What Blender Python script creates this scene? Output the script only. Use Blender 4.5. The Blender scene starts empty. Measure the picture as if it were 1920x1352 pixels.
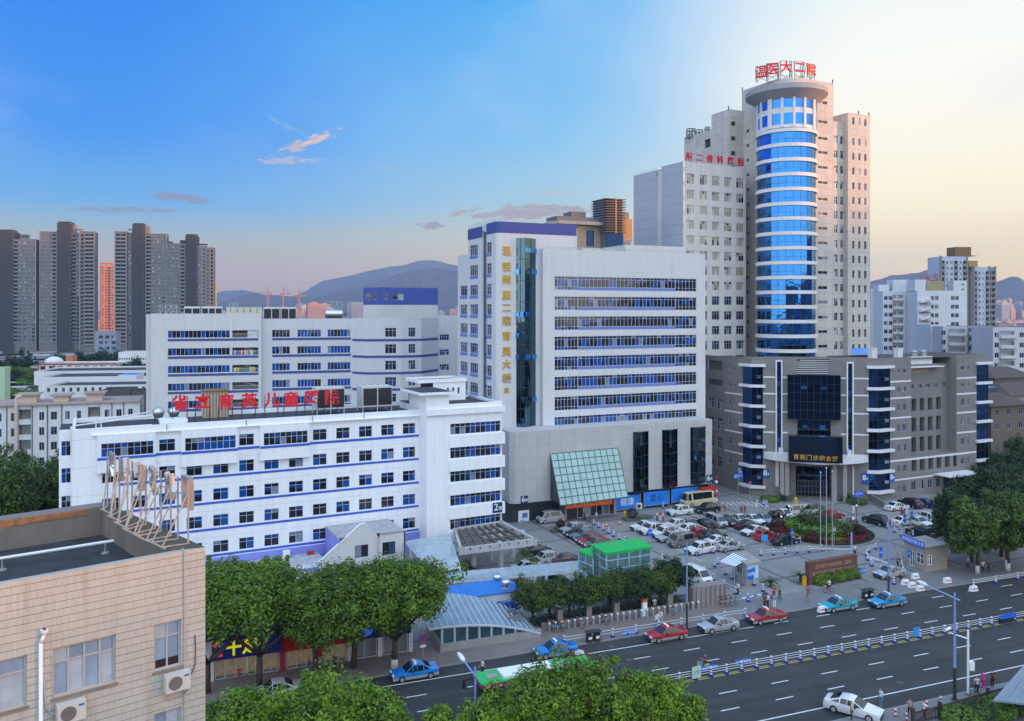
import bpy,bmesh,math,random
from mathutils import Vector,Matrix
R=math.radians
SC=bpy.context.scene
COL=SC.collection
# ------- camera
F,CX,HY,H=1550.0,960.0,583.0,36.0
cam_d=bpy.data.cameras.new("camera")
cam=bpy.data.objects.new("camera",cam_d)
COL.objects.link(cam)
cam.location=(0,0,H)
cam.rotation_euler=(R(90),0,0)
cam_d.sensor_width=36.0
cam_d.lens=36.0*F/1920.0
cam_d.shift_y=-(676.0-HY)/1920.0
cam_d.clip_start=0.5
cam_d.clip_end=40000
SC.camera=cam
SC.view_settings.view_transform='Standard'
SC.view_settings.look='None'
SC.view_settings.exposure=0.42
SC.view_settings.gamma=1.0
SC.cycles.max_bounces=5
SC.cycles.transparent_max_bounces=8
SC.cycles.volume_bounces=0
# ------- sky and sun
SUN_AZ,SUN_EL=-9.0,4.0
def lin(c):
 return tuple(((x/255.0)/12.92 if x/255.0<=0.04045 else((x/255.0+0.055)/1.055)**2.4)for x in c)
class NT:
 0
 def __init__(s,tree):
  s.t=tree;s.n=tree.nodes;s.l=tree.links
 def new(s,typ,**kw):
  nd=s.n.new(typ)
  for k,v in kw.items():
   setattr(nd,k,v)
  return nd
 def set(s,sock,v):
  if isinstance(v,bpy.types.NodeSocket):
   s.l.new(v,sock)
  elif v is not None:
   if sock.type=='RGBA' and len(v)==3:
    v=(*v,1)
   sock.default_value=v
 def math(s,op,a,b=None,c=None,clamp=False):
  nd=s.new('ShaderNodeMath',operation=op,use_clamp=clamp)
  for i,x in enumerate((a,b,c)):
   if x is not None:
    s.set(nd.inputs[i],x)
  return nd.outputs[0]
 def vmath(s,op,a,b=None):
  nd=s.new('ShaderNodeVectorMath',operation=op)
  s.set(nd.inputs[0],a)
  if b is not None:
   s.set(nd.inputs[1],b)
  return nd.outputs['Value']if op in('DOT_PRODUCT','LENGTH')else nd.outputs[0]
 def mix(s,f,a,b,mode='MIX'):
  nd=s.new('ShaderNodeMix',data_type='RGBA',blend_type=mode)
  s.set(nd.inputs[0],f);s.set(nd.inputs[6],a);s.set(nd.inputs[7],b)
  return nd.outputs[2]
 def ramp(s,fac,stops,interp='LINEAR'):
  nd=s.new('ShaderNodeValToRGB')
  nd.color_ramp.interpolation=interp
  el=nd.color_ramp.elements
  while len(el)<len(stops):
   el.new(0.5)
  for e,(p,c)in zip(el,stops):
   e.position=p
   e.color=(*c,1)if len(c)==3 else c
  s.set(nd.inputs[0],fac)
  return nd.outputs[0]
 def noise(s,vec,scale,detail=3,rough=0.55,out=0):
  nd=s.new('ShaderNodeTexNoise')
  s.set(nd.inputs['Vector'],vec)
  nd.inputs['Scale'].default_value=scale
  nd.inputs['Detail'].default_value=detail
  nd.inputs['Roughness'].default_value=rough
  return nd.outputs[out]
 def smooth(s,x,a,b):
  nd=s.new('ShaderNodeMapRange',interpolation_type='SMOOTHSTEP')
  s.set(nd.inputs[0],x)
  nd.inputs[1].default_value=a;nd.inputs[2].default_value=b
  return nd.outputs[0]
world=bpy.data.worlds.new("World")
SC.world=world
world.use_nodes=True
world.cycles.sampling_method='MANUAL'
world.cycles.sample_map_resolution=256
w=NT(world.node_tree)
for nd in list(w.n):
 w.n.remove(nd)
tc=w.new('ShaderNodeTexCoord')
dirn=tc.outputs['Generated']
sep=w.new('ShaderNodeSeparateXYZ');w.l.new(dirn,sep.inputs[0])
dx,dy,dz=sep.outputs
hor=w.math('SQRT',w.math('ADD',w.math('MULTIPLY',dx,dx),w.math('MULTIPLY',dy,dy)))
az=w.math('DIVIDE',dx,w.math('MAXIMUM',hor,0.001))
azs=w.math('ADD',az,w.math('MULTIPLY',w.math('SUBTRACT',w.noise(dirn,2.2,4),0.5),0.30))
L=lin
left=w.ramp(dz,[(0.0,L((208,170,106))),(0.055,L((206,180,124))),(0.085,L((164,188,184))),(0.12,L((84,176,234))),(0.19,L((0,146,244))),(0.36,L((0,126,238))),(0.6,L((70,140,220))),(1.0,L((150,182,220)))])
mid=w.ramp(dz,[(0.0,L((216,186,124))),(0.05,L((234,214,146))),(0.09,L((216,218,180))),(0.13,L((172,214,226))),(0.20,L((136,204,244))),(0.36,L((64,176,246))),(0.6,L((80,150,225))),(1.0,L((150,182,220)))])
right=w.ramp(dz,[(0.0,L((236,196,134))),(0.05,L((253,230,160))),(0.11,L((254,243,204))),(0.18,L((246,242,230))),(0.26,L((238,241,243))),(0.36,L((222,234,245))),(0.6,L((150,185,228))),(1.0,L((150,182,220)))])
sky=w.mix(w.smooth(azs,-0.45,0.06),left,mid)
right=w.mix(1.0,right,(1.26,1.22,1.06,1),'MULTIPLY')
sky=w.mix(w.smooth(azs,0.0,0.44),sky,right)
uv=w.vmath('DIVIDE',dirn,None)
cmb=w.new('ShaderNodeCombineXYZ')
dzc=w.math('MAXIMUM',dz,0.02)
w.set(cmb.inputs[0],w.math('DIVIDE',dx,w.math('ADD',dzc,0.25)))
w.set(cmb.inputs[1],w.math('MULTIPLY',w.math('DIVIDE',dy,w.math('ADD',dzc,0.25)),0.55))
veil=w.smooth(w.noise(cmb.outputs[0],1.7,5,0.55),0.47,0.80)
veil=w.math('MULTIPLY',veil,w.smooth(dz,0.10,0.24))
sky=w.mix(w.math('MULTIPLY',veil,0.36),sky,L((222,234,246)))
def pixdir(u,v):
 d=Vector(((u-CX)/F,1.0,(HY-v)/F));d.normalize();return d
def cloud(sky,u,v,wu,wv,tilt,col,k,seed,lo=0.46,hi=0.62):
 d=pixdir(u,v)
 right_v=Vector((d.y,-d.x,0)).normalized()
 up_v=right_v.cross(d)
 a=w.vmath('DOT_PRODUCT',dirn,tuple(right_v*math.cos(tilt)+up_v*math.sin(tilt)))
 b=w.vmath('DOT_PRODUCT',dirn,tuple(up_v*math.cos(tilt)-right_v*math.sin(tilt)))
 front=w.math('GREATER_THAN',w.vmath('DOT_PRODUCT',dirn,tuple(d)),0.5)
 a=w.math('DIVIDE',a,wu/F);b=w.math('DIVIDE',b,wv/F)
 c=w.new('ShaderNodeCombineXYZ')
 w.set(c.inputs[0],w.math('MULTIPLY',a,wu/max(wv,1)*0.28));w.set(c.inputs[1],b);c.inputs[2].default_value=seed
 nz=w.noise(c.outputs[0],1.5,3,0.6)
 r2=w.math('ADD',w.math('MULTIPLY',a,a),w.math('MULTIPLY',b,b))
 m=w.math('SUBTRACT',w.math('ADD',nz,0.12),w.math('MULTIPLY',r2,0.34))
 m=w.math('MULTIPLY',w.math('MULTIPLY',w.smooth(m,lo,hi),front),k)
 return w.mix(m,sky,col)
sky=cloud(sky,573,268,82,13,R(20),L((208,190,190)),0.85,1.3)
sky=cloud(sky,545,300,80,12,R(4),L((196,192,206)),0.75,4.2)
sky=cloud(sky,605,256,50,12,R(25),L((240,205,185)),0.85,2.9)
sky=cloud(sky,535,235,70,12,R(-24),L((130,184,226)),0.5,6.9)
sky=cloud(sky,340,371,60,9,R(-4),L((128,148,182)),1.0,7.7,.36,.54)
sky=cloud(sky,235,393,110,7,R(2),L((130,150,178)),.95,9.1,.38,.56)
sky=cloud(sky,985,398,165,17,R(2),L((176,168,168)),1.0,3.3,0.36,0.54)
sky=cloud(sky,805,423,30,9,R(0),L((160,156,160)),1.0,8.2,.36,.54)
sky=cloud(sky,1040,362,70,5,R(-3),L((214,190,170)),0.6,2.2)
sky=cloud(sky,735,316,60,4,R(-6),L((188,190,210)),0.5,5.2)
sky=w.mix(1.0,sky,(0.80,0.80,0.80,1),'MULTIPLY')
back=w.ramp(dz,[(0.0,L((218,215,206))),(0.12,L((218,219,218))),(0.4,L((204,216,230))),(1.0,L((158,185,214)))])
back=w.mix(1.0,back,(1.95,1.95,1.95,1),'MULTIPLY')  # sky behind the camera brightened beyond the visible sky to light the facades
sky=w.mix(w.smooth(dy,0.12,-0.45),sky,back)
sky=w.mix(w.smooth(dz,0.40,0.85),sky,w.mix(1.0,sky,(1.7,1.7,1.7,1),'MULTIPLY'))
sky=w.mix(w.smooth(dz,0.0,-0.05),sky,L((110,112,120)))
nish=w.new('ShaderNodeTexSky',sky_type='NISHITA',sun_disc=False)
nish.sun_elevation=R(SUN_EL)
nish.sun_rotation=R(90-SUN_AZ)
bg1=w.new('ShaderNodeBackground');w.set(bg1.inputs[0],nish.outputs[0]);bg1.inputs[1].default_value=0.01
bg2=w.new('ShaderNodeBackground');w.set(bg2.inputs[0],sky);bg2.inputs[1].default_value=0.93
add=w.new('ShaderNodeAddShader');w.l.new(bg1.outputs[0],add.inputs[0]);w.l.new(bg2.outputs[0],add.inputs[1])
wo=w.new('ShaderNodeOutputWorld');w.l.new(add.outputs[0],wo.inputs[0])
sun_d=bpy.data.lights.new("sun",'SUN')
sun_d.energy=5.0
sun_d.angle=R(0.45)
sun_d.color=(1.0,0.39,0.11)
sun=bpy.data.objects.new("sun",sun_d)
COL.objects.link(sun)
sun_dir=Vector((math.cos(R(SUN_AZ))*math.cos(R(SUN_EL)),math.sin(R(SUN_AZ))*math.cos(R(SUN_EL)),math.sin(R(SUN_EL))))
sun.rotation_euler=sun_dir.to_track_quat('Z','Y').to_euler()
# ------- helpers
RNG=random.Random(7)
def ground(u,v,z=0.0):
 Y=F*(H-z)/(v-HY);return Vector(((u-CX)/F*Y,Y,z))
def at(u,v,Y):
 return Vector(((u-CX)/F*Y,Y,H+(HY-v)/F*Y))
class Fr:
 0
 def __init__(s,o,ang):
  s.o=Vector((o[0],o[1],0));s.ang=ang
  s.d=Vector((math.cos(ang),math.sin(ang),0));s.n=Vector((math.sin(ang),-math.cos(ang),0))
 def hit(s,u,v=HY,t=0.0):
  k=(u-CX)/F
  Y=(t+s.o.x*s.n.x+s.o.y*s.n.y)/(k*s.n.x+s.n.y)
  return(k*Y-s.o.x)*s.d.x+(Y-s.o.y)*s.d.y,H+(HY-v)/F*Y
 def s(s,u,t=0.0):
  return s.hit(u,HY,t)[0]
 def z(s,u,v,t=0.0):
  return s.hit(u,v,t)[1]
 def pt(s,a,z,t=0.0):
  p=s.o+s.d*a+s.n*t;return Vector((p.x,p.y,z))
 def sub(s,a,t,dang):
  p=s.o+s.d*a+s.n*t;return Fr((p.x,p.y),s.ang+dang)
WORLD=Fr((0,0),0)
class MB:
 def __init__(s):
  s.v=[];s.f=[];s.m=[];s.uv={}
  s.mats=[]
 def mi(s,m):
  if m not in s.mats:
   s.mats.append(m)
  return s.mats.index(m)
 def face(s,pts,m,uv=None):
  b=len(s.v);s.v.extend(Vector(p)for p in pts)
  s.f.append(tuple(range(b,b+len(pts))));s.m.append(s.mi(m))
  if uv:
   s.uv[len(s.f)-1]=uv
 def hexa(s,c,m):
  0
  b=len(s.v);s.v.extend(Vector(p)for p in c);k=s.mi(m)
  for q in((3,2,1,0),(4,5,6,7),(0,1,5,4),(1,2,6,5),(2,3,7,6),(3,0,4,7)):
   s.f.append(tuple(b+i for i in q));s.m.append(k)
 def box(s,fr,a0,a1,z0,z1,t0,t1,m):
  0
  c=[fr.pt(a,z,t)for z in(z0,z1)for a,t in((a0,t1),(a1,t1),(a1,t0),(a0,t0))]
  s.hexa(c,m)
 def prism(s,poly,z0,z1,m,mtop=None):
  0
  n=len(poly);b=len(s.v)
  s.v.extend(Vector((p[0],p[1],z0))for p in poly);s.v.extend(Vector((p[0],p[1],z1))for p in poly)
  k=s.mi(m);kt=s.mi(mtop)if mtop else k
  for i in range(n):
   j=(i+1)%n
   s.f.append((b+i,b+j,b+n+j,b+n+i));s.m.append(k)
  s.f.append(tuple(b+n+i for i in range(n)));s.m.append(kt)
  s.f.append(tuple(b+n-1-i for i in range(n)));s.m.append(k)
 def tube(s,p0,p1,r0,m,r1=None,n=6,caps=True):
  p0=Vector(p0);p1=Vector(p1);r1=r0 if r1 is None else r1
  d=(p1-p0)
  if d.length<1e-6:return
  d.normalize()
  x=d.orthogonal().normalized();y=d.cross(x)
  b=len(s.v);k=s.mi(m)
  for p,r in((p0,r0),(p1,r1)):
   for i in range(n):
    a=2*math.pi*i/n
    s.v.append(p+x*(r*math.cos(a))+y*(r*math.sin(a)))
  for i in range(n):
   j=(i+1)%n
   s.f.append((b+i,b+j,b+n+j,b+n+i));s.m.append(k)
  if caps:
   s.f.append(tuple(b+n-1-i for i in range(n)));s.m.append(k)
   s.f.append(tuple(b+n+i for i in range(n)));s.m.append(k)
 def bar(s,p0,p1,wd,m):
  s.tube(p0,p1,wd*0.7071,m,n=4)
 def lathe(s,c,prof,m,n=12,mf=None):
  0
  b=len(s.v);c=Vector(c)
  for r,z in prof:
   for i in range(n):
    a=2*math.pi*i/n
    s.v.append(c+Vector((r*math.cos(a),r*math.sin(a),z)))
  for q in range(len(prof)-1):
   k=s.mi(m[q]if isinstance(m,(list,tuple))else m)
   for i in range(n):
    j=(i+1)%n
    s.f.append((b+q*n+i,b+q*n+j,b+(q+1)*n+j,b+(q+1)*n+i));s.m.append(k)
  k=s.mi(m[-1]if isinstance(m,(list,tuple))else m)
  s.f.append(tuple(b+(len(prof)-1)*n+i for i in range(n)));s.m.append(k)
  s.f.append(tuple(b+n-1-i for i in range(n)));s.m.append(k)
 def mesh(s,name,inv=None,smooth=False):
  me=bpy.data.meshes.new(name)
  vs=[inv@p for p in s.v]if inv is not None else s.v
  me.from_pydata([tuple(p)for p in vs],[],s.f)
  for m in s.mats:
   me.materials.append(m)
  me.polygons.foreach_set('material_index',s.m)
  if s.uv:
   ul=me.uv_layers.new(name='cells')
   for fi,uvs in s.uv.items():
    for li,q in zip(me.polygons[fi].loop_indices,uvs):
     ul.data[li].uv=q
  if smooth:
   me.polygons.foreach_set('use_smooth',[True]*len(me.polygons))
  me.update()
  return me
 def build(s,name,parent=None,label=None,smooth=False):
  if not s.f:
   return None
  if parent is not None:
   inv=Matrix.Rotation(-parent_rot(parent),4,'Z')@Matrix.Translation(-parent_loc(parent))
  else:
   inv=None
  o=bpy.data.objects.new(name,s.mesh(name,inv,smooth))
  COL.objects.link(o)
  if parent is not None:
   o.parent=parent
  if label:
   o['label']=label
  return o
ROOTLOC={}
def parent_loc(o):
 loc=Vector(o.location)
 p=o.parent
 if p is not None:
  loc=parent_loc(p)+Matrix.Rotation(p.rotation_euler.z,4,'Z')@loc
 return loc
def tag(o,label,cat,group=None,kind=None):
 if label:o['label']=label
 if cat:o['category']=cat
 if group:o['group']=group
 if kind:o['kind']=kind
 return o
def thing(name,label,cat,loc,rot=0.0,group=None):
 o=bpy.data.objects.new(name,None)
 COL.objects.link(o)
 o.empty_display_size=0.5
 o.location=loc;o.rotation_euler=(0,0,rot)
 return tag(o,label,cat,group)
def struct(o):
 o['kind']='structure';return o
def link(name,me,parent=None,loc=(0,0,0),rz=0.0,color=None):
 o=bpy.data.objects.new(name,me)
 COL.objects.link(o)
 o.location=loc;o.rotation_euler=(0,0,rz)
 if parent is not None:
  o.parent=parent
 if color:
  o.color=(*color,1)if len(color)==3 else color
 return o
def copy_tree(o,parent=None):
 c=o.copy();COL.objects.link(c)
 c.parent=parent
 for ch in list(o.children):
  copy_tree(ch,c)
 return c
# ------- materials
MATS={}
def base_mat(name):
 m=bpy.data.materials.new(name);m.use_nodes=True
 t=NT(m.node_tree)
 b=m.node_tree.nodes['Principled BSDF']
 return m,t,b
def rgb(c):
 return(*c,1.0)if len(c)==3 else c
def plain(name,col,rough=0.6,metal=0.0,spec=0.4,var=0.12,scale=1.5,emit=0.0):
 0
 if name in MATS:return MATS[name]
 m,t,b=base_mat(name)
 tcn=t.new('ShaderNodeTexCoord')
 n=t.noise(tcn.outputs['Object'],scale,4)
 k=t.math('ADD',t.math('MULTIPLY',t.math('SUBTRACT',n,0.5),var*2),1.0)
 c=t.new('ShaderNodeVectorMath',operation='SCALE');t.set(c.inputs[0],col[:3]);t.set(c.inputs[3],k)
 t.set(b.inputs['Base Color'],c.outputs[0])
 b.inputs['Roughness'].default_value=rough;b.inputs['Metallic'].default_value=metal
 b.inputs['Specular IOR Level'].default_value=spec
 if emit:
  t.set(b.inputs['Emission Color'],rgb(col));b.inputs['Emission Strength'].default_value=emit
 MATS[name]=m
 return m
def wall_coords(t):
 0
 tcn=t.new('ShaderNodeTexCoord')
 p=t.new('ShaderNodeSeparateXYZ');t.l.new(tcn.outputs['Object'],p.inputs[0])
 n=t.new('ShaderNodeSeparateXYZ');t.l.new(tcn.outputs['Normal'],n.inputs[0])
 s=t.math('SUBTRACT',t.math('MULTIPLY',p.outputs[1],n.outputs[0]),t.math('MULTIPLY',p.outputs[0],n.outputs[1]))
 return s,p.outputs[2],tcn.outputs['Object'],n.outputs[2]
def joint(t,x,step,width,off=0.0):
 0
 f=t.math('FRACT',t.math('ADD',t.math('DIVIDE',x,step),off+100.0))
 return t.math('LESS_THAN',f,width/step)
def wallmat(name,col,jw=0,jh=0,jcol=(0.2,0.2,0.2),wide=0.03,strength=0.6,stain=0.14,streak=0.12,rough=0.7,panel=0.05,spec=0.3,off=0.0):
 if name in MATS:return MATS[name]
 m,t,b=base_mat(name)
 s,z,vec,nz=wall_coords(t)
 n1=t.noise(vec,0.16,5,0.6)
 cmb=t.new('ShaderNodeCombineXYZ');t.set(cmb.inputs[0],s);t.set(cmb.inputs[1],t.math('MULTIPLY',z,0.06))
 n2=t.noise(cmb.outputs[0],1.6,4,0.6)
 n3=t.noise(vec,2.3,3)
 k=t.math('ADD',1.0,t.math('ADD',t.math('MULTIPLY',t.math('SUBTRACT',n1,0.5),stain*2),t.math('MULTIPLY',t.math('SUBTRACT',n2,0.5),streak*2)))
 k=t.math('ADD',k,t.math('MULTIPLY',t.math('SUBTRACT',n3,0.5),0.10))
 if jw and jh and panel:
  cell=t.new('ShaderNodeCombineXYZ')
  t.set(cell.inputs[0],t.math('FLOOR',t.math('ADD',t.math('DIVIDE',s,jw),100.0)))
  t.set(cell.inputs[1],t.math('FLOOR',t.math('ADD',t.math('DIVIDE',z,jh),100.0+off)))
  wn=t.new('ShaderNodeTexWhiteNoise',noise_dimensions='2D');t.set(wn.inputs['Vector'],cell.outputs[0])
  k=t.math('ADD',k,t.math('MULTIPLY',t.math('SUBTRACT',wn.outputs['Value'],0.5),panel*2))
 c=t.new('ShaderNodeVectorMath',operation='SCALE');t.set(c.inputs[0],col[:3]);t.set(c.inputs[3],k)
 c=c.outputs[0]
 msk=None
 if jh:msk=joint(t,z,jh,wide,off)
 if jw:
  j2=joint(t,s,jw,wide)
  msk=t.math('MAXIMUM',msk,j2)if msk is not None else j2
 if msk is not None:
  up=t.math('LESS_THAN',t.math('ABSOLUTE',nz),0.5)
  c=t.mix(t.math('MULTIPLY',t.math('MULTIPLY',msk,up),strength),c,rgb(jcol))
 t.set(b.inputs['Base Color'],c)
 b.inputs['Roughness'].default_value=rough;b.inputs['Specular IOR Level'].default_value=spec
 MATS[name]=m
 return m
def glassmat(name,dark,blue,pale,f_blue=0.4,f_pale=0.12,rough=0.06,metal=0.0,spec=0.8,blind=0.5):
 0
 if name in MATS:return MATS[name]
 m,t,b=base_mat(name)
 uvn=t.new('ShaderNodeUVMap');uvn.uv_map='cells'
 p=t.new('ShaderNodeSeparateXYZ');t.l.new(uvn.outputs[0],p.inputs[0])
 oi=t.new('ShaderNodeObjectInfo')
 cell=t.new('ShaderNodeCombineXYZ')
 t.set(cell.inputs[0],t.math('FLOOR',p.outputs[0]))
 t.set(cell.inputs[1],t.math('MULTIPLY',oi.outputs['Random'],91.7))
 wn=t.new('ShaderNodeTexWhiteNoise',noise_dimensions='2D');t.set(wn.inputs['Vector'],cell.outputs[0])
 wc=t.new('ShaderNodeSeparateColor');t.l.new(wn.outputs['Color'],wc.inputs[0])
 wv=t.math('ADD',t.math('MULTIPLY',wc.outputs[0],0.65),t.math('MULTIPLY',oi.outputs['Random'],0.35))
 isblue=t.math('LESS_THAN',wv,f_blue)
 ispale=t.math('GREATER_THAN',wc.outputs[1],1.0-f_pale)
 bl=t.math('GREATER_THAN',t.math('FRACT',p.outputs[1]),t.math('ADD',0.25,wc.outputs[2]))
 hasbl=t.math('MULTIPLY',bl,t.math('LESS_THAN',wc.outputs[1],blind))
 c=t.mix(isblue,rgb(dark),rgb(blue))
 c=t.mix(t.math('MULTIPLY',hasbl,0.8),c,rgb(blue))
 c=t.mix(ispale,c,rgb(pale))
 tcn=t.new('ShaderNodeTexCoord')
 nz=t.noise(tcn.outputs['Object'],1.3,3)
 sc=t.new('ShaderNodeVectorMath',operation='SCALE');t.set(sc.inputs[0],c);t.set(sc.inputs[3],t.math('ADD',0.6,t.math('MULTIPLY',nz,0.8)))
 t.set(b.inputs['Base Color'],sc.outputs[0])
 b.inputs['Roughness'].default_value=rough;b.inputs['Metallic'].default_value=metal
 b.inputs['Specular IOR Level'].default_value=spec
 bp=t.new('ShaderNodeBump');bp.inputs['Strength'].default_value=0.04;bp.inputs['Distance'].default_value=0.4
 t.set(bp.inputs['Height'],t.noise(tcn.outputs['Object'],0.7,2));t.l.new(bp.outputs[0],b.inputs['Normal'])
 MATS[name]=m
 return m
def mirror(name,col,rough=0.04,metal=1.0,wav=0.05,grid=None):
 0
 if name in MATS:return MATS[name]
 m,t,b=base_mat(name)
 tcn=t.new('ShaderNodeTexCoord')
 nz=t.noise(tcn.outputs['Object'],0.45,2)
 n2=t.noise(tcn.outputs['Object'],0.9,2)
 sc=t.new('ShaderNodeVectorMath',operation='SCALE');t.set(sc.inputs[0],col[:3]);t.set(sc.inputs[3],t.math('ADD',0.75,t.math('MULTIPLY',n2,0.5)))
 t.set(b.inputs['Base Color'],sc.outputs[0])
 b.inputs['Roughness'].default_value=rough;b.inputs['Metallic'].default_value=metal
 bp=t.new('ShaderNodeBump');bp.inputs['Strength'].default_value=wav;bp.inputs['Distance'].default_value=0.5
 t.set(bp.inputs['Height'],nz);t.l.new(bp.outputs[0],b.inputs['Normal'])
 MATS[name]=m
 return m
def clear_glass(name,col,alpha=0.45,rough=0.08):
 if name in MATS:return MATS[name]
 m,t,b=base_mat(name)
 tcn=t.new('ShaderNodeTexCoord')
 n=t.noise(tcn.outputs['Object'],0.5,4,0.6)
 sc=t.new('ShaderNodeVectorMath',operation='SCALE');t.set(sc.inputs[0],col[:3]);t.set(sc.inputs[3],t.math('ADD',0.55,t.math('MULTIPLY',n,0.9)))
 t.set(b.inputs['Base Color'],sc.outputs[0])
 b.inputs['Alpha'].default_value=alpha
 b.inputs['Roughness'].default_value=rough;b.inputs['Specular IOR Level'].default_value=0.7
 MATS[name]=m
 return m
def tinted(name,rough=0.35,metal=0.0,coat=0.0,spec=0.5):
 0
 if name in MATS:return MATS[name]
 m,t,b=base_mat(name)
 oi=t.new('ShaderNodeObjectInfo');tcn=t.new('ShaderNodeTexCoord')
 n=t.noise(tcn.outputs['Object'],3.0,3)
 sc=t.new('ShaderNodeVectorMath',operation='SCALE');t.set(sc.inputs[0],oi.outputs['Color']);t.set(sc.inputs[3],t.math('ADD',0.9,t.math('MULTIPLY',n,0.2)))
 t.set(b.inputs['Base Color'],sc.outputs[0])
 b.inputs['Roughness'].default_value=rough;b.inputs['Metallic'].default_value=metal
 b.inputs['Specular IOR Level'].default_value=spec;b.inputs['Coat Weight'].default_value=coat
 MATS[name]=m
 return m
def leafmat(name,lo,hi,tip=None):
 if name in MATS:return MATS[name]
 m,t,b=base_mat(name)
 g=t.new('ShaderNodeNewGeometry');oi=t.new('ShaderNodeObjectInfo');tcn=t.new('ShaderNodeTexCoord')
 n=t.noise(tcn.outputs['Object'],0.8,3)
 f=t.math('ADD',t.math('MULTIPLY',g.outputs['Random Per Island'],0.5),t.math('MULTIPLY',t.math('SUBTRACT',n,0.36),1.7))
 c=t.mix(t.math('MULTIPLY',f,1.0,clamp=True),rgb(lo),rgb(hi))
 k=t.new('ShaderNodeVectorMath',operation='SCALE');t.set(k.inputs[0],c);t.set(k.inputs[3],t.math('ADD',0.82,t.math('MULTIPLY',oi.outputs['Random'],0.36)))
 t.set(b.inputs['Base Color'],k.outputs[0])
 b.inputs['Roughness'].default_value=0.5;b.inputs['Specular IOR Level'].default_value=0.35
 tr=t.new('ShaderNodeBsdfTranslucent');t.set(tr.inputs[0],k.outputs[0])
 mx=t.new('ShaderNodeMixShader');mx.inputs[0].default_value=0.22
 out=[x for x in t.n if x.type=='OUTPUT_MATERIAL'][0]
 t.l.new(b.outputs[0],mx.inputs[1]);t.l.new(tr.outputs[0],mx.inputs[2]);t.l.new(mx.outputs[0],out.inputs[0])
 MATS[name]=m
 return m
WHITE=plain('white_paint',(0.78,0.79,0.80),0.5)
ALU=plain('aluminium',(0.62,0.63,0.66),0.4,0.3)
STEEL=plain('galvanised_steel',(0.42,0.44,0.47),0.45,0.5)
DARKSTEEL=plain('dark_steel',(0.05,0.055,0.06),0.5,0.3)
BLACK=plain('black_rubber',(0.012,0.012,0.014),0.7)
RED=plain('red_letters',(0.72,0.015,0.03),0.4,0,0.4,0.05)
GOLD=plain('gold_letters',(0.62,0.36,0.05),0.35,0.5,0.5,0.1)
BLUEBAND=plain('blue_band',(0.05,0.10,0.42),0.6)
SIGNBLUE=plain('sign_blue',(0.01,0.10,0.48),0.45)
NAVY=plain('sign_navy',(0.01,0.035,0.12),0.45)
SIGNWHITE=plain('sign_white',(0.8,0.82,0.85),0.5,var=0.02)
ROOFDARK=plain('roof_felt',(0.045,0.045,0.05),0.85,var=0.4,scale=0.35)
CONC=plain('concrete',(0.30,0.29,0.28),0.85,var=0.3,scale=0.8)
TRUNK=plain('bark',(0.075,0.055,0.04),0.9,var=0.4,scale=3)
LIME=plain('trunk_limewash',(0.55,0.55,0.54),0.9,var=0.2,scale=4)
# ------- facade pieces
def facade(mb,fc,s0,s1,z0,z1,ops,m,rec=0.2,t=0.0,mr=None):
 0
 eps=1e-4
 xs=sorted({round(x,4)for x in[s0,s1]+[q for o in ops for q in o[:2]]if s0-eps<=x<=s1+eps})
 zs=sorted({round(x,4)for x in[z0,z1]+[q for o in ops for q in o[2:4]]if z0-eps<=x<=z1+eps})
 for i in range(len(xs)-1):
  run=None
  xm=(xs[i]+xs[i+1])/2
  col=[o for o in ops if o[0]<xm<o[1]]
  for j in range(len(zs)-1):
   zm=(zs[j]+zs[j+1])/2
   hole=any(o[2]<zm<o[3]for o in col)
   if not hole:
    run=zs[j]if run is None else run
   if(hole or j==len(zs)-2)and run is not None:
    top=zs[j]if hole else zs[j+1]
    mb.face([fc.pt(xs[i],run,t),fc.pt(xs[i+1],run,t),fc.pt(xs[i+1],top,t),fc.pt(xs[i],top,t)],m)
    run=None
 mr=mr or m
 for a,b,c,d in ops:
  p=[(a,c),(b,c),(b,d),(a,d)]
  for i in range(4):
   (x0,q0),(x1,q1)=p[i],p[(i+1)%4]
   mb.face([fc.pt(x0,q0,t),fc.pt(x0,q0,t-rec),fc.pt(x1,q1,t-rec),fc.pt(x1,q1,t)],mr)
WCACHE={}
def win_meshes(wd,ht,nx,tr,glass,frame,fw,low):
 key=(round(wd,2),round(ht,2),nx,tr,glass.name,frame.name,fw,low)
 if key in WCACHE:return WCACHE[key]
 fb=MB();o=WORLD;dp=0.07
 def bx(a0,a1,z0,z1,t1=dp):
  fb.box(o,a0,a1,z0,z1,0.0,t1,frame)
 bx(0,wd,0,fw);bx(0,wd,ht-fw,ht);bx(0,fw,fw,ht-fw);bx(wd-fw,wd,fw,ht-fw)
 for i in range(1,nx):
  x=wd*i/nx;bx(x-fw*0.45,x+fw*0.45,fw,ht-fw,dp*0.9)
 if tr:bx(fw,wd-fw,ht*tr-fw*0.4,ht*tr+fw*0.4,dp*0.8)
 if low:bx(fw,wd-fw,ht*low-fw*0.4,ht*low+fw*0.4,dp*0.8)
 pb=MB()
 cuts=[0.0]+([low]if low else[])+([tr]if tr else[])+[1.0]
 for j in range(len(cuts)-1):
  c,d=cuts[j]*ht,cuts[j+1]*ht
  o0=40*j
  pb.face([(0.01,-0.02,c+0.005),(wd-0.01,-0.02,c+0.005),(wd-0.01,-0.02,d-0.005),(0.01,-0.02,d-0.005)],glass,[(o0+0.001,0.01),(o0+nx-0.001,0.01),(o0+nx-0.001,0.99),(o0+0.001,0.99)])
 WCACHE[key]=(fb.mesh('window'),pb.mesh('pane'))
 return WCACHE[key]
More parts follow.
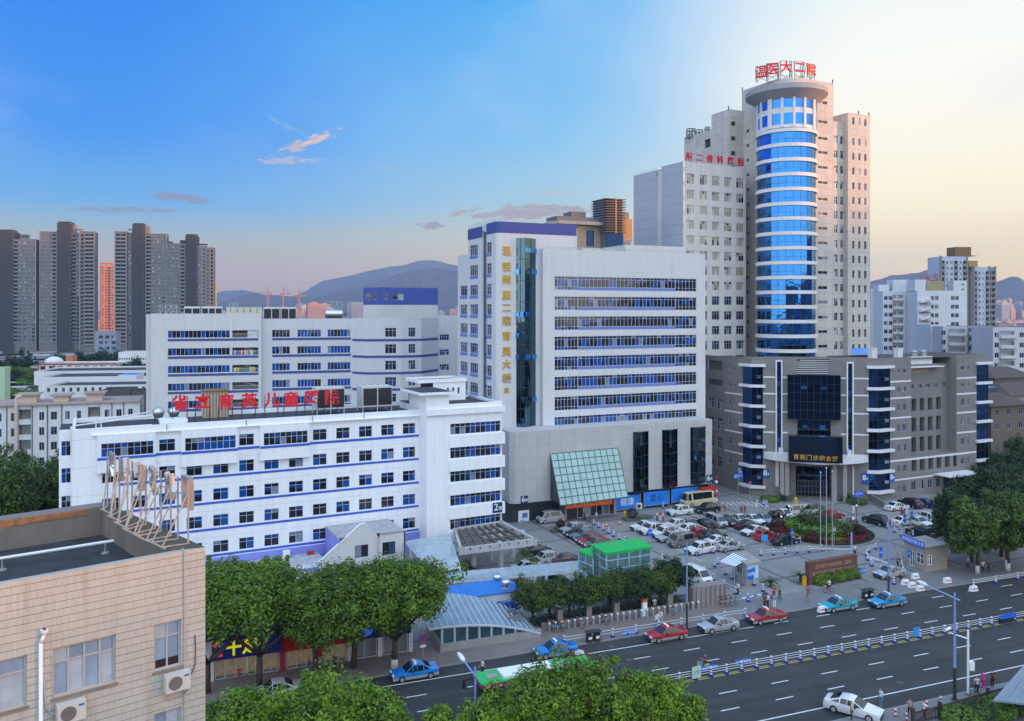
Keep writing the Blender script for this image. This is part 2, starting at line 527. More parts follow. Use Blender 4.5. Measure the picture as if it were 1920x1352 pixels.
def window(root,fc,a,b,c,d,glass,nx=2,tr=0.66,t=-0.14,frame=None,fw=0.055,low=None,name='window'):
 fm,pm=win_meshes(b-a,d-c,nx,tr,glass,frame or ALU,fw,low)
 p=fc.pt(a,c,t)
 loc=Matrix.Rotation(-root.rotation_euler.z,4,'Z')@(p-parent_loc(root))
 o=link(name,fm,root,loc,fc.ang-root.rotation_euler.z)
 link('pane',pm,o)
 return o
def band(mb,fc,s0,s1,z0,z1,m,proud=0.04,t=0.0):
 mb.box(fc,s0,s1,z0,z1,t-0.02,t+proud,m)
def roof_rail(root,pts,h,mat,step=1.6,name='railing',r=0.03):
 mb=MB()
 for a,b in zip(pts,pts[1:]):
  a=Vector(a);b=Vector(b);n=max(1,int((b-a).length/step))
  for i in range(n+1):
   p=a.lerp(b,i/n);mb.tube(p,p+Vector((0,0,h)),r,mat,n=4)
  mb.tube(a+Vector((0,0,h)),b+Vector((0,0,h)),r,mat,n=4)
  mb.tube(a+Vector((0,0,h*0.5)),b+Vector((0,0,h*0.5)),r*0.7,mat,n=4)
 return mb.build(name,root)
# ------- lettering
TXT={}
def text_mesh(body,size,depth,m,bold=0.0,align='CENTER'):
 key=(body,round(size,3),depth,m.name,bold,align)
 if key in TXT:return TXT[key]
 cu=bpy.data.curves.new('lettering','FONT')
 cu.body=body;cu.size=size;cu.extrude=depth;cu.offset=bold
 cu.align_x=align;cu.align_y='CENTER';cu.resolution_u=2
 cu.space_line=0.8
 ob=bpy.data.objects.new('lettering',cu);COL.objects.link(ob)
 dg=bpy.context.evaluated_depsgraph_get()
 me=bpy.data.meshes.new_from_object(ob.evaluated_get(dg))
 bpy.data.objects.remove(ob);
 me.transform(Matrix.Rotation(R(90),4,'X'))
 me.materials.clear();me.materials.append(m)
 TXT[key]=me
 return me
def text(name,body,size,depth,m,parent,p,ang,bold=0.0,rel=True,sx=1.0):
 0
 me=text_mesh(body,size,depth,m,bold)
 if parent is not None and rel:
  loc=Matrix.Rotation(-parent_rot(parent),4,'Z')@(Vector(p)-parent_loc(parent))
  o=link(name,me,parent,loc,ang-parent_rot(parent))
 else:
  o=link(name,me,None,p,ang)
 o.scale=(sx,1,1)
 return o
def parent_rot(o):
 a=0.0
 while o is not None:
  a+=o.rotation_euler.z;o=o.parent
 return a
# ------- ground, road, plaza
RD=Fr((0,86.2),R(20.7))
ZP=0.12
def sheet(name,pts,z,m,dens=1):
 mb=MB();mb.face([(p[0],p[1],z)for p in pts],m)
 o=mb.build(name);struct(o);return o
def rdp(s,t,z=0.0):
 return RD.pt(s,z,t)
m_ground=plain('town_ground',(0.085,0.088,0.085),0.9,var=0.5,scale=0.02)
sheet('ground',[(-16000,-900),(16000,-900),(16000,24000),(-16000,24000)],-0.06,m_ground)
def asphalt():
 m,t,b=base_mat('asphalt')
 tcn=t.new('ShaderNodeTexCoord')
 mp=t.new('ShaderNodeMapping');mp.inputs['Rotation'].default_value=(0,0,-RD.ang);t.l.new(tcn.outputs['Object'],mp.inputs[0])
 st=t.new('ShaderNodeMapping');st.inputs['Scale'].default_value=(0.03,1.0,1);t.l.new(mp.outputs[0],st.inputs[0])
 n1=t.noise(st.outputs[0],0.9,4);n2=t.noise(tcn.outputs['Object'],0.22,5,0.65);n3=t.noise(tcn.outputs['Object'],9,3)
 v=t.math('ADD',t.math('MULTIPLY',n1,0.5),t.math('ADD',t.math('MULTIPLY',n2,0.45),t.math('MULTIPLY',n3,0.2)))
 c=t.ramp(v,[(0.3,(0.016,0.017,0.020)),(0.58,(0.033,0.034,0.037)),(0.8,(0.060,0.061,0.064))])
 t.set(b.inputs['Base Color'],c);b.inputs['Roughness'].default_value=0.75
 return m
ASPH=asphalt()
sheet('road',[rdp(-260,0),rdp(420,0),rdp(420,22.8),rdp(-260,22.8)][::-1],0.0,ASPH)
def paving(name,col,dark,big,bigw,small,ang,sx=0.0,sy=0.0,kbig=0.75,aspect=1.0):
 m,t,b=base_mat(name)
 tcn=t.new('ShaderNodeTexCoord')
 mp=t.new('ShaderNodeMapping');mp.inputs['Rotation'].default_value=(0,0,-ang);t.l.new(tcn.outputs['Object'],mp.inputs[0])
 p=t.new('ShaderNodeSeparateXYZ');t.l.new(mp.outputs[0],p.inputs[0])
 n2=t.noise(tcn.outputs['Object'],0.14,5,0.65);n3=t.noise(tcn.outputs['Object'],2.5,3)
 cell=t.new('ShaderNodeCombineXYZ')
 for i in(0,1):
  t.set(cell.inputs[i],t.math('FLOOR',t.math('DIVIDE',p.outputs[i],small*2)))
 wn=t.new('ShaderNodeTexWhiteNoise',noise_dimensions='2D');t.set(wn.inputs['Vector'],cell.outputs[0])
 k=t.math('ADD',t.math('ADD',0.55,t.math('MULTIPLY',n2,0.65)),t.math('ADD',t.math('MULTIPLY',n3,0.14),t.math('MULTIPLY',wn.outputs['Value'],0.12)))
 sc=t.new('ShaderNodeVectorMath',operation='SCALE');t.set(sc.inputs[0],col);t.set(sc.inputs[3],k)
 c=sc.outputs[0]
 sm=t.math('MAXIMUM',joint(t,p.outputs[0],small,0.05),joint(t,p.outputs[1],small,0.05))
 c=t.mix(t.math('MULTIPLY',sm,0.22),c,rgb(dark))
 if big:
  bg=t.math('MAXIMUM',joint(t,p.outputs[0],big*aspect,bigw,sx),joint(t,p.outputs[1],big,bigw,sy))
  c=t.mix(t.math('MULTIPLY',bg,kbig),c,rgb(dark))
 t.set(b.inputs['Base Color'],c);b.inputs['Roughness'].default_value=0.7
 return m
AP=R(24.5)
PAVE=paving('plaza_paving',(0.225,0.222,0.22),(0.075,0.08,0.10),7.2,0.5,0.8,AP,0.2,0.1,0.8,1.25)
WALK=paving('sidewalk_paving',(0.20,0.165,0.16),(0.08,0.07,0.07),0,0,0.5,RD.ang)
GREYWALK=paving('entrance_paving',(0.17,0.168,0.172),(0.1,0.1,0.12),0,0,0.6,RD.ang)
sheet('plaza',[rdp(-60,-5.2),rdp(130,-5.2),rdp(130,-110),rdp(-60,-110)],ZP,PAVE)
sheet('sidewalk',[rdp(-260,-0.16),rdp(30,-0.16),rdp(30,-5.2),rdp(-260,-5.2)],ZP,WALK)
sheet('sidewalk',[rdp(30,-0.16),rdp(420,-0.16),rdp(420,-5.2),rdp(30,-5.2)],ZP,GREYWALK)
sheet('sidewalk',[rdp(-260,23.0),rdp(420,23.0),rdp(420,34),rdp(-260,34)][::-1],ZP,GREYWALK)
mb=MB();KERB=plain('kerb_stone',(0.24,0.23,0.23),0.8,var=0.3)
mb.box(RD,-260,420,-0.05,0.128,-0.16,-0.0,KERB);struct(mb.build('kerb'))
mb=MB();mb.box(RD,-260,420,-0.05,0.128,22.82,23.0,KERB);struct(mb.build('kerb'))
m_line=plain('road_paint',(0.62,0.63,0.64),0.7,var=0.25,scale=2.0)
m_yel=plain('road_paint_yellow',(0.50,0.40,0.10),0.7,var=0.25,scale=2.0)
mb=MB()
def rline(mb,s0,s1,t,wd,m,z=0.005):
 mb.face([rdp(s0,t+wd/2,z),rdp(s1,t+wd/2,z),rdp(s1,t-wd/2,z),rdp(s0,t-wd/2,z)],m)
rline(mb,-200,28.6,2.25,0.15,m_line)
def dashes(t,s_ref,s0,s1,ln=2.0):
 s=s_ref
 while s>s0:s-=6.0
 while s<s1:
  rline(mb,s-ln/2,s+ln/2,t,0.15,m_line);s+=6.0
dashes(2.2,32.5,31,200)
dashes(5.15,12.5,-200,200);dashes(8.2,12.5+0.3,-200,200);dashes(14.8,22.2,-200,200);dashes(17.7,20.4,-200,200)
rline(mb,-200,200,20.45,0.16,m_line)
rline(mb,-200,200,11.32,0.13,m_yel);rline(mb,-200,200,11.62,0.13,m_yel)
struct(mb.build('road_markings'))
mb=MB()
BL=plain('bay_paint',(0.5,0.51,0.53),0.7,var=0.3,scale=2)
def gline(u0,v0,u1,v1,wd=0.14,z=ZP+0.005):
 a=ground(u0,v0,ZP);b=ground(u1,v1,ZP);d=(b-a).normalized();n=Vector((-d.y,d.x,0))*wd/2
 p=[a-n,b-n,b+n,a+n]
 mb.face([(q.x,q.y,z)for q in p],BL)
gline(1048,1000,1104,1038);gline(1236,1012,1318,1054);gline(1360,989,1400,993);gline(1190,992,1236,1012)
gline(1520,1028,1600,1030,0.5);gline(1625,1042,1668,1057,0.6);gline(1700,960,1760,955,0.2);gline(1642,968,1690,972,0.2)
gline(1290,1060,1320,1078,0.3);gline(1226,1052,1246,1050,0.3)
for i in range(9):
 u=1352+i*9.5;gline(u,941+(i%2)*0.5,u+13,949,0.35,ZP+0.006)
struct(mb.build('plaza_markings'))
# ------- hills
def hillmat(name,a,b_):
 m,t,b=base_mat(name)
 tcn=t.new('ShaderNodeTexCoord');n=t.noise(tcn.outputs['Object'],0.006,6,0.65)
 t.set(b.inputs['Base Color'],t.ramp(n,[(0.35,a),(0.65,b_)]));b.inputs['Roughness'].default_value=1.0
 b.inputs['Specular IOR Level'].default_value=0.0
 return m
HM=hillmat('hill_woods',(0.035,0.048,0.045),(0.075,0.082,0.07))
def hill(name,prof,Y,depth,seed,rough=0.05):
 0
 rg=random.Random(seed);mb=MB();n=90;rows=9
 us=[prof[0][0]+(prof[-1][0]-prof[0][0])*i/n for i in range(n+1)]
 def pv(u):
  for(a,b),(c,d)in zip(prof,prof[1:]):
   if a<=u<=c:return b+(d-b)*(u-a)/(c-a)
  return prof[-1][1]
 from mathutils import noise as mn
 grid=[]
 for j in range(-rows,rows+1):
  row=[]
  for u in us:
   p=at(u,pv(u),Y);f=1-abs(j)/rows
   hgt=max(p.z,0)*(f**1.25)
   nz=mn.fractal(Vector((p.x*0.0016+seed,j*0.55,0)),1.0,2.1,5)*max(p.z,0)*rough*(1.6 if j else 0.7)*2
   row.append(Vector((p.x*(1+j*depth/rows/Y*0.0),Y+j*depth/rows,max(hgt+nz,-5 if j in(-rows,rows)else 0))))
  grid.append(row)
 for j in range(2*rows):
  for i in range(n):
   mb.face([grid[j][i],grid[j][i+1],grid[j+1][i+1],grid[j+1][i]],HM)
 o=mb.build(name,smooth=True);struct(o);return o
hill('hills',[(250,575),(340,566),(420,546),(455,543),(495,551),(540,556),(575,544),(605,530),(640,524),(672,514),(705,505),(735,496),(770,488),(790,485),(815,486),(840,494),(870,500),(930,520),(1010,545),(1100,570)],7600,1500,3,.08)
hill('hills',[(380,580),(430,562),(475,551),(520,556),(580,560),(640,545),(700,530),(745,514),(790,506),(830,504),(870,510),(940,540),(1040,575)],5600,1100,8,.09)
hill('hills',[(1480,560),(1560,540),(1620,532),(1655,524),(1690,527),(1720,517),(1745,513),(1775,521),(1815,530),(1850,534),(1868,529),(1887,524),(1905,532),(1935,540),(1985,534)],5300,1000,5,0.12)
def ridge():  # unseen off-frame ridge, crest shaped to cast shade on the lower buildings
 mb=MB();c,s_=math.cos(R(SUN_AZ)),math.sin(R(SUN_AZ));D=2600.0;te=math.tan(R(SUN_EL))
 prof=[(-900,12),(-300,14),(10,35),(60,37),(100,62),(230,62),(400,56),(500,125),(720,125),(800,26),(1500,20)]
 rows=[]
 for p,zs in prof:
  hgt=zs+te*D-6
  x,y=D*c-p*s_,D*s_+p*c
  rows.append([Vector((x-500*c,y-500*s_,-2)),Vector((x-150*c,y-150*s_,hgt*0.75)),Vector((x,y,hgt)),Vector((x+400*c,y+400*s_,hgt*0.5)),Vector((x+900*c,y+900*s_,-2))])
 for a,b in zip(rows,rows[1:]):
  for i in range(4):
   mb.face([a[i],a[i+1],b[i+1],b[i]][::-1],HM)
 struct(mb.build('hills',smooth=True))  # added shade ridge, apart from the visible hills
ridge()
# ------- haze
def haze():
 mb=MB();mb.prism([(-5600,-700),(3700,-700),(3700,9400),(-5600,9400)],-1.2,540,ASPH)
 o=mb.build('haze');o['kind']='stuff'
 m=bpy.data.materials.new('haze_air');m.use_nodes=True;t=NT(m.node_tree)
 for nd in list(t.n):
  if nd.type=='BSDF_PRINCIPLED':t.n.remove(nd)
 v=t.new('ShaderNodeVolumePrincipled');v.inputs['Color'].default_value=(0.38,0.58,1.0,1)
 v.inputs['Density'].default_value=HAZE_DENSITY;v.inputs['Anisotropy'].default_value=0.0
 out=[x for x in t.n if x.type=='OUTPUT_MATERIAL'][0]
 t.l.new(v.outputs[0],out.inputs['Volume'])
 o.data.materials.clear();o.data.materials.append(m)
HAZE_DENSITY=0.0001
haze()
# ------- windows with the limit of a hundred per building
WCOUNT={};WEXTRA={}
GL_BLUE=glassmat('window_blue',(0.010,0.013,0.030),(0.006,0.066,0.29),(0.18,0.23,0.32),0.36,0.06)
GL_DARK=glassmat('window_dark',(0.012,0.014,0.024),(0.03,0.06,0.17),(0.20,0.23,0.28),0.22,0.08)
GL_GREY=glassmat('window_grey',(0.02,0.025,0.035),(0.10,0.14,0.2),(0.4,0.42,0.42),0.35,0.2)
GL_FAR=glassmat('window_far',(0.03,0.035,0.045),(0.10,0.13,0.17),(0.35,0.36,0.36),0.35,0.15)
def awin(root,fc,a,b,c,d,glass,nx=2,tr=0.66,t=-0.14,frame=None,fw=0.055,low=None,name='window'):
 k=WCOUNT.get(root.name,0)
 if k<100:
  WCOUNT[root.name]=k+1
  return window(root,fc,a,b,c,d,glass,nx,tr,t,frame,fw,low,name)
 mb=WEXTRA.setdefault(root.name,(root,MB()))[1]
 fr=frame or ALU
 mb.face([fc.pt(a,c,t),fc.pt(b,c,t),fc.pt(b,d,t),fc.pt(a,d,t)],glass,[(k*7+.001,.01),(k*7+nx-.001,.01),(k*7+nx-.001,.99),(k*7+.001,.99)])
 WCOUNT[root.name]=k+1
 for i in range(nx+1):
  x=a+(b-a)*i/nx;mb.box(fc,x-0.03,x+0.03,c,d,t,t+0.05,fr)
 mb.box(fc,a,b,c,c+0.05,t,t+0.045,fr);mb.box(fc,a,b,d-0.05,d,t,t+0.045,fr)
 if tr:mb.box(fc,a,b,c+(d-c)*tr-0.03,c+(d-c)*tr+0.03,t,t+0.04,fr)
# ------- white children's hospital block
W=Fr((-15.36,122.7),R(27))
WB=thing('hospital_block',"white five storey hospital wing with blue sill stripes and red roof lettering",'building',W.pt(0,0),W.ang)
M_WH=wallmat('white_render',(0.80,0.82,0.86),0,3.51,(0.36,0.38,0.45),0.045,0.6,0.08,0.15,0.55,0,off=0.34)
M_WHP=wallmat('white_render_plain',(0.80,0.82,0.86),0,0,(0.5,0.5,0.5),0.03,0,0.08,0.13,0.55,0)
STRIPE=plain('blue_stripe',(0.045,0.11,0.52),0.55,var=0.15)
PURPLE=plain('lilac_paint',(0.24,0.27,0.72),0.6,var=0.15,scale=0.6)
zt=21.25
sL,sR=W.s(135),W.s(800)
s207,s767=W.s(207),W.s(767)
cols=[s207+(s767-s207)*i/12 for i in range(13)]
fl=3.51;ztop=19.32;zsill=17.74
ops=[];wins=[]
hw=0.98
for k in range(5):
 for i,c in enumerate(cols):
  if k==0 and i in(0,1,3,4,6,7):continue
  r=(c-hw,c+hw,zsill-fl*k,ztop-fl*k)
  ops.append(r);wins.append(r)
mb=MB()
facade(mb,W,sL,sR,0,zt,ops,M_WH)
mb.box(W,sL,W.s(790),0,zt-0.7,-12.0,-0.25,M_WHP)
for a,b,t0,t1 in((sL,sR,-0.35,-0.02),):
 mb.box(W,sL,sR,zt-0.72,zt,-0.35,-0.003,M_WHP)
mb.box(W,sL,sL+0.35,zt-0.72,zt+0.1,-12.0,-0.36,M_WHP)
mb.box(W,sL+0.36,sR,zt-0.72,zt,-12.0,-11.7,M_WHP)
mb.build('wall',WB)
for r in wins:
 awin(WB,W,*r,GL_BLUE,2,0.66)
mb=MB();mb.box(W,sL+0.36,sR,zt-0.71,zt-0.6,-11.69,-0.36,ROOFDARK);mb.build('roof',WB)
bays=[(W.s(182,.6),W.s(292,.6)),(W.s(340,.6),W.s(446,.6)),(W.s(488,.6),W.s(580.5,.6))]
for a,b in bays:
 mb=MB();zb,zh=ztop-1.95-1.75,ztop+0.95
 r=(a+0.45,b-0.25,zsill-0.12,ztop+0.02)
 facade(mb,W,a,b,zb,zh,[r],M_WHP,0.18,0.62)
 mb.box(W,a,b,zb,zh,0.0,0.44,M_WHP)
 for q in(a,b):
  dq=0.0
  mb.face([W.pt(q,zb,0.44),W.pt(q,zb,0.62),W.pt(q,zh,0.62),W.pt(q,zh,0.44)],M_WHP)
 mb.face([W.pt(a,zh,0.44),W.pt(a,zh,0.62),W.pt(b,zh,0.62),W.pt(b,zh,0.44)],M_WHP)
 mb.face([W.pt(a,zb,0.44),W.pt(a,zb,0.62),W.pt(b,zb,0.62),W.pt(b,zb,0.44)],M_WHP)
 mb.build('bay',WB)
 awin(WB,W,*r,GL_BLUE,8,0.62,0.47)
mb=MB()
last=sL+5.2
segs0=[(bays[0][0],bays[0][1],.62),(bays[0][1],bays[1][0],0),(bays[1][0],bays[1][1],.62),(bays[1][1],bays[2][0],0),(bays[2][0],bays[2][1],.62),(bays[2][1],W.s(785),0)]
for a,b,t in segs0:
 band(mb,W,a,b,zsill-0.5,zsill-0.16,STRIPE,0.05,t)
for k in range(1,5):
 band(mb,W,last,W.s(785)-0.02,zsill-fl*k-0.46,zsill-fl*k-0.16,STRIPE,0.05)
mb.build('sill_stripe',WB)
mb=MB()
band(mb,W,last-3,W.s(785),ztop+1.0,ztop+1.14,M_WHP,0.35)
for q in(W.s(312),W.s(461),W.s(585),W.s(682)):
 mb.box(W,q,q+0.1,ztop+1.15,zt-0.02,0.0,0.09,CONC)
mb.build('cornice',WB)
mb=MB();band(mb,W,W.s(340),W.s(787),0.0,zsill-fl*4-0.62,PURPLE,0.03);mb.build('plinth',WB)
TP=2.9
a0,a1,a2,a3=W.s(800,TP),W.s(843,TP),W.s(941,TP),W.s(788,0)
zc=W.z(844,758,TP)
zrow=[(W.z(892,812.5+44.0*k,TP),W.z(892,791.8+44.0*k,TP))for k in range(5)]
mb=MB()
facade(mb,W,a0,a1,0,zc,[],M_WHP,0.2,TP)
rops=[(a1+0.12,a2-0.15,c,d)for c,d in zrow]
facade(mb,W,a1,a2,0,zc,rops,M_WHP,0.5,TP)
LF=W.sub(a0,TP,R(-90))
lo=[]
for i in range(11):
 z=W.z(791,816+20.3*i,TP*0.6);lo.append((-1.35,-0.72,z-0.42,z+0.42))
facade(mb,LF,-TP-0.02,0,0,zc,lo,M_WHP,0.25)
mb.box(W,a0+0.03,a2,0.0,zc-0.5,-9.0,TP-0.6,M_WHP)
mb.box(W,a0+0.01,a2,zc-0.5,zc,TP-0.35,TP-0.004,M_WHP)
mb.box(W,a2-0.3,a2,zc-0.5,zc-0.002,-9.0,TP-0.36,M_WHP)
mb.build('wall',WB)
for r in lo:awin(WB,LF,*r,GL_DARK,1,None,-0.2)
for r in rops:awin(WB,W,*r,GL_BLUE,10,0.68,TP-0.32,fw=0.06)
mb=MB()
for i in range(6):
 hi=(zrow[i-1][0]if i else zc-0.9);lo_=zrow[i][1]if i<5 else zrow[4][0]-1.7
 if i:mb.box(W,a1-0.1,a2+0.35,lo_+0.05,hi-0.1,TP-0.3,TP+0.4,M_WHP)
mb.box(W,a0-0.12,a2+0.35,zc-1.5,zc-0.62,TP-0.2,TP+0.4,M_WHP)
mb.build('spandrel',WB)
mb=MB();mb.box(W,a0+0.02,a2-0.3,zc-0.49,zc-0.4,-9,TP-0.36,ROOFDARK);mb.build('roof',WB)
zp=W.z(797,741,TP)
mb=MB()
mb.box(W,a0-0.1,a1-0.1,zc-0.7,zp,-4.2,TP+0.003,M_WHP)
mb.box(W,a0-1.3,a1+0.5,zp,zp+0.4,-5.0,TP+0.7,M_WHP)
mb.box(W,a0-1.1,a1+0.3,zp+0.4,zp+0.43,-4.8,TP+0.5,ROOFDARK)
mb.build('machine_room',WB)
b0,b1=W.s(812,-5.5),W.s(873,-5.5)
zq=W.z(840,713,-5.5)
mb=MB()
facade(mb,W,b0,b1,zc-0.7,zq,[(b1-3.2+0.9*i,b1-2.85+0.9*i,zq-2.2,zq-1.2)for i in range(3)],M_WHP,0.3,-5.5)
mb.box(W,b0,b1,zc-0.7,zq-0.3,-11,-5.85,ROOFDARK)
for(q0,q1,u0,u1)in((b0-2.5,b1+0.15,-5.8,-5.35),(b0-2.5,b0-2.2,-10.9,-5.82),(b1-0.1,b1+0.14,-10.9,-5.82),(b0-2.5,b1+0.15,-11.2,-10.92)):
 mb.box(W,q0,q1,zq-0.3,zq+0.25,u0,u1,M_WHP)
mb.box(W,b0-2.2,b1-0.1,zq-0.28,zq-0.1,-10.9,-5.82,ROOFDARK)
mb.build('machine_room',WB)
e0,e1=W.s(110.5,-0.9),W.s(135,-0.9)+0.02
ze=W.z(115,806,-0.9)
eops=[(e0+0.25,e1-0.15,W.z(122,v1,-0.9),W.z(122,v0,-0.9))for v0,v1 in((827,855),(878,906),(930,960),(980,1008))]
mb=MB();facade(mb,W,e0,e1,0,ze,eops,M_WHP,0.2,-0.9);mb.box(W,e0,e1,0,ze-0.3,-9,-1.12,M_WHP);mb.box(W,e0,e1,ze-0.3,ze-0.25,-9,-1.13,ROOFDARK)
mb.build('wall',WB)
for r in eops:awin(WB,W,*r,GL_BLUE,2,0.66,-1.04)
mb=MB()
for(p,q)in(((sL+0.2,-0.9,zt+0.35),(W.s(285,-6),-6.0,zt+0.5)),((W.s(178,-2),-3,zt-0.4),(W.s(285,-2),-3,zt-0.35)),((W.s(180,-2),-2.4,zt-0.4),(W.s(180,-2),-2.4,zt+1.2)),((W.s(190,-2),-3,zt-0.4),(W.s(190,-2),-3,zt+1.0)),((W.s(180,-2),-2.4,zt+0.7),(W.s(285,-2),-7,zt+0.9)),((sL-0.1,-0.6,zt+0.35),(sL-0.15,-0.6,zt-1.9))):
 mb.tube(W.pt(p[0],p[2],p[1]),W.pt(q[0],q[2],q[1]),0.09,WHITE)
mb.build('pipework',WB)
bd=thing('building_number_sign',"blue board with a white numeral 2 on the corner of the white hospital wing",'sign',W.pt(W.s(933,TP+.45),0,TP+0.45),W.ang)
p0=W.pt(W.s(933,TP+.45),W.z(933,951,TP+.45),TP+0.45)
mb=MB();mb.box(W,W.s(924,TP+.45),W.s(941.5,TP+.45),W.z(933,961,TP+.45),W.z(933,942,TP+.45),TP+0.42,TP+0.5,NAVY);mb.build('board',bd)
text('numeral','2',1.5,0.01,SIGNWHITE,bd,p0+W.n*0.07-W.d*0.27,W.ang,0.01)
text('character','幢',0.65,0.01,SIGNWHITE,bd,p0+W.n*0.07+W.d*0.42-Vector((0,0,.2)),W.ang)
# ------- shared rooftop plant
LOUV=plain('louvre_black',(0.02,0.021,0.024),0.5)
M_UNIT=plain('unit_white',(0.55,0.56,0.56),0.55,var=0.2)
def between(p,q):
 p=Vector(p);q=Vector(q)
 return Fr((p.x,p.y),math.atan2(q.y-p.y,q.x-p.x)),(Vector((q.x-p.x,q.y-p.y,0))).length
def chiller(fr,a0,a1,z0,z1,t0,t1,label,bays=2,legs=0.0):
 o=thing('rooftop_chiller',label,'chiller',fr.pt((a0+a1)/2,z0,(t0+t1)/2),fr.ang,'air chillers on the hospital roofs')
 mb=MB()
 mb.box(fr,a0,a1,z0+legs,z1,t0,t1,M_UNIT)
 if legs:
  for i in range(bays+1):
   x=a0+0.05+(a1-a0-0.1)*i/bays
   for t in(t0+0.05,t1-0.05):mb.bar(fr.pt(x,z0,t),fr.pt(x,z0+legs,t),0.1,M_UNIT)
 mb.build('casing',o)
 n=bays
 for i in range(n):
  x0=a0+(a1-a0)*i/n+0.12;x1=a0+(a1-a0)*(i+1)/n-0.06
  mb=MB();mb.box(fr,x0,x1,z0+legs+0.12,z1-0.25,t1-0.02,t1+0.02,LOUV)
  k=7
  for j in range(k):
   z=z0+legs+0.2+(z1-z0-legs-0.5)*j/k;mb.box(fr,x0,x1,z,z+0.03,t1+0.02,t1+0.05,DARKSTEEL)
  mb.build('louvre',o)
 mb=MB()
 for i in range(bays*2):
  x=a0+(a1-a0)*(i+0.5)/(bays*2);p=fr.pt(x,z1,(t0+t1)/2)
  mb.lathe(p,[(0.42,0),(0.42,0.16),(0.36,0.16),(0.34,0.04)],[M_UNIT,M_UNIT,LOUV,LOUV],10)
 mb.build('fan',o);return o
def number_board(fr,u0,u1,v0,v1,t,num,label,small=True):
 p=fr.pt(fr.s((u0+u1)/2,t),fr.z((u0+u1)/2,v1,t),t)
 o=thing('building_number_sign',label,'sign',fr.pt(fr.s((u0+u1)/2,t),0.0,t),fr.ang)
 a0,a1=fr.s(u0,t),fr.s(u1,t);uc=(u0+u1)/2;z0,z1=fr.z(uc,v1,t),fr.z(uc,v0,t);wd=a1-a0;ht=z1-z0
 mb=MB();mb.box(fr,a0,a1,z0,z1,t-0.06,t+0.02,SIGNBLUE if not small else NAVY);mb.build('board',o)
 text('numeral',num,min(1.3*wd,ht*0.95),0.01,SIGNWHITE,o,fr.pt(a0+wd*0.34,z0+ht*0.55,t+0.035),fr.ang,0.015)
 text('character','幢',wd*0.42,0.01,SIGNWHITE,o,fr.pt(a0+wd*0.76,z0+ht*0.46,t+0.035),fr.ang)
 return o
# ------- ward building behind the white wing
V=Fr((-61.7,165.0),R(16))
VB=thing('ward_building',"long grey white ward block with blue balcony bands standing behind the white wing",'building',V.pt(0,0),V.ang)
M_WARD=wallmat('ward_siding',(0.57,0.575,0.60),0,0.62,(0.36,0.37,0.42),0.05,0.55,0.06,0.10)
M_WARDP=wallmat('ward_render',(0.58,0.58,0.59),0,0,stain=0.08,streak=0.10)
VBAND=plain('ward_band',(0.05,0.08,0.27),0.6)
vA0,vA1,vB1=V.s(283),V.s(490),V.s(661)
vz=lambda v,u=400,t=0:V.z(u,v,t)
ztA,ztB=vz(588),vz(597.5,570)
vf=32.8*165/1550
zA1,zA0=vz(619.6),vz(633.4)
mb=MB();wl=[];lg=[]
for k in range(7):
 wl.append((V.s(314.6),V.s(431),zA0-vf*k,zA1-vf*k))
 lg.append((V.s(435.5),V.s(484.5),zA0-vf*k,zA1-vf*k))
facade(mb,V,vA0,vA1,0,ztA,wl+lg,M_WARDP,0.25)
mb.box(V,vA0+0.01,V.s(434),0,ztA-0.6,-13,-0.3,M_WARDP);mb.box(V,V.s(434),vA1-0.01,0,ztA-0.6,-13,-2.6,CONC)
mb.box(V,V.s(486),vA1-0.01,0,ztA-0.6,-2.59,-0.3,M_WARDP)
mb.box(V,vA0+0.01,vA1,ztA-0.6,ztA,-0.32,-0.004,M_WARDP);mb.box(V,vA0,vA0+0.3,ztA-0.6,ztA,-13,-0.33,M_WARDP)
for k in range(8):mb.box(V,V.s(434),V.s(485.9),zA1-vf*k+0.02,zA1-vf*k+1.4,-2.59,-0.3,CONC)
mb.box(V,V.s(274,-1),vA0,0,ztA-0.2,-12,-1.0,M_WARDP)
mb.build('wall',VB)
for r in wl[:5]:awin(VB,V,*r,GL_BLUE,15,None,-0.16)
for k in range(5):
 a,b,c,d=lg[k];mb=MB()
 if k==0:mb.box(V,b-2.1,b-0.1,c,d,-0.22,-0.18,M_UNIT)
 else:
  mb.hexa([V.pt(a+2.2,d-0.3,-1.6),V.pt(b-0.1,c+0.35,-1.6),V.pt(b-0.1,c+0.35,-2.4),V.pt(a+2.2,d-0.3,-2.4),V.pt(a+2.2,d,-1.6),V.pt(b-0.1,c+0.7,-1.6),V.pt(b-0.1,c+0.7,-2.4),V.pt(a+2.2,d,-2.4)],M_WARDP)
 for i in range(12):mb.bar(V.pt(a+0.2+i*(b-a-.4)/11,c,-0.12),V.pt(a+0.2+i*(b-a-.4)/11,c+0.75,-0.12),0.03,ALU)
 mb.bar(V.pt(a,c+0.75,-0.12),V.pt(b,c+0.75,-0.12),0.05,ALU);mb.build('loggia_stair',VB)
 if k in(1,2):
  mb=MB();rg=random.Random(k)
  cl=[plain('cloth_white',(0.7,0.7,0.72)),plain('cloth_red',(0.5,0.05,0.06)),plain('cloth_yellow',(0.7,0.5,0.06)),plain('cloth_blue',(0.06,0.14,0.4)),plain('cloth_green',(0.05,0.3,0.12))]
  for i in range(13):
   x=a+0.3+i*(b-a-0.6)/13;mb.box(V,x,x+0.28,d-1.25-rg.random()*0.3,d-0.55,-0.5,-0.44,rg.choice(cl))
  mb.build('laundry',VB)
TB=-0.9
mb=MB();wl=[]
for k in range(6):
 for(u0,u1,nx)in((510,543.6,5),(557.5,602,7),(614,657,7)):
  wl.append((V.s(u0,TB),V.s(u1,TB),V.z(570,632,TB)-vf*0.985*k,V.z(570,618,TB)-vf*0.985*k,nx))
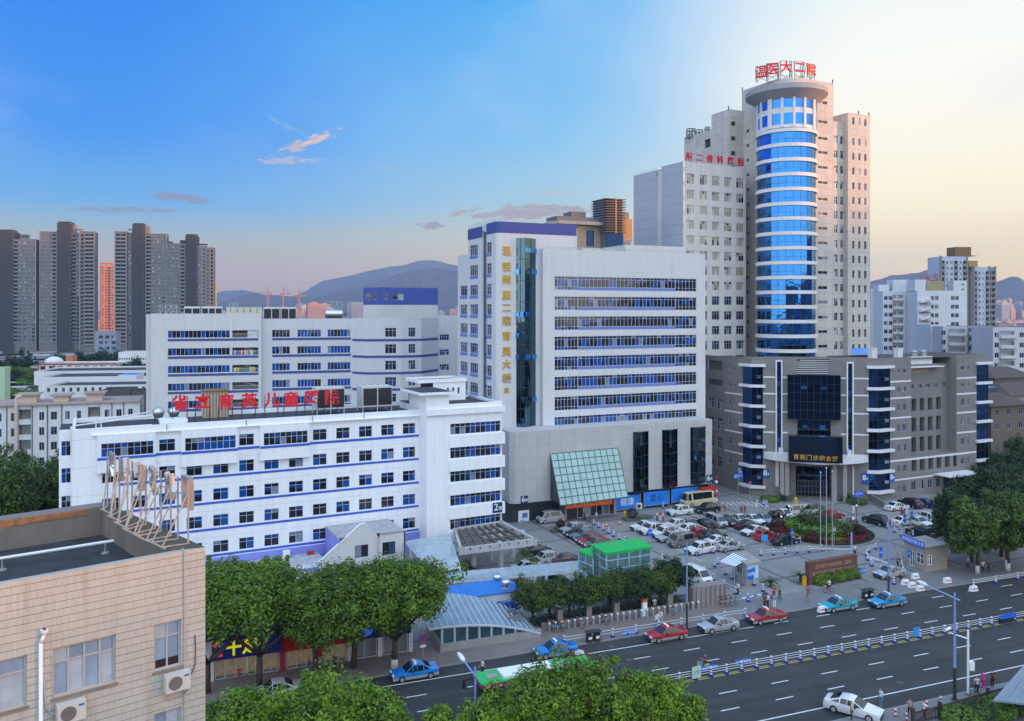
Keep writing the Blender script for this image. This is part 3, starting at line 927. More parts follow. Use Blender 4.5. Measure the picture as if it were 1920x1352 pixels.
facade(mb,V,vA1,V.s(661,TB),0,ztB,[x[:4]for x in wl],M_WARD,0.25,TB)
mb.box(V,vA1+0.01,V.s(661,TB),0,ztB-0.5,-13,TB-0.3,M_WARDP)
mb.box(V,vA1+0.01,V.s(661,TB),ztB-0.5,ztB,TB-0.3,TB-0.004,M_WARDP)
mb.build('wall',VB)
for r in wl[:15]:awin(VB,V,*r[:4],GL_BLUE,r[4],None,TB-0.16)
pts=[V.pt(V.s(661,TB),0,TB),V.pt(V.s(690,2.4),0,2.4),V.pt(V.s(752,3.0),0,3.0),V.pt(V.s(790,2.2),0,2.2),V.pt(V.s(821,-3.5),0,-3.5),V.pt(V.s(815,-12),0,-12)]
mbw=MB();mbb=MB();wl=[]
for i in range(5):
 f,ln=between(pts[i],pts[i+1])
 ops=[]
 if i in(2,):spec=((766,779),)
 elif i==1:spec=((722,743),)
 else:spec=()
 for(u0,u1)in spec:
  for k in range(6):
   r=(f.s(u0),f.s(u1),V.z(740,632,3)-vf*0.985*k,V.z(740,614.5,3)-vf*0.985*k);ops.append(r);wl.append((f,r))
 facade(mbw,f,0,ln,0,ztB+0.1,ops,M_WARD,0.25)
 for k in range(6):
  zz=V.z(740,634.5,3)-vf*0.985*k;band(mbb,f,0,ln,zz-0.62,zz-0.12,VBAND,0.05)
for k in range(7):
 zz=zA0-vf*k;band(mbb,V,V.s(314.6),V.s(484.5),zz-0.62,zz-0.14,VBAND,0.05)
 if k<6:zz=V.z(570,632,TB)-vf*0.985*k;band(mbb,V,V.s(510.5,TB),V.s(658,TB),zz-0.62,zz-0.12,VBAND,0.05,TB)
mbw.build('wall',VB);mbb.build('band',VB)
for f,r in wl:awin(VB,f,*r,GL_DARK,3,0.7,-0.16)
mb=MB();mb.face([(p.x,p.y,ztB-0.3)for p in pts],ROOFDARK);mb.box(V,vA0+.3,V.s(661,TB),ztB-0.55,ztB-0.45,-12.9,TB-.31,ROOFDARK);mb.build('roof',VB)
q=[V.pt(V.s(681,-5),0,-5),V.pt(V.s(711,-1.5),0,-1.5),V.pt(V.s(821,-4),0,-4),V.pt(V.s(812,-11),0,-11)]
mbu=MB();mbl=MB();wl=[]
zq0,zq1,zq2=ztB-0.6,vz(571.5,711),vz(538.5,711)
for i in range(3):
 f,ln=between(q[i],q[i+1]);ops=[]
 for(u0,u1)in(((686,695),(700,707))if i==0 else((720,726),(735.5,746),(746.8,757))if i==1 else()):
  r=(f.s(u0),f.s(u1),vz(562,711),vz(549.5,711));ops.append(r);wl.append((f,r))
 facade(mbl,f,0,ln,zq0,zq1,[],M_WARDP);facade(mbu,f,0,ln,zq1,zq2,ops,plain('stairhead_blue',(0.055,0.09,0.34),0.6),0.2)
mbu.face([(p.x,p.y,zq2)for p in q],ROOFDARK);mbl.build('stairhead_base',VB);mbu.build('stairhead',VB)
for f,r in wl:awin(VB,f,*r,GL_GREY,1,None,-0.15)
mb=MB()
for i in range(18):
 p=q[1].lerp(q[2],i/17);mb.tube((p.x,p.y,zq2),(p.x,p.y,zq2+0.35),0.05,DARKSTEEL,n=4)
mb.build('railing',VB)
zr=ztA
for(u0,u1,v0,b,lab)in((345,375,576,2,"black louvred chiller at the outer end of the ward block roof"),(378,416,576,3,"black louvred chiller beside the long pale unit on the ward block roof"),(494,524,577,2,"black louvred chiller past the long pale unit on the ward block roof"),(527,555,577,2,"black louvred chiller nearest the silver tank on the ward block roof")):
 chiller(V,V.s(u0,-3),V.s(u1,-3),ztB-0.5 if u0>480 else zr-0.4,V.z(u0,v0,-3),-5,-3,lab,b)
o=thing('rooftop_unit',"long pale air handling unit on the ward block roof between black chillers",'air handler',V.pt(V.s(455,-3),zr-0.4,-4),V.ang)
mb=MB();mb.box(V,V.s(425,-3),V.s(491,-3),zr-0.4,V.z(450,576,-3),-5.4,-3,plain('unit_cream',(0.55,0.54,0.44),0.6));mb.build('casing',o)
mb=MB()
for i in range(5):p=V.pt(V.s(432+12.5*i,-3),zr+0.2,-2.9);mb.tube(p,p+Vector((0,0,.9)),0.05,DARKSTEEL)
mb.build('pipe',o)
def htank(fr,u,v,r,ln,t,label,name='water_tank'):
 p=fr.pt(fr.s(u,t),fr.z(u,v,t),t)
 o=thing(name,label,'water tank',p-Vector((0,0,r)),fr.ang)
 mb=MB();CH=plain('tank_steel',(0.55,0.56,0.58),0.25,0.8)
 n=7
 prof=[(-ln/2-0.12,r*.55),(-ln/2,r*0.93),(-ln/2+.05,r),(ln/2-.05,r),(ln/2,r*.93),(ln/2+0.12,r*.55)]
 for(x0,r0),(x1,r1)in zip(prof,prof[1:]):mb.tube(p+fr.d*x0,p+fr.d*x1,r0,CH,r1,16,caps=(x0<-ln/2 or x1>ln/2))
 mb.build('shell',o,smooth=True)
 mb=MB()
 for x in(-ln*.35,ln*.35):mb.box(fr,fr.s(u,t)+x-.1,fr.s(u,t)+x+.1,p.z-r-0.5,p.z-r*.6,t-r*.7,t+r*.7,DARKSTEEL)
 mb.build('cradle',o);return o
htank(V,626,588.5,0.9,3.4,-4,"horizontal silver tank on the ward block roof before the blue stair head")
def lattice(fr,u0,u1,v0,v1,t,n,label):
 o=thing('lattice_frame',label,'frame',fr.pt(fr.s(u0,t),fr.z(u0,v1,t),t),fr.ang,'thin steel frames on the ward roof')
 mb=MB();a0,a1=fr.s(u0,t),fr.s(u1,t);z0,z1=fr.z(u0,v1,t),fr.z(u0,v0,t)
 for i in range(n+1):
  x=a0+(a1-a0)*i/n;mb.bar(fr.pt(x,z0,t),fr.pt(x,z1,t),0.08,STEEL)
  if i<n:mb.bar(fr.pt(x,z0,t),fr.pt(x+(a1-a0)/n,z1,t),0.06,STEEL);mb.bar(fr.pt(x,z1,t),fr.pt(x+(a1-a0)/n,z0,t),0.06,STEEL)
 mb.bar(fr.pt(a0,z1,t),fr.pt(a1,z1,t),0.08,STEEL);mb.build('lattice',o)
lattice(V,300,331,572,590,-8,3,"steel frame with pipes at the outer end of the ward roof")
lattice(V,430,446,568,590,-8,2,"narrow steel frame behind the long pale roof unit")
lattice(V,612,642,566,597,-7,3,"steel frame behind the silver roof tank")
lattice(V,652,680,567,597,-7,3,"steel frame beside the blue stair head")
LK=Fr(V.pt(V.s(822,-4),0,-4)[:2],R(20))
ob=thing('link_building',"plain pale grey link block wedged between ward block and tall white block",'building',LK.pt(0,0),LK.ang)
mb=MB();lops=[(LK.s(822+2),LK.s(842),LK.z(830,v+11),LK.z(830,v))for v in(627,655,683)]
facade(mb,LK,LK.s(818),LK.s(864),0,LK.z(840,592),lops,M_WARDP,0.2);mb.box(LK,LK.s(818),LK.s(864),0,LK.z(840,592)-0.02,-8,-0.22,M_WARDP);mb.build('wall',ob)
for r in lops:awin(ob,LK,*r,GL_BLUE,4,0.6)
# ------- tall white block with ribbon windows
M=Fr((0,144.2),R(24.3))
B6=thing('tower_block',"white ten storey hospital block with eight ribbon windows and gold vertical lettering",'building',M.pt(0,0),M.ang)
M_SID=wallmat('white_siding',(0.63,0.625,0.64),0,0.40,(0.36,0.37,0.44),0.05,0.6,0.07,0.14)
M_POD=wallmat('podium_panels',(0.47,0.46,0.465),2.4,1.85,(0.22,0.22,0.24),0.04,0.6,0.08,0.12,panel=0.03)
LILAC=plain('lilac_spandrel',(0.15,0.21,0.48),0.6,var=0.15)
BANDB=plain('roof_band_blue',(0.05,0.075,0.28),0.6,var=0.1)
TEAL=mirror('teal_glass',(0.10,0.18,0.24),0.06)
m0,m1=M.s(1018),M.s(1322.5)
zt6=47.1
f6=3.6;zr1=42.2;zr0=39.75
sl,sa,sb,sr=M.s(1040),M.s(1084),M.s(1267),M.s(1306)
ops=[(sl,sr,zr0-f6*k,zr1-f6*k)for k in range(8)]
mb=MB();facade(mb,M,m0,m1,10,zt6,ops,M_SID,0.3)
mb.face([M.pt(m0,10,-1.2),M.pt(m0,10,0),M.pt(m0,zt6,0),M.pt(m0,zt6,-1.2)],M_SID)
mb.box(M,m0+.01,m1-0.01,10,zt6-0.5,-18,-0.45,M_SID)
mb.box(M,m0+.01,m1,zt6-0.5,zt6,-0.4,-0.004,M_SID);mb.box(M,m1-0.3,m1,zt6-0.5,zt6,-18,-0.41,M_SID)
mb.face([M.pt(m1,10,0),M.pt(m1,10,-18),M.pt(m1,zt6,-18),M.pt(m1,zt6,0)],M_SID)
mb.build('wall',B6)
mbs=MB()
for k in range(8):
 c,d=zr0-f6*k,zr1-f6*k
 awin(B6,M,sl,sa,c,d,GL_BLUE,7,0.80,-0.2,low=0.25)
 awin(B6,M,sa+.02,sb-.02,c+0.55,d,GL_BLUE,26,0.75,-0.2)
 awin(B6,M,sb,sr,c,d,GL_BLUE,6,0.80,-0.2,low=0.25)
 band(mbs,M,sa+0.02,sb-0.02,c,c+0.54,LILAC,0.16,-0.2)
mbs.build('spandrel',B6)
TF=-1.2
c0=M.s(940,TF);c1=M.s(1019,TF);zt7=51.65;zb7=49.7
sc_=M.s(933,TF)
S6=M.sub(sc_-0.15,TF-1.0,R(-90))
rows6=[466,505.5,544,582,620,658,697,735,773]
def zrow6(i):return S6.z(917,rows6[i]+8.5),S6.z(917,rows6[i]-12)
mb=MB();mbp=MB()
ops1,wins6,lil=[],[],[]
for i in range(9):
 c,d=zrow6(i);fl6=3.55
 for(u0,u1,r0)in((912.5,921.5,0),(881,896,0),(863,876.5,2)):
  if i<r0 or i==1 and r0==0 and False:continue
  if i==1:pass
  r=(S6.s(u0),S6.s(u1),c,d);ops1.append(r);wins6.append((S6,r,2 if u0<900 else 1));lil.append((r[0],r[1],c-0.6,c-0.02))
gv0,gv1=S6.s(904.5),S6.s(912.3)
ops1.append((gv0,gv1,12,S6.z(908,432)))
e77,e58=S6.s(877.5),S6.s(858.5)
facade(mb,S6,e77,0,8,zt7,[o for o in ops1 if o[0]>e77],M_SID,0.3)
facade(mb,S6,e58,e77,8,S6.z(866,479),[o for o in ops1 if o[0]<e77],M_SID,0.3)
mb.face([S6.pt(e58,8,0),S6.pt(e58,8,-9),S6.pt(e58,S6.z(866,479),-9),S6.pt(e58,S6.z(866,479),0)][::-1],M_SID)
prev=S6.pt(0,0,0)
pc=[S6.pt(0,0,0),S6.pt(0,0,0)+Vector((M.d*0.08+M.n*0.5)),M.pt(c0-0.45,0,TF-0.12),M.pt(c0,0,TF)]
for a,b in zip(pc,pc[1:]):
 mb.face([(a.x,a.y,8),(b.x,b.y,8),(b.x,b.y,zt7),(a.x,a.y,zt7)],M_SID)
facade(mb,M,c0,c1,8,zt7,[],M_SID,0.2,TF)
facade(mb,M,c1,M.s(1081,TF),zt6-1,zt7,[],M_SID,0.2,TF)
mb.face([M.pt(M.s(1081,TF),zt6-1,TF),M.pt(M.s(1081,TF),zt6-1,-15),M.pt(M.s(1081,TF),zt7,-15),M.pt(M.s(1081,TF),zt7,TF)],M_SID)
mb.build('wall',B6)
for fc,r,n in wins6:awin(B6,fc,*r,GL_BLUE,n*2,0.72,-0.18)
for r in lil:mb=MB();band(mb,S6,*r,LILAC,0.03);mb.build('sill_panel',B6)
mb=MB();mb.box(S6,gv0+.02,gv1-.02,12,S6.z(908,434),-0.34,-0.26,TEAL)
for i in range(10):z=14+i*3.6;mb.box(S6,gv0+.02,gv1-.02,z,z+0.08,-0.26,-0.2,DARKSTEEL)
mb.build('glass_slot',B6)
mb=MB()
band(mb,S6,gv1,0,zb7,zt7+.01,BANDB,0.05);band(mb,S6,e77,gv0,zb7-0.3,zt7-0.25,BANDB,0.05)
for a,b in zip(pc,pc[1:]):
 f,ln=between(a,b);band(mb,f,-0.02,ln+.02,zb7,zt7+0.01,BANDB,0.05)
band(mb,M,c0,M.s(1081,TF),zb7,zt7+.01,BANDB,0.05,TF);mb.build('roof_band',B6)
mb=MB()
pp=[M.pt(M.s(1081,TF),0,TF-0.1),M.pt(M.s(1081,TF),0,-15),S6.pt(e77,0,-0.1),S6.pt(0,0,-.1),M.pt(c0,0,TF-.1)]
mb.face([(p.x,p.y,zt7-0.1)for p in pp],ROOFDARK);mb.box(M,m0+.3,m1-.3,zt6-.49,zt6-.4,-17.9,-.41,ROOFDARK);mb.build('roof',B6)
roof_rail(B6,[S6.pt(e77,zt7),S6.pt(0,zt7),M.pt(c0,zt7,TF),M.pt(M.s(1081,TF),zt7,TF)],0.45,STEEL,0.8)
roof_rail(B6,[M.pt(m0,zt6),M.pt(m1,zt6)],0.35,STEEL,0.9)
mb=MB();mf=MB()
g0,gm,g1=M.pt(M.s(968,TF),0,TF),M.pt(M.s(984,TF+1.5),0,TF+1.5),M.pt(M.s(1004.5,TF),0,TF)
zg0,zg1=15,M.z(985,446,TF+1)
for a,b in((g0,gm),(gm,g1)):
 f,ln=between(a,b)
 nz_=9;
 for j in range(nz_):
  za,zb_=zg0+(zg1-zg0)*j/nz_,zg0+(zg1-zg0)*(j+1)/nz_
  for i in range(2):
   mb.face([f.pt(ln*i/2,za),f.pt(ln*(i+1)/2,za),f.pt(ln*(i+1)/2,zb_),f.pt(ln*i/2,zb_)],TEAL)
   if RNG.random()<0.22:mf.box(f,ln*i/2+.1,ln*(i+1)/2-.1,za+1.2,za+2.0,0.02,0.3,mirror('blue_vent',(0.1,0.4,0.95),0.1))
  mf.box(f,0,ln,za-0.04,za+0.04,0,0.05,DARKSTEEL)
 mf.box(f,ln/2-.03,ln/2+.03,zg0,zg1,0,0.05,DARKSTEEL)
mb.face([(p.x,p.y,zg1)for p in(g0,gm,g1)],DARKSTEEL)
gp=mb.build('glass_prism',B6);mf.build('mullion',gp)
sg=thing('vertical_lettering',"gold vertical lettering on the rounded corner of the tall white block",'sign',M.pt(M.s(949,TF),10,TF+0.1),M.ang)
ys=[471,501,525,554.5,577.5,602,631,660,684,710]
for ch,y in zip('温医附属二院育英大楼',ys):
 text('character',ch,1.7,0.08,GOLD,sg,M.pt(M.s(949.5,TF),M.z(949,y,TF),TF+0.12),M.ang,0.03)
text('character','目',.9,0.08,GOLD,sg,M.pt(M.s(949.5,TF),M.z(949,732,TF),TF+0.12),M.ang,0.06)
PT=4.9
p0,p1=M.s(966,PT),M.s(1335,PT);zpt=15.6;zpb=3.5
mb=MB();facade(mb,M,p0,p1,zpb,zpt,[],M_POD,0.2,PT)
pcs=[M.pt(M.s(936,PT-6),0,PT-8),M.pt(M.s(949,PT-2.4),0,PT-2.4),M.pt(M.s(955,PT-.6),0,PT-.7),M.pt(p0,0,PT)]
for a,b in zip(pcs,pcs[1:]):
 f,ln=between(a,b);facade(mb,f,0,ln,zpb,zpt,[],M_POD)
mb.face([M.pt(p1,0,PT),M.pt(p1,0,-12),M.pt(p1,zpt,-12),M.pt(p1,zpt,PT)],M_POD)
poly=[(p.x,p.y)for p in pcs]+[M.pt(p1,0,PT)[:2],M.pt(p1,0,-6)[:2],M.pt(p0-4,0,-6)[:2]]
mb.face([(x,y,zpt-0.02)for x,y in poly],M_POD);mb.face([(x,y,zpb)for x,y in poly][::-1],CONC)
mb.build('podium_wall',B6)
SHOP=plain('dark_shopfront',(0.035,0.04,0.055),0.35)
mb=MB()
dpoly=[(p.x-M.n.x*1.2,p.y-M.n.y*1.2)for p in pcs]+[M.pt(p1,0,PT-1.2)[:2],M.pt(p1,0,-6)[:2],M.pt(p0-4,0,-6)[:2]]
mb.prism(dpoly,0,zpb-.02,SHOP);mb.build('ground_floor_wall',B6)
for(u0,um,u1,v0,v1)in((1187,1200,1216,811,922),(1241.5,1255,1270.5,807,915),(1294.5,1309,1323,802,908)):
 a,b,c=M.pt(M.s(u0,PT),0,PT),M.pt(M.s(um,PT+1.3),0,PT+1.3),M.pt(M.s(u1,PT),0,PT)
 za,zb_=M.z(um,v1,PT+1),M.z(um,v0,PT+1)
 mb=MB();mf=MB();DK=mirror('dark_glass',(0.045,0.085,0.12),0.05)
 for q,r in((a,b),(b,c)):
  f,ln=between(q,r);facade(mb,f,0,ln,za,zb_,[],DK)
  for j in range(6):z=za+(zb_-za)*j/5;mf.box(f,0,ln,z-.04,z+.04,0,0.05,DARKSTEEL)
  mf.box(f,ln/2-.03,ln/2+.03,za,zb_,0,0.045,DARKSTEEL)
  if q is a:mf.box(f,ln*.5+.1,ln-.15,za+4.6,za+5.4,0.03,0.35,mirror('blue_vent',(0.1,0.4,0.95),0.1))
 mb.face([(p.x,p.y,zb_)for p in(a,b,c)],DARKSTEEL);mb.face([(p.x,p.y,za)for p in(c,b,a)],DARKSTEEL)
 g=mb.build('glass_oriel',B6);mf.build('mullion',g)
def plane_pt(fr,u,v,t):return fr.pt(fr.s(u,t),fr.z(u,v,t),t)
A_,B_=plane_pt(M,1032,851,PT+.05),plane_pt(M,1158,840,PT+.05)
C_,D_=plane_pt(M,1177.5,931.5,PT+4.6),plane_pt(M,1050.5,948,PT+4.6)
cg=thing('entrance_screen',"large leaning pale green glass screen over the entrance of the tall white block",'glass canopy',M.pt(M.s(1100,PT),3.6,PT),M.ang)
PG=plain('pale_green_glass',(0.27,0.42,0.385),0.12,0.0,0.6,0.3,0.5)
m_pg=MATS['pale_green_glass']
mb=MB();mf=MB()
nrm=(B_-A_).cross(D_-A_).normalized()
if nrm.y>0:nrm=-nrm
def sp(i,j):return A_.lerp(B_,i).lerp(D_.lerp(C_,i),j)
for i in range(11):
 for j in range(7):
  e=0.004
  mb.face([sp(i/11+e,(j+1)/7-e),sp((i+1)/11-e,(j+1)/7-e),sp((i+1)/11-e,j/7+e),sp(i/11+e,j/7+e)],PG)
GREENBAR=plain('screen_bar',(0.05,0.10,0.11),0.4)
for i in range(12):mf.bar(sp(i/11,0)+nrm*.02,sp(i/11,1)+nrm*.02,0.10,GREENBAR)
for j in range(8):mf.bar(sp(0,j/7)+nrm*.02,sp(1,j/7)+nrm*.02,0.10,GREENBAR)
mb.build('glass',cg);mf.build('frame',cg)
mb=MB();back=plane_pt(M,1032,936,PT+.05);mb.face([A_,back,D_],SHOP);b2=M.pt(M.s(1158,PT),D_.z,PT);mb.face([B_,C_,b2],SHOP)
mb.build('side_panel',cg)
eh=thing('entrance_doors',"glazed entrance doors under the leaning green screen",'doors',M.pt(M.s(1110,PT+1),ZP,PT+1),M.ang)
mb=MB();u0,u1=M.s(1062,PT+1),M.s(1150,PT+1)
mb.box(M,u0,u1,ZP,3.2,PT-1.0,PT+.8,SHOP);mb.box(M,u1,u1+.5,ZP,3.6,PT-0.9,PT+1.2,CONC);mb.box(M,u0-.4,u0,ZP,3.6,PT-0.9,PT+1.2,CONC);mb.build('hall',eh)
for i in range(3):
 a=u0+2.2+i*2.6;window(eh,M,a,a+2.4,ZP+.05,2.9,GL_GREY,2,0.8,PT+.82,fw=0.09,name='door')
bn=thing('banner',"red banner with yellow lettering hung above the glazed entrance",'banner',M.pt(M.s(1105,PT+3),3.3,PT+3),M.ang)
t_=PT+3.6;a0b,a1b=M.s(1060,t_),M.s(1149,t_);zb0=M.z(1100,945.5,t_)
mb=MB();mb.box(M,a0b,a1b,zb0-.45,zb0+.45,t_-0.03,t_,plain('banner_red',(0.75,0.06,0.02),0.6));mb.build('cloth',bn)
text('lettering','热烈欢迎各位专家莅临指导工作',0.62,0.004,plain('banner_yellow',(0.8,0.5,0.02)),bn,M.pt((a0b+a1b)/2,zb0,t_+0.012),M.ang)
po=thing('poster',"white poster with blue picture on the dark shopfront wall beside the silver van",'poster',M.pt(M.s(982,PT-.9),ZP,PT-.9),M.ang)
f,ln=between(pcs[2],pcs[3]);t_=PT-1.1
mb=MB();mb.box(M,M.s(972,t_),M.s(992,t_),M.z(982,988,t_),M.z(982,957,t_),t_-.04,t_,SIGNWHITE);mb.build('board',po)
mb=MB();mb.box(M,M.s(979,t_),M.s(989,t_),M.z(982,971,t_),M.z(982,962,t_),t_,t_+.02,plain('poster_blue',(0.12,0.16,0.5)));mb.box(M,M.s(974.5,t_),M.s(984,t_),M.z(982,981,t_),M.z(982,974,t_),t_,t_+.02,plain('poster_pale',(0.3,0.5,0.72)));mb.build('picture',po)
BB=plain('billboard_blue',(0.015,0.20,0.72),0.45,var=0.35,scale=0.35)
for k,(u0,u1,va,vb,lab,tx)in enumerate(((1152,1200,933,951,"blue billboard beside the leaning green screen with white handwriting",'健康'),(1208,1254,925,943,"blue billboard with dark lettering between oriels of the tall block",'爱心'),(1260,1307,917,938,"blue billboard nearest the red kiosk at the podium corner",''))):
 t_=PT+.05;zc_=M.z((u0+u1)/2,(va+vb)/2,t_)
 o=thing('billboard',lab,'billboard',M.pt(M.s(u0,t_),ZP,t_),M.ang)
 mb=MB();mb.box(M,M.s(u0,t_),M.s(u1,t_),zc_-1.15,zc_+1.25,t_-.1,t_,BB);mb.build('panel',o)
 mb=MB()
 for q in(M.s(u0,t_)-.12,M.s(u1,t_)+.02):mb.box(M,q,q+.1,ZP,zc_+1.3,t_-.1,t_+.06,STEEL)
 mb.box(M,M.s(u0,t_),M.s(u1,t_),zc_-1.27,zc_-1.16,t_-.1,t_+.05,STEEL);mb.build('frame',o)
 if tx:text('lettering',tx,1.5,0.004,NAVY if k else SIGNWHITE,o,M.pt((M.s(u0,t_)+M.s(u1,t_))/2,zc_,t_+0.012),M.ang)
number_board(M,976.5,990,930,945,PT+.06,'6',"blue board with white numeral 6 near the poster on the podium")
number_board(M,1324.5,1336,890,905,PT+.06,'6',"blue board with white numeral 6 over the red kiosk")
kp=M.pt(M.s(1330,PT+1.4),ZP,PT+1.4)
ki=thing('kiosk',"small red framed lit kiosk at the corner of the tall block podium",'kiosk',kp,M.ang)
KR=plain('kiosk_red',(0.45,0.03,0.03),0.5)
a0,a1=M.s(1316,PT+1.2),M.s(1340,PT+1.2)
mb=MB();mb.box(M,a0,a1,ZP,2.7,PT+.1,PT+1.4,KR);mb.box(M,a0-.2,a1+.2,2.7,3.0,PT+.08,PT+1.9,KR);mb.build('booth',ki)
mb=MB();mb.box(M,a0+.3,a1-.3,1.2,2.5,PT+1.4,PT+1.43,plain('lit_window',(0.9,0.45,0.3),0.5,emit=0.12));mb.build('counter_window',ki)
mb=MB()
for j in range(6):mb.box(M,a1+.25,a1+.6,.4+j*.85,.8+j*.85,PT+1.0,PT+1.3,KR if j%2 else SIGNWHITE)
mb.build('striped_post',ki)
for(u0,u1,v0,lab)in((1093,1111,465,"low white chiller on the tall block roof beside the high stair corner"),(1113,1130,465.5,"low white chiller in the middle of the tall block roof"),(1137,1156,466,"low white chiller before the white penthouse on the tall block roof")):
 chiller(M,M.s(u0,-6),M.s(u1,-6),zt6-.4,M.z(u0,v0,-6)-.1,-8.5,-6,lab,2)
ph=MB();t_=-5
facade(ph,M,M.s(1172,t_),m1-1,zt6-.4,M.z(1200,460,t_),[],M_SID,.2,t_);ph.box(M,M.s(1172,t_),m1-1,zt6-.4,M.z(1200,460,t_)-.02,-14,t_-.02,M_SID);ph.build('penthouse',B6)
# ------- grey outpatient building with the glazed corners
B8F=Fr(ground(1668,937)[:2],R(25.6))
G8=thing('outpatient_building',"grey stone outpatient building with glazed corner bays and white slabs",'building',B8F.pt(0,0),B8F.ang)
M_GR=wallmat('grey_stone',(0.20,0.192,0.188),1.5,1.02,(0.10,0.10,0.10),0.035,0.55,0.08,0.12,panel=0.05)
M_SLAB=wallmat('slab_white',(0.66,0.66,0.69),1.2,0,(0.3,0.3,0.33),0.03,0.6,0.06,0.1,panel=0)
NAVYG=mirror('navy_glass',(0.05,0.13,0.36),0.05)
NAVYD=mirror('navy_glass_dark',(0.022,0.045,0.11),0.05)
zt8=B8F.z(1668,671)
CR=B8F.pt(B8F.s(1646),0);CLp=at(1409,HY,161.0);CLp.z=0
CF,cfl=between(CLp,CR)
LW=Fr(CLp[:2],R(25.6-90));
def Zc(v,u=1535,t=0.0):return CF.z(u,v,t)
r0,r1,r2,r3=B8F.s(1646),B8F.s(1708),B8F.s(1793.5),B8F.s(1853)
zrow8=[(700.5,692),(735,725),(770,757),(808.5,795),(847,834),(885,872),(924,911)]
def zz(v,u=1690,t=0):return B8F.z(u,v,t)
ops=[];wn_=[]
for i,(vb,vt)in enumerate(zrow8):
 for(u0,u1)in((1682.5,1687.5),(1692.5,1699.5)):
  r=(B8F.s(u0),B8F.s(u1),zz(vb),zz(vt));ops.append(r);wn_.append((B8F,r,0.0))
gops=[]
for i in range(6):
 u=1709.5+15.6*i;gops.append((B8F.s(u),B8F.s(u+9),zz(884,1712),zz(860,1712)))
g2=[]
for i in range(4):
 u=1709+15.6*i;r=(B8F.s(u),B8F.s(u+8.5),zz(919.5,1712),zz(903,1712));g2.append(r);wn_.append((B8F,r,0.0))
zlow=zz(857,1712)
mb=MB()
facade(mb,B8F,B8F.s(1669),r1,0,zt8,ops,M_GR,0.3)
facade(mb,B8F,r1,r2,0,zlow,gops+g2,M_GR,0.9)
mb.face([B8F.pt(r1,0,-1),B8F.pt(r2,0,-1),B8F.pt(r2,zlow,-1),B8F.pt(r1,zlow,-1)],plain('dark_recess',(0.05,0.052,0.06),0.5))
rc=-2.2
rops=[]
def zq_(v):return B8F.z(1712,v,rc)
for i in range(5):
 u=1707+15*i
 rr=(B8F.s(u,rc),B8F.s(u+6.5,rc),zq_(729),zq_(720.5));rops.append(rr);wn_.append((B8F,rr,rc))
deep=[]
for i in range(6):
 u=1709+15.4*i
 for(vb,vt)in((771,748),(810,783.5),(848,820.5)):
  if B8F.s(u+9,rc)<r2-.1:deep.append((B8F.s(u,rc),B8F.s(u+9,rc),zq_(vb),zq_(vt)))
facade(mb,B8F,r1,r2,zlow,zt8-1.6,rops+deep,M_GR,0.7,rc)
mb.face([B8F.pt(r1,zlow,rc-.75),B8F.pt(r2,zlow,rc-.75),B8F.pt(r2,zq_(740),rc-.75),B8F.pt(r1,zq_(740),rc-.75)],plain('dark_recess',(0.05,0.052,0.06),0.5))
mb.face([B8F.pt(r1,zlow,rc),B8F.pt(r1,zlow,0),B8F.pt(r2,zlow,0),B8F.pt(r2,zlow,rc)],M_GR)
mb.face([B8F.pt(r2,zlow,rc),B8F.pt(r2,zlow,0),B8F.pt(r2,zt8,0),B8F.pt(r2,zt8,rc)],M_GR)
mb.face([B8F.pt(r1,zlow,0),B8F.pt(r1,zlow,rc),B8F.pt(r1,zt8,rc),B8F.pt(r1,zt8,0)],M_GR)
o3=[]
for(vb,vt)in((694,686),(725.5,717),(760,747),(796,784),(834,821),(870,858)):
 for(u0,u1)in((1802,1808.5),(1813.5,1817.5)):
  r=(B8F.s(u0),B8F.s(u1),B8F.z(1808,vb),B8F.z(1808,vt));o3.append(r);wn_.append((B8F,r,0.0))
facade(mb,B8F,r2,B8F.s(1831),0,zt8,o3,M_GR,0.3)
mb.box(B8F,r0+1.5,r1,0,zt8-.4,-14,-1.2,M_GR);mb.box(B8F,r1,r2,0,zt8-2.0,-14,rc-.8,M_GR);mb.box(B8F,r2+.01,r3-2,0,zt8-.4,-14,-1.2,M_GR)
mb.box(B8F,B8F.s(1669),r1,zt8-.4,zt8,-.4,-.004,M_GR);mb.box(B8F,r2+.01,r3-.1,zt8-.4,zt8,-.4,-.004,M_GR)
mb.box(B8F,r3-.4,r3-.1,0,zt8,-14,-.41,M_GR)
mb.build('wall',G8)
for fc,r,t in wn_:awin(G8,fc,*r,GL_DARK,2,None,t-.2)
mb=MB()
for v in(715,746,783,822):band(mb,B8F,B8F.s(1669),r1,zz(v)-.16,zz(v)+.16,M_SLAB,.06);band(mb,B8F,r2,B8F.s(1830),zz(v)-.16,zz(v)+.16,M_SLAB,.06)
band(mb,B8F,B8F.s(1669),B8F.s(1830),zz(863)-.18,zz(863)+.18,M_SLAB,.06);band(mb,B8F,B8F.s(1669),B8F.s(1790),zz(899)-.14,zz(899)+.14,M_SLAB,.05)
mb.build('band',G8)
mb=MB();mb.box(B8F,r1+.1,B8F.s(1765),zt8-1.6,zt8-.1,rc,rc+.2,M_SLAB);mb.build('roof_wall',G8)
mb=MB();mb.box(B8F,r1+.1,B8F.s(1776),zt8-2.2,zt8-2.0,rc,rc+1.6,M_SLAB)
for i in range(14):x=r1+.3+i*.72;mb.bar(B8F.pt(x,zt8-2.0,rc+.1),B8F.pt(x+.2,zt8-3.0,rc+.1),.12,CONC)
mb.box(B8F,r1+.1,B8F.s(1760),zq_(699),zq_(690),rc,rc+.03,plain('tan_panel',(0.36,0.29,0.17),0.7));mb.build('trellis',G8)
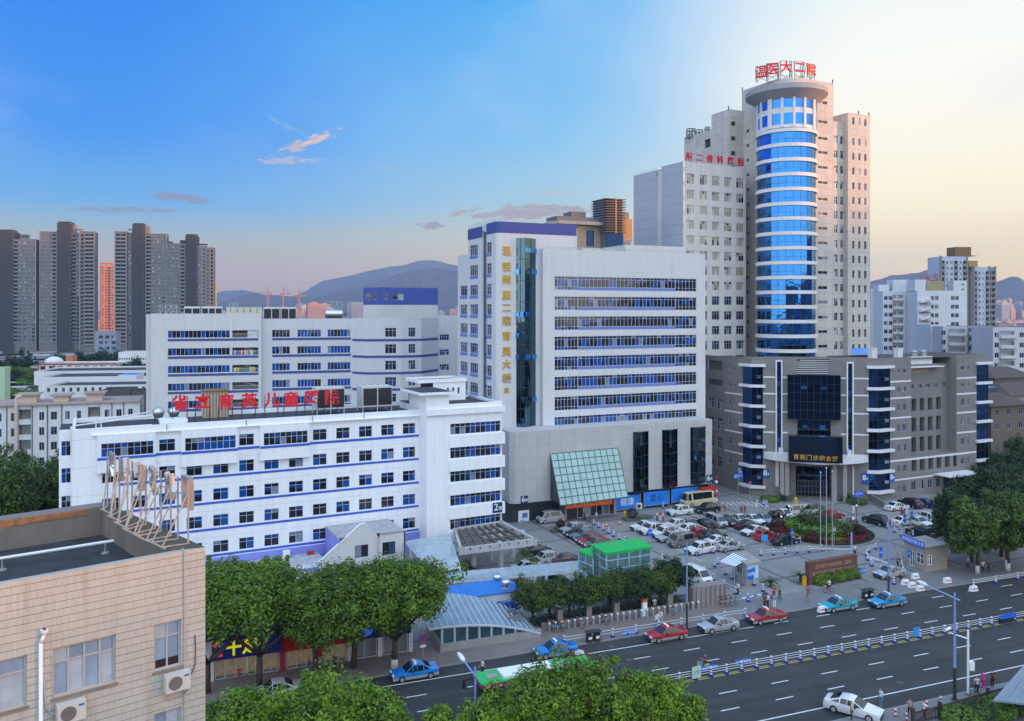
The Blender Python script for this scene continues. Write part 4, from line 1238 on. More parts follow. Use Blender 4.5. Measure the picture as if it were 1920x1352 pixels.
def corner_bay(fa,a0,a1,fb,b0,b1,zs,over,thick=.5,panes=True):
 0
 g=MB();fm=MB();sl_=MB()
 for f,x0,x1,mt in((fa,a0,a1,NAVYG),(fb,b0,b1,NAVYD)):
  for zlo,zhi in zip(zs[1:],zs):
   facade(g,f,x0,x1,zlo+thick/2,zhi-thick/2,[],mt,t=-.05)
   n=max(2,int((x1-x0)/1.2))
   for i in range(n+1):
    x=x0+(x1-x0)*i/n;fm.box(f,x-.02,x+.02,zlo+thick/2,zhi-thick/2,-.05,0.0,DARKSTEEL)
   fm.box(f,x0,x1,(zlo+zhi)/2-.02,(zlo+zhi)/2+.02,-.05,-.005,DARKSTEEL)
   if f is fb:fm.box(f,x0+(x1-x0)*.45,x0+(x1-x0)*.8,zlo+1.5,zlo+2.1,.02,.3,mirror('pale_vent',(0.55,0.7,0.85),0.1))
 for z in zs:
  pa,pb=fa.pt(a0-over*.6,z,over),fb.pt(b1+over*.6,z,over)
  den=fa.d.x*fb.d.y-fa.d.y*fb.d.x;w_=pb-pa
  k=(w_.x*fb.d.y-w_.y*fb.d.x)/den;pc_=pa+fa.d*k
  qa,qb=fa.pt(a0-over*.6,z,-.3),fb.pt(b1+over*.6,z,-.3)
  qc=fa.pt(a1,z,0)
  sl_=MB();sl_.prism([(p.x,p.y)for p in(qa,pa,pc_,pb,qb,qc)],z-thick/2,z+thick/2,M_SLAB);sl_.build('slab',G8)
 o=g.build('corner_glazing',G8);fm.build('mullion',o)
zsR=[B8F.z(1646,v)for v in(688.5,729,768,807,846,885,923)]
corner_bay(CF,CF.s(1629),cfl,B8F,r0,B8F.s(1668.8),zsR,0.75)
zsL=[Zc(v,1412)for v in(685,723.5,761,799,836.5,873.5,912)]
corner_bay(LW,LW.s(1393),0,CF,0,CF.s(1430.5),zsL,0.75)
FE=Fr(B8F.pt(r3,0)[:2],R(25.6+90))
zsF=[B8F.z(1840,v)for v in(681,718,754,790,826.5,862.5)]
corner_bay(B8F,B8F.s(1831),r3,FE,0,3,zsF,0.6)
mb=MB()
for f,x0,x1,za in((CF,CF.s(1629),cfl,zsR),(B8F,r0,B8F.s(1669),zsR),(LW,LW.s(1393),0,zsL),(CF,0,CF.s(1430.5),zsL)):
 facade(mb,f,x0,x1,za[0]-.3,zt8,[],M_GR);facade(mb,f,x0,x1,0,za[-1],[],M_GR)
facade(mb,B8F,B8F.s(1831),r3,zsF[0]-.3,zt8,[],M_GR)
lops=[];lw_=[]
for(vb,vt)in((694,686),(725,717),(760,747),(797,784),(833,820),(869,856)):
 for(u0,u1)in((1364.5,1370),(1375,1379)):
  r=(LW.s(u0),LW.s(u1),LW.z(1372,vb),LW.z(1372,vt));lops.append(r);lw_.append(r)
for(vb,vt)in((766,746),(803,782),(838,818),(873.5,853)):
 for(u0,u1)in((1328,1338),(1344,1353.5)):
  r=(LW.s(u0),LW.s(u1),LW.z(1340,vb),LW.z(1340,vt));lops.append(r);lw_.append(r)
logg=(LW.s(1326),LW.s(1354),LW.z(1340,694),LW.z(1340,676));logg2=(LW.s(1327),LW.s(1354),LW.z(1340,722),LW.z(1340,711))
facade(mb,LW,LW.s(1318),LW.s(1393),0,zt8-.3,lops+[logg,logg2],M_GR,.3)
mb.box(LW,LW.s(1318),LW.s(1393),0,zt8-.6,-6,-1.5,M_GR)
zce=Zc(875)
lv=(CF.s(1495),CF.s(1556.5),Zc(702.5),Zc(671.5))
ent=(CF.s(1492),CF.s(1559),0,zce)
st=[(CF.s(1456.3),CF.s(1464.7),Zc(852),Zc(679)),(CF.s(1589.2),CF.s(1597.7),Zc(856),Zc(681))]
low=(CF.s(1495),CF.s(1558),Zc(818),Zc(786))
facade(mb,CF,CF.s(1430.5),CF.s(1629),0,zt8+.1,[lv,ent,low]+st,M_GR,.5)
mb.box(CF,CF.s(1430.5),CF.s(1629),zce+1,zt8-.6,-9,-1.2,M_GR)
mb.prism([LW.pt(LW.s(1318),0,-.4)[:2],CLp[:2],CF.pt(cfl-.5,0,-.5)[:2],B8F.pt(r0+2,0,-14)[:2]],zt8-.6,zt8-.5,ROOFDARK)
mb.box(B8F,r0+1.6,r3-.5,zt8-.4,zt8-.3,-13.9,-1.3,ROOFDARK)
mb.build('wall',G8)
for r in lw_:awin(G8,LW,*r,GL_DARK,2,.7,-.2)
mb=MB()
for r in st:
 facade(mb,CF,r[0],r[1],r[2],r[3],[],NAVYG,t=-.3)
 for j in range(12):z=r[2]+(r[3]-r[2])*j/12;mb.box(CF,r[0],r[1],z-.05,z+.05,-.3,-.25,DARKSTEEL)
for(i,js)in((0,(1.5,10)),(1,(1,4,6.5,9))):
 for j in js:z=st[i][2]+1.3*j;mb.box(CF,st[i][0]+.1,st[i][1]-.1,z,z+.9,-.28,-.1,mirror('blue_vent',(0.1,0.4,0.95),0.1))
mb.build('strip_glazing',G8)
for(u0,u1,va,vb)in((1454,1467,676,853),(1587,1600.5,678,862)):
 mb=MB();a,b=CF.s(u0),CF.s(u1);z0,z1=Zc(vb),Zc(va)
 for q0,q1,y0,y1 in((a,a+.24,z0,z1),(b-.24,b,z0,z1),(a+.24,b-.24,z1-.3,z1)):mb.box(CF,q0,q1,y0,y1,-.02,.3,M_SLAB)
 mb.build('strip_surround',G8)
for(u0,u1,va,vb)in((1454,1460,866,915),(1598,1601,872,925)):mb=MB();mb.box(CF,CF.s(u0),CF.s(u1),Zc(vb),Zc(va),-.02,.2,M_SLAB);mb.build('pilaster',G8)
mb=MB()
for v in(708.5,740,774,813):
 for u0,u1 in((1431,1453.6),(1467.4,1476.5),(1577,1586.6),(1601,1628.5)):band(mb,CF,CF.s(u0),CF.s(u1),Zc(v)-.15,Zc(v)+.15,M_SLAB,.06)
for v in(738,772,809,848):band(mb,LW,LW.s(1359),LW.s(1392),LW.z(1376,v)-.15,LW.z(1376,v)+.15,M_SLAB,.06)
mb.build('band',G8)
mb=MB()
for j in range(9):z=lv[2]+.2+j*(lv[3]-lv[2]-.3)/8;mb.box(CF,lv[0],lv[1],z-.06,z+.06,-.4,-.2,M_SLAB)
mb.face([CF.pt(lv[0],lv[2],-.9),CF.pt(lv[1],lv[2],-.9),CF.pt(lv[1],lv[3],-.9),CF.pt(lv[0],lv[3],-.9)],SHOP);mb.build('louvre',G8)
def glass_box(name,u0,u1,va,vb,t0,t1,mt,nx,nz,vents=()):
 a,b=CF.s(u0,t1),CF.s(u1,t1);z0,z1=Zc(vb,t=t1),Zc(va,t=t1)
 g=MB();g.box(CF,a,b,z0,z1,t0,t1,mt);o=g.build(name,G8);fm=MB()
 for i in range(nx+1):x=a+(b-a)*i/nx;fm.box(CF,x-.02,x+.02,z0,z1,t1,t1+.025,DARKSTEEL)
 for j in range(nz+1):z=z0+(z1-z0)*j/nz;fm.box(CF,a,b,z-.02,z+.02,t1,t1+.022,DARKSTEEL)
 fm.build('mullion',o)
 vm=MB()
 for(u,v,wu,hv)in vents:vm.box(CF,CF.s(u,t1),CF.s(u+wu,t1),Zc(v+hv,t=t1),Zc(v,t=t1),t1+.03,t1+.2,mirror('blue_vent',(0.1,0.4,0.95),0.1))
 if vents:vm.build('open_vent',o)
glass_box('glass_bay',1477,1576,703.5,787,-.1,1.3,NAVYD,8,5,((1501,724,12,6),(1538.5,724.5,12,6)))
glass_box('glass_bay',1496,1557,787.2,818,-.35,-.1,NAVYD,6,2,((1505,798,9,5),(1537,797,10,8)))
glass_box('sign_box',1478.5,1580,819,867.5,3.2,5.3,mirror('sign_glass',(0.05,0.075,0.13),0.12),1,1)
gl=thing('gold_lettering',"gold lettering on the dark glass sign box above the outpatient entrance",'sign',CF.pt(CF.s(1529,5.3),Zc(868),5.35),CF.ang)
for i,ch in enumerate('育英门诊综合楼'):
 u=1492.5+12.2*i;text('character',ch,1.05,.04,GOLD,gl,CF.pt(CF.s(u,5.35),Zc(858.5+i*.3,t=5.35),5.4),CF.ang,.02)
zk0,zk1=Zc(866,t=2.0),Zc(853,t=2.0)
a,b=CF.s(1432),CF.s(1627)
arc=[]
for i in range(25):
 f=i/24;arc.append(CF.pt(a+(b-a)*f,0,.4+4.6*math.sin(math.pi*f)**.8))
mb=MB();mb.prism([(p.x,p.y)for p in arc]+[CF.pt(b,0,.05)[:2],CF.pt(a,0,.05)[:2]],zk0,zk1,M_SLAB);mb.build('canopy',G8)
mb=MB()
for u in(1464,1592):mb.box(CF,CF.s(u-4,1),CF.s(u+4,1),zk1,zk1+.9,.4,1.6,M_SLAB)
mb.build('canopy_block',G8)
en=MB()
en.box(CF,ent[0]-.4,ent[1]+.4,0,zce+.8,-5.2,-5.0,SHOP);en.box(CF,ent[0]-.4,ent[0]+.0,0,zce+.8,-5,-.52,M_GR);en.box(CF,ent[1],ent[1]+.4,0,zce+.8,-5,-.52,M_GR)
en.build('porch',G8)
en=MB();BRZ=plain('bronze_frame',(0.16,0.12,0.07),0.4,.4)
a,b=ent[0]+.5,ent[1]-.5
for i in range(9):x=a+(b-a)*i/8;en.box(CF,x-.06,x+.06,ZP,3.1,-1.6,-1.5,BRZ)
for z in(.9,2.0,3.1,4.2):en.box(CF,a,b,z-.07,z+.07,-1.62,-1.48,BRZ)
en.build('door_frame',G8)
en=MB();en.box(CF,a,b,ZP,zce+.2,-1.75,-1.7,NAVYD);en.build('door_glass',G8)
for u in(1466.5,1475.5,1565,1584):mb=MB();p=CF.pt(CF.s(u,2.3),ZP,2.3);mb.box(CF,CF.s(u,2.3)-.35,CF.s(u,2.3)+.35,ZP,zk0+.02,1.9,2.6,CONC);mb.build('pier',G8)
number_board(CF,1430.5,1442.5,880,896,.2,'8',"blue board with numeral 8 under the slabs by the outpatient canopy",False)
number_board(LW,1384,1392.5,876,892,.2,'8',"blue board with numeral 8 on the shaded side wall of the outpatient building",False)
number_board(CF,1616.5,1628,887,907,.2,'8',"taller blue board with numeral 8 between canopy and glazed corner",False)
number_board(B8F,1668,1677.5,887,903,.2,'8',"blue board with numeral 8 beside the small stone windows",False)
mb=MB();t_=2.2
a,b=B8F.s(1769,t_),B8F.s(1829,t_);zc_=B8F.z(1775,893,t_)
mb.box(B8F,a,b,zc_,zc_+.18,0.05,3.6,M_SLAB);mb.build('side_canopy',G8)
mb=MB();mb.box(B8F,B8F.s(1768.5),B8F.s(1816),0,zc_-.1,-.02,.03,SHOP);mb.build('side_entrance',G8)
mb=MB();pa,pb,pc_=ground(1622,934,ZP),ground(1661,957,ZP),ground(1690,952,ZP)
for q,r,h0,h1 in((pa,pb,1.5,1.2),(pb,pc_,1.2,.8)):
 f,ln=between(q,r);mb.hexa([f.pt(0,0,0),f.pt(ln,0,0),f.pt(ln,0,-.3),f.pt(0,0,-.3),f.pt(0,h0+.1,0),f.pt(ln,h1+.1,0),f.pt(ln,h1+.1,-.3),f.pt(0,h0+.1,-.3)],M_GR)
rw=tag(mb.build('ramp_wall'),"low grey stone ramp wall below the glazed corner of the outpatient building",'wall')
VENT=plain('vent_white',(0.66,0.67,0.72),.5)
for(u0,u1,v0,v1,lab)in((1635,1645,653,674,"tall white vent box at the glazed corner of the grey roof"),(1683.5,1693,653,673,"tall white vent box near the roof tanks of the grey building")):
 o=thing('roof_vent',lab,'vent',B8F.pt(B8F.s(u0,-2),zt8-.3,-2),B8F.ang)
 mb=MB();mb.box(B8F,B8F.s(u0,-2),B8F.s(u1,-2),zt8-.3,B8F.z(u0,v0,-2)-.15,-3,-2,VENT);mb.build('duct',o)
 mb=MB();mb.box(B8F,B8F.s(u0,-2)-.08,B8F.s(u1,-2)+.08,B8F.z(u0,v0,-2)-.15,B8F.z(u0,v0,-2),-3.1,-1.9,VENT);mb.build('cap',o)
for u,lab in((1714,"squat steel roof tank nearer the white vent on the grey building"),(1731,"squat steel roof tank nearer the trellis on the grey building")):
 o=thing('roof_tank',lab,'water tank',B8F.pt(B8F.s(u,-3),zt8-.3,-3),B8F.ang)
 mb=MB();mb.lathe(B8F.pt(B8F.s(u,-3),zt8-.3,-3),[(.7,0),(.7,1.1),(.2,1.45)],MATS['tank_steel'],14);mb.build('shell',o,smooth=False)
 mb=MB();mb.lathe(B8F.pt(B8F.s(u,-3),zt8-.3,-3),[(.74,1.0),(.74,1.1),(.7,1.1)],DARKSTEEL,14);mb.build('rim',o)
o=tag(None or(lambda m_:m_.build('roof_sheet'))((lambda m_:(m_.hexa([B8F.pt(x,z,t)for x,z,t in((B8F.s(1596,-9),zt8+.2,-9),(B8F.s(1632,-9),zt8+.2,-9),(B8F.s(1632,-14),zt8+1.0,-14),(B8F.s(1596,-14),zt8+1.0,-14),(B8F.s(1596,-9),zt8+.3,-9),(B8F.s(1632,-9),zt8+.3,-9),(B8F.s(1632,-14),zt8+1.1,-14),(B8F.s(1596,-14),zt8+1.1,-14))],plain('roof_blue',(0.03,0.22,0.75),.4)),m_)[1])(MB())),"bright blue metal sheet roof on top of the grey outpatient building",'roof')
# ------- round glazed tower
K=at(1474,HY,203.0);K.z=0
TK=Fr(K[:2],R(26));TL=Fr(K[:2],R(26-90))
T=thing('hospital_tower',"tall hospital tower with rounded blue glass bow and flared disc roof",'tower',K,TK.ang)
M_TW=wallmat('tower_stone',(0.53,0.50,0.46),2.6,1.76,(0.20,0.19,0.185),.06,.7,.16,.26,panel=.05)
M_RING=wallmat('ring_white',(0.70,0.69,0.70),1.5,0,(0.4,0.4,0.42),.03,.5,.05,.08,panel=0)
zT=93.8
side=TK.s(1562);back=-TL.s(1391)
ops=[];wt=[]
for k in range(17):
 y=[191.5,228,259,285.5,313.5,342,373,400.5,428,455.5,484,511,539.5,567,595,622,649.5][k]
 r=(TK.s(1534),TK.s(1551.5),TK.z(1540,y+3),TK.z(1540,y-3));ops.append(r);wt.append((TK,r))
mb=MB();facade(mb,TK,6.0,side,0,zT,ops,M_TW,.3)
ops=[]
for k in range(15):y=245.5+27.5*k;r=(TL.s(1399.5),TL.s(1404.5),TL.z(1402,y+3),TL.z(1402,y-3));ops.append(r);wt.append((TL,r))
for k in range(16):y=197+27.9*k;r=(TL.s(1422),TL.s(1426.5),TL.z(1424,y+3.4),TL.z(1424,y-3.4));ops.append(r);wt.append((TL,r))
facade(mb,TL,-back,-6.0,0,zT,ops,M_TW,.3)
pa_,pb_=TL.pt(-6.0,0,0),TK.pt(6.0,0,0)
mid=[pa_*(1-f)**2+K*2*f*(1-f)+pb_*f*f for f in[i/12 for i in range(13)]]
for a,b in zip(mid,mid[1:]):mb.face([(a.x,a.y,60),(b.x,b.y,60),(b.x,b.y,zT),(a.x,a.y,zT)],M_TW)
far=TK.pt(side,0,-back)
mb.face([TK.pt(side,0,0),(far.x,far.y,0),(far.x,far.y,zT),TK.pt(side,zT,0)],M_TW)
mb.prism([TL.pt(-6,0,-.35)[:2],TK.pt(6,0,-.35)[:2],TK.pt(side-.3,0,-.35)[:2],TK.pt(side-.3,0,-back+.3)[:2],TK.pt(.35,0,-back+.3)[:2]],0,zT-.8,ROOFDARK)
mb.build('wall',T)
for fc,r in wt:awin(T,fc,*r,GL_DARK,2,None,-.18)
BOWG=mirror('bow_glass',(0.045,0.235,0.66),0.03,wav=.03)
def bowz(v):return H+(HY-v)/F*196.3
rb=6.75
A0,A1=TL.ang-R(10),TK.ang+R(10)
def arcpts(r,n=20,a0=None,a1=None):
 a0=TK.ang+R(-180-8)if a0 is None else a0;a1=TK.ang+R(4)if a1 is None else a1
 return[Vector((K.x+r*math.cos(a0+(a1-a0)*i/n),K.y+r*math.sin(a0+(a1-a0)*i/n),0))for i in range(n+1)]
a0_=TL.ang+R(180-2);
sweep0=math.atan2(-TL.d.y,-TL.d.x);sweep1=math.atan2(TK.d.y,TK.d.x)
if sweep0>sweep1:sweep0-=2*math.pi
def bow(r,n=24):return[Vector((K.x+r*math.cos(sweep0+(sweep1-sweep0)*i/n),K.y+r*math.sin(sweep0+(sweep1-sweep0)*i/n),0))for i in range(n+1)]
rings=[bowz(243+27.7*k)for k in range(17)]
g=MB();fm=MB();pts_=bow(rb,18)
for k in range(16):
 z1,z0=rings[k]-.5,rings[k+1]+.5
 for i,(a,b)in enumerate(zip(pts_,pts_[1:])):
  g.face([(a.x,a.y,z0),(b.x,b.y,z0),(b.x,b.y,z1),(a.x,a.y,z1)],BOWG)
  d_=(a-K).normalized()
  fm.bar((a.x,a.y,z0),(a.x,a.y,z1),.07,DARKSTEEL)
  zm=z0+(z1-z0)*.38
  fm.bar((a.x,a.y,zm),(b.x,b.y,zm),.06,DARKSTEEL)
  if i in(6,12):fm.bar((a.x,a.y,z0+(z1-z0)*.75),(b.x,b.y,z0+(z1-z0)*.75),.06,DARKSTEEL)
zwa,zwb=rings[0]+.4,bowz(185)
rw_=MB();pier_pts=bow(rb,60)
groups=[(8,12),(13,17),(18,22),(24,28),(29,33),(34,38),(39,44),(46,50)]
zl=[(bowz(238),bowz(232),0),(bowz(232),bowz(210.5),1),(bowz(210.5),bowz(200.5),0),(bowz(200.5),bowz(182),1),(bowz(182),bowz(176),0)]
for i in range(60):
 a,b=pier_pts[i],pier_pts[i+1];isg=any(g0<=i<g1 for g0,g1 in groups)
 for z0,z1,gl_ in zl:
  if gl_ and isg:g.face([(a.x,a.y,z0),(b.x,b.y,z0),(b.x,b.y,z1),(a.x,a.y,z1)],BOWG)
  else:rw_.face([(a.x,a.y,z0),(b.x,b.y,z0),(b.x,b.y,z1),(a.x,a.y,z1)],M_RING)
 if not isg:
  p=bow(rb+.35,60);q=bow(rb-.1,60)
  if True:rw_.hexa([(q[i].x,q[i].y,zl[0][0]),(p[i].x,p[i].y,zl[0][0]),(p[i+1].x,p[i+1].y,zl[0][0]),(q[i+1].x,q[i+1].y,zl[0][0]),(q[i].x,q[i].y,zl[-1][1]),(p[i].x,p[i].y,zl[-1][1]),(p[i+1].x,p[i+1].y,zl[-1][1]),(q[i+1].x,q[i+1].y,zl[-1][1])],M_RING)
bo=g.build('bow_glazing',T);fm.build('mullion',bo);rw_.build('bow_wall',T)
for k,z in enumerate(rings):
 p=bow(rb+.5,24);q=bow(rb-.5,24);mb=MB()
 mb.prism([(v.x,v.y)for v in p]+[(v.x,v.y)for v in reversed(q)],z-.42,z+.42,M_RING);mb.build('ring',T)
DISC=wallmat('disc_grey',(0.34,0.34,0.37),1.4,0,(0.2,0.2,0.22),.04,.5,.08,.08,panel=0)
zd1,zd0,zdn=bowz(159),bowz(168.5),bowz(184)
mb=MB();ro,ri=9.3,7.0
def ex(r,n=24,e=.02):
 return[Vector((K.x+r*math.cos(sweep0-e+(sweep1-sweep0+2*e)*i/n),K.y+r*math.sin(sweep0-e+(sweep1-sweep0+2*e)*i/n),0))for i in range(n+1)]
def cres(k,n=24):
 0
 out=[]
 for i in range(n+1):
  f=i/n;ang=sweep0+(sweep1-sweep0)*f
  r=10.6-1.5*math.sin(math.pi*f)**.7
  r=r*k+(1-k)*rb
  out.append(Vector((K.x+r*math.cos(ang),K.y+r*math.sin(ang),0)))
 return out
P1=cres(1.0);P2=cres(0.93);P0=bow(rb+.05)
for i in range(24):
 a,b,c,d=P1[i],P1[i+1],P0[i],P0[i+1]
 mb.face([(a.x,a.y,zd0),(b.x,b.y,zd0),(b.x,b.y,zd1),(a.x,a.y,zd1)],DISC)
 mb.face([(a.x,a.y,zd1),(b.x,b.y,zd1),(K.x,K.y,zd1)],DISC)
 mb.face([(c.x,c.y,zdn),(d.x,d.y,zdn),(b.x,b.y,zd0),(a.x,a.y,zd0)],DISC)
mb.build('disc_roof',T)
mb=MB();ops=[];wt=[]
sm0,sm1=side,TK.s(1586)
zm=TK.z(1572,227)
for k in range(15):
 y=[263,290,318.5,347.5,376.5,404,430.5,458,485,512.5,540,567,594,622,648.5][k]
 for u0,u1 in((1564,1570.5),(1575.5,1584)):
  r=(TK.s(u0,-.6),TK.s(u1,-.6),TK.z(1574,y+7,-.6),TK.z(1574,y-8,-.6));ops.append(r);wt.append((TK,r,-.6))
facade(mb,TK,sm0,sm1,0,zm,ops,M_TW,.3,-.6);mb.box(TK,sm0,sm1,0,zm-.3,-12,-1.0,M_TW)
s0,s1=TK.s(1590,.9),TK.s(1631.5,.9);zb_=TK.z(1590,211,.9)
ops=[]
for k in range(16):
 y=[228]+[266.5+27.55*j for j in range(15)];y=y[k]
 for u0,u1 in((1598,1602.3),(1609.3,1613.6),(1620.4,1624.7)):
  r=(TK.s(u0,.9),TK.s(u1,.9),TK.z(1610,y+7,.9),TK.z(1610,y-7,.9));ops.append(r);wt.append((TK,r,.9))
facade(mb,TK,s0,s1,0,zb_,ops,M_TW,.3,.9)
mb.face([TK.pt(s0,0,-12),TK.pt(s0,0,.9),TK.pt(s0,zb_,.9),TK.pt(s0,zb_,-12)],M_TW)
mb.face([TK.pt(s1,0,.9),TK.pt(s1,0,-12),TK.pt(s1,zb_,-12),TK.pt(s1,zb_,.9)],M_TW)
mb.box(TK,s0+.4,s1-.4,0,zb_-.6,-12,.5,ROOFDARK);mb.build('side_wall',T)
for fc,r,t in wt:awin(T,fc,*r,GL_GREY,2 if r[1]-r[0]>1 else 1,.65 if r[1]-r[0]>1 else None,t-.18)
def back_block(u0,u1,t,v,nm,wcol=None):
 c=TK.s(u1,t);f=TK.sub(c,t,R(-90));zt_=f.z(u1,v);mb=MB()
 e=f.s(u0);ops=[]
 facade(mb,f,e,0,0,zt_,[],M_TW,.2)
 g_=TK
 if wcol:
  for k in range(9):y=232+27.6*k;r=(TK.s(wcol-4,t),TK.s(wcol+4,t),TK.z(wcol,y+4,t),TK.z(wcol,y-4,t));ops.append(r)
 facade(mb,TK,c,c+8,0,zt_,ops,M_TW,.2,t)
 mb.box(TK,c+.3,c+7.7,0,zt_-.6,t+e+.3,t-.3,ROOFDARK)
 mb.build('rear_wall',T)
 for r in ops:awin(T,TK,*r,GL_DARK,2,None,t-.18)
 return f,e,zt_
fbk,ebk,zbk=back_block(1334,1367,-15.2,204.5,'a',1375)
f2,e2,z2=fbk,ebk,0
c2=fbk.pt(ebk,0,0)
f3=Fr(c2[:2],TK.ang-R(90));zt3=f3.z(1333,243);e3=f3.s(1283)
mb=MB();facade(mb,f3,e3,0,0,zt3,[(f3.s(1321),f3.s(1332),f3.z(1326,277),f3.z(1326,261))],M_TW,.3)
mb.box(f3,e3+.2,0,0,zt3-.5,-8,-.4,ROOFDARK);mb.build('rear_wall',T)
awin(T,f3,f3.s(1321),f3.s(1332),f3.z(1326,277),f3.z(1326,261),GL_BLUE,2,None,-.2)
mb=MB()
for q0,q1 in((TL.pt(-back,zT),K+Vector((0,0,zT))),(K+Vector((0,0,zT)),TK.pt(side,zT))):pass
for p in(TL.pt(-back+.2,zT),TK.pt(side-.2,zT),TK.pt(s1-.2,zb_,.7),TK.pt(s0+4,zb_,.7),fbk.pt(-.2,zbk)):mb.tube(p,p+Vector((0,0,.9)),.14,DARKSTEEL)
mb.build('roof_light',T)
sg=thing('rooftop_sign',"red five character sign on lattice frames along the curved tower top",'sign',K+Vector((0,0,zT)),TK.ang)
us=[1427,1448,1474,1499.5,1521];vs=[136,131,127,128,132.5]
LAT=plain('lattice_green',(0.05,0.09,0.09),.6)
for i,(ch,u,v)in enumerate(zip('温医大二院',us,vs)):
 ang=(i-2)*R(15)
 p=at(u,v,205.6+((u-1474)/47)**2*1.3)
 a_=ang*1.0
 f=Fr((p.x,p.y),a_);f.o-=f.d*0
 mb=MB();zlo,zhi=zT-.3,p.z+1.7
 for x in(-1.35,1.35):
  for t in(-.15,-1.6):mb.bar(f.pt(x,zlo,t),f.pt(x,zhi,t),.1,LAT)
  mb.bar(f.pt(x,zlo,-1.6),f.pt(x,zhi,-.15),.08,LAT);mb.bar(f.pt(x,zhi,-.15),f.pt(x,zhi,-1.6),.08,LAT)
 for z in(zlo+1.0,(zlo+zhi)/2+.3,zhi):mb.bar(f.pt(-1.35,z,-.15),f.pt(1.35,z,-.15),.08,LAT)
 mb.bar(f.pt(-1.35,zlo,-.15),f.pt(1.35,zlo+1.4,-.15),.08,LAT);mb.bar(f.pt(1.35,zlo,-.15),f.pt(-1.35,zlo+1.4,-.15),.08,LAT)
 mb.bar(f.pt(-1.35,zlo+1.4,-.15),f.pt(1.35,zhi,-.15),.06,LAT)
 mb.build('lattice',sg)
 text('character',ch,3.1,.12,RED,sg,p+f.n*.1,a_,.06)
# ------- orthopaedic wing
O=Fr(at(1281,HY,200.0)[:2],R(27));OL=Fr(O.o[:2],R(27-90))
OB=thing('orthopaedic_wing',"pale twelve storey slab with five window columns before the round tower",'building',O.pt(0,0),O.ang)
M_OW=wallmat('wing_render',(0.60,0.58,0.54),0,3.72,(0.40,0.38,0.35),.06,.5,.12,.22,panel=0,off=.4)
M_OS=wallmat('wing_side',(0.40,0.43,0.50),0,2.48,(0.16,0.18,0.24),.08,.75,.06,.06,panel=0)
zO=O.z(1281,302.5);so=O.s(1398.5)
ops=[];wo_=[]
for ci,(u0,u1)in enumerate(((1287.5,1301.5),(1312,1326),(1335,1349),(1358,1372),(1380.5,1395))):
 for k in range(13):
  zc_=O.z(1342,340.5,0)-3.68*k
  r=(O.s(u0),O.s(u1),zc_-1.1,zc_+(1.35 if k==0 else 1.05));ops.append(r);wo_.append((O,r))
mb=MB();facade(mb,O,0,so,0,zO,ops,M_OW,.3);mb.box(O,.35,so-.02,0,zO-.7,-15,-.4,M_OW)
mb.box(O,.3,so-.02,zO-.7,zO-.001,-.38,-.3,M_OW)
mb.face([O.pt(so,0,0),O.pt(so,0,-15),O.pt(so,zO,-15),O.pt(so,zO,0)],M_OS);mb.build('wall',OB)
GL_YEL=glassmat('window_warm_reflection',(0.03,0.033,0.04),(0.32,0.30,0.24),(0.5,0.46,0.36),.7,.2)  # yellow sky reflection painted into the glass colour of the upper panes
for i,(fc,r)in enumerate(wo_):awin(OB,fc,*r,GL_YEL if(r[2]>38)else GL_DARK,3,.68,-.2,plain('frame_cream',(0.6,0.57,0.5),.5))
mb=MB();g0,g1=OL.s(1231),OL.s(1240.5);oe=OL.s(1188)
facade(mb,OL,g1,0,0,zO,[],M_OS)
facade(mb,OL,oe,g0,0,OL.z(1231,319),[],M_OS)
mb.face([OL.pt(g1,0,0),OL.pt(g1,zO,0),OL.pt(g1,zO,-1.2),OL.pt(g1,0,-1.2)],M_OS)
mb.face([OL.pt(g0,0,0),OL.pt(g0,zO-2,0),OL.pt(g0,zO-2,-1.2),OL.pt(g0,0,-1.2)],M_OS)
gw=[]
for k in range(10):y=350+28.5*k;gw.append((g0+.3,g1-.3,OL.z(1236,y+6,-1.2),OL.z(1236,y-6,-1.2)))
facade(mb,OL,g0,g1,0,OL.z(1236,325),gw,M_OS,.2,-1.2);mb.box(OL,oe+.3,g0,0,OL.z(1231,319)-.5,-12,-.35,M_OS)
mb.build('side_wall',OB)
for r in gw:awin(OB,OL,*r,GL_DARK,1,None,-1.34)
mb=MB();mb.box(O,.3,so,zO-.69,zO-.6,-15,-.39,ROOFDARK);mb.build('roof',OB)
roof_rail(OB,[OL.pt(oe,OL.z(1231,319)),OL.pt(g0,OL.z(1231,319))],.5,STEEL,1.5)
sg=thing('rooftop_sign',"red six character sign along the roof edge of the pale slab before the tower",'sign',O.pt(0,zO),O.ang)
for i,ch in enumerate('附二骨科医院'):
 u=1292+19.4*i;v=294.5+2.1*i;p=O.pt(O.s(u,-.2),O.z(u,v,-.2),-.2)
 text('character',ch,2.1,.1,RED,sg,p,O.ang,.05)
 mb=MB()
 for x in(-.7,.7):q=O.pt(O.s(u,-.2)+x,zO-.1,-.35);mb.bar(q,q+Vector((0,0,p.z-zO+1.2)),.07,STEEL);mb.bar(q,O.pt(O.s(u,-.2)+x,p.z,-.35),.05,STEEL)
 mb.build('bracket',sg)
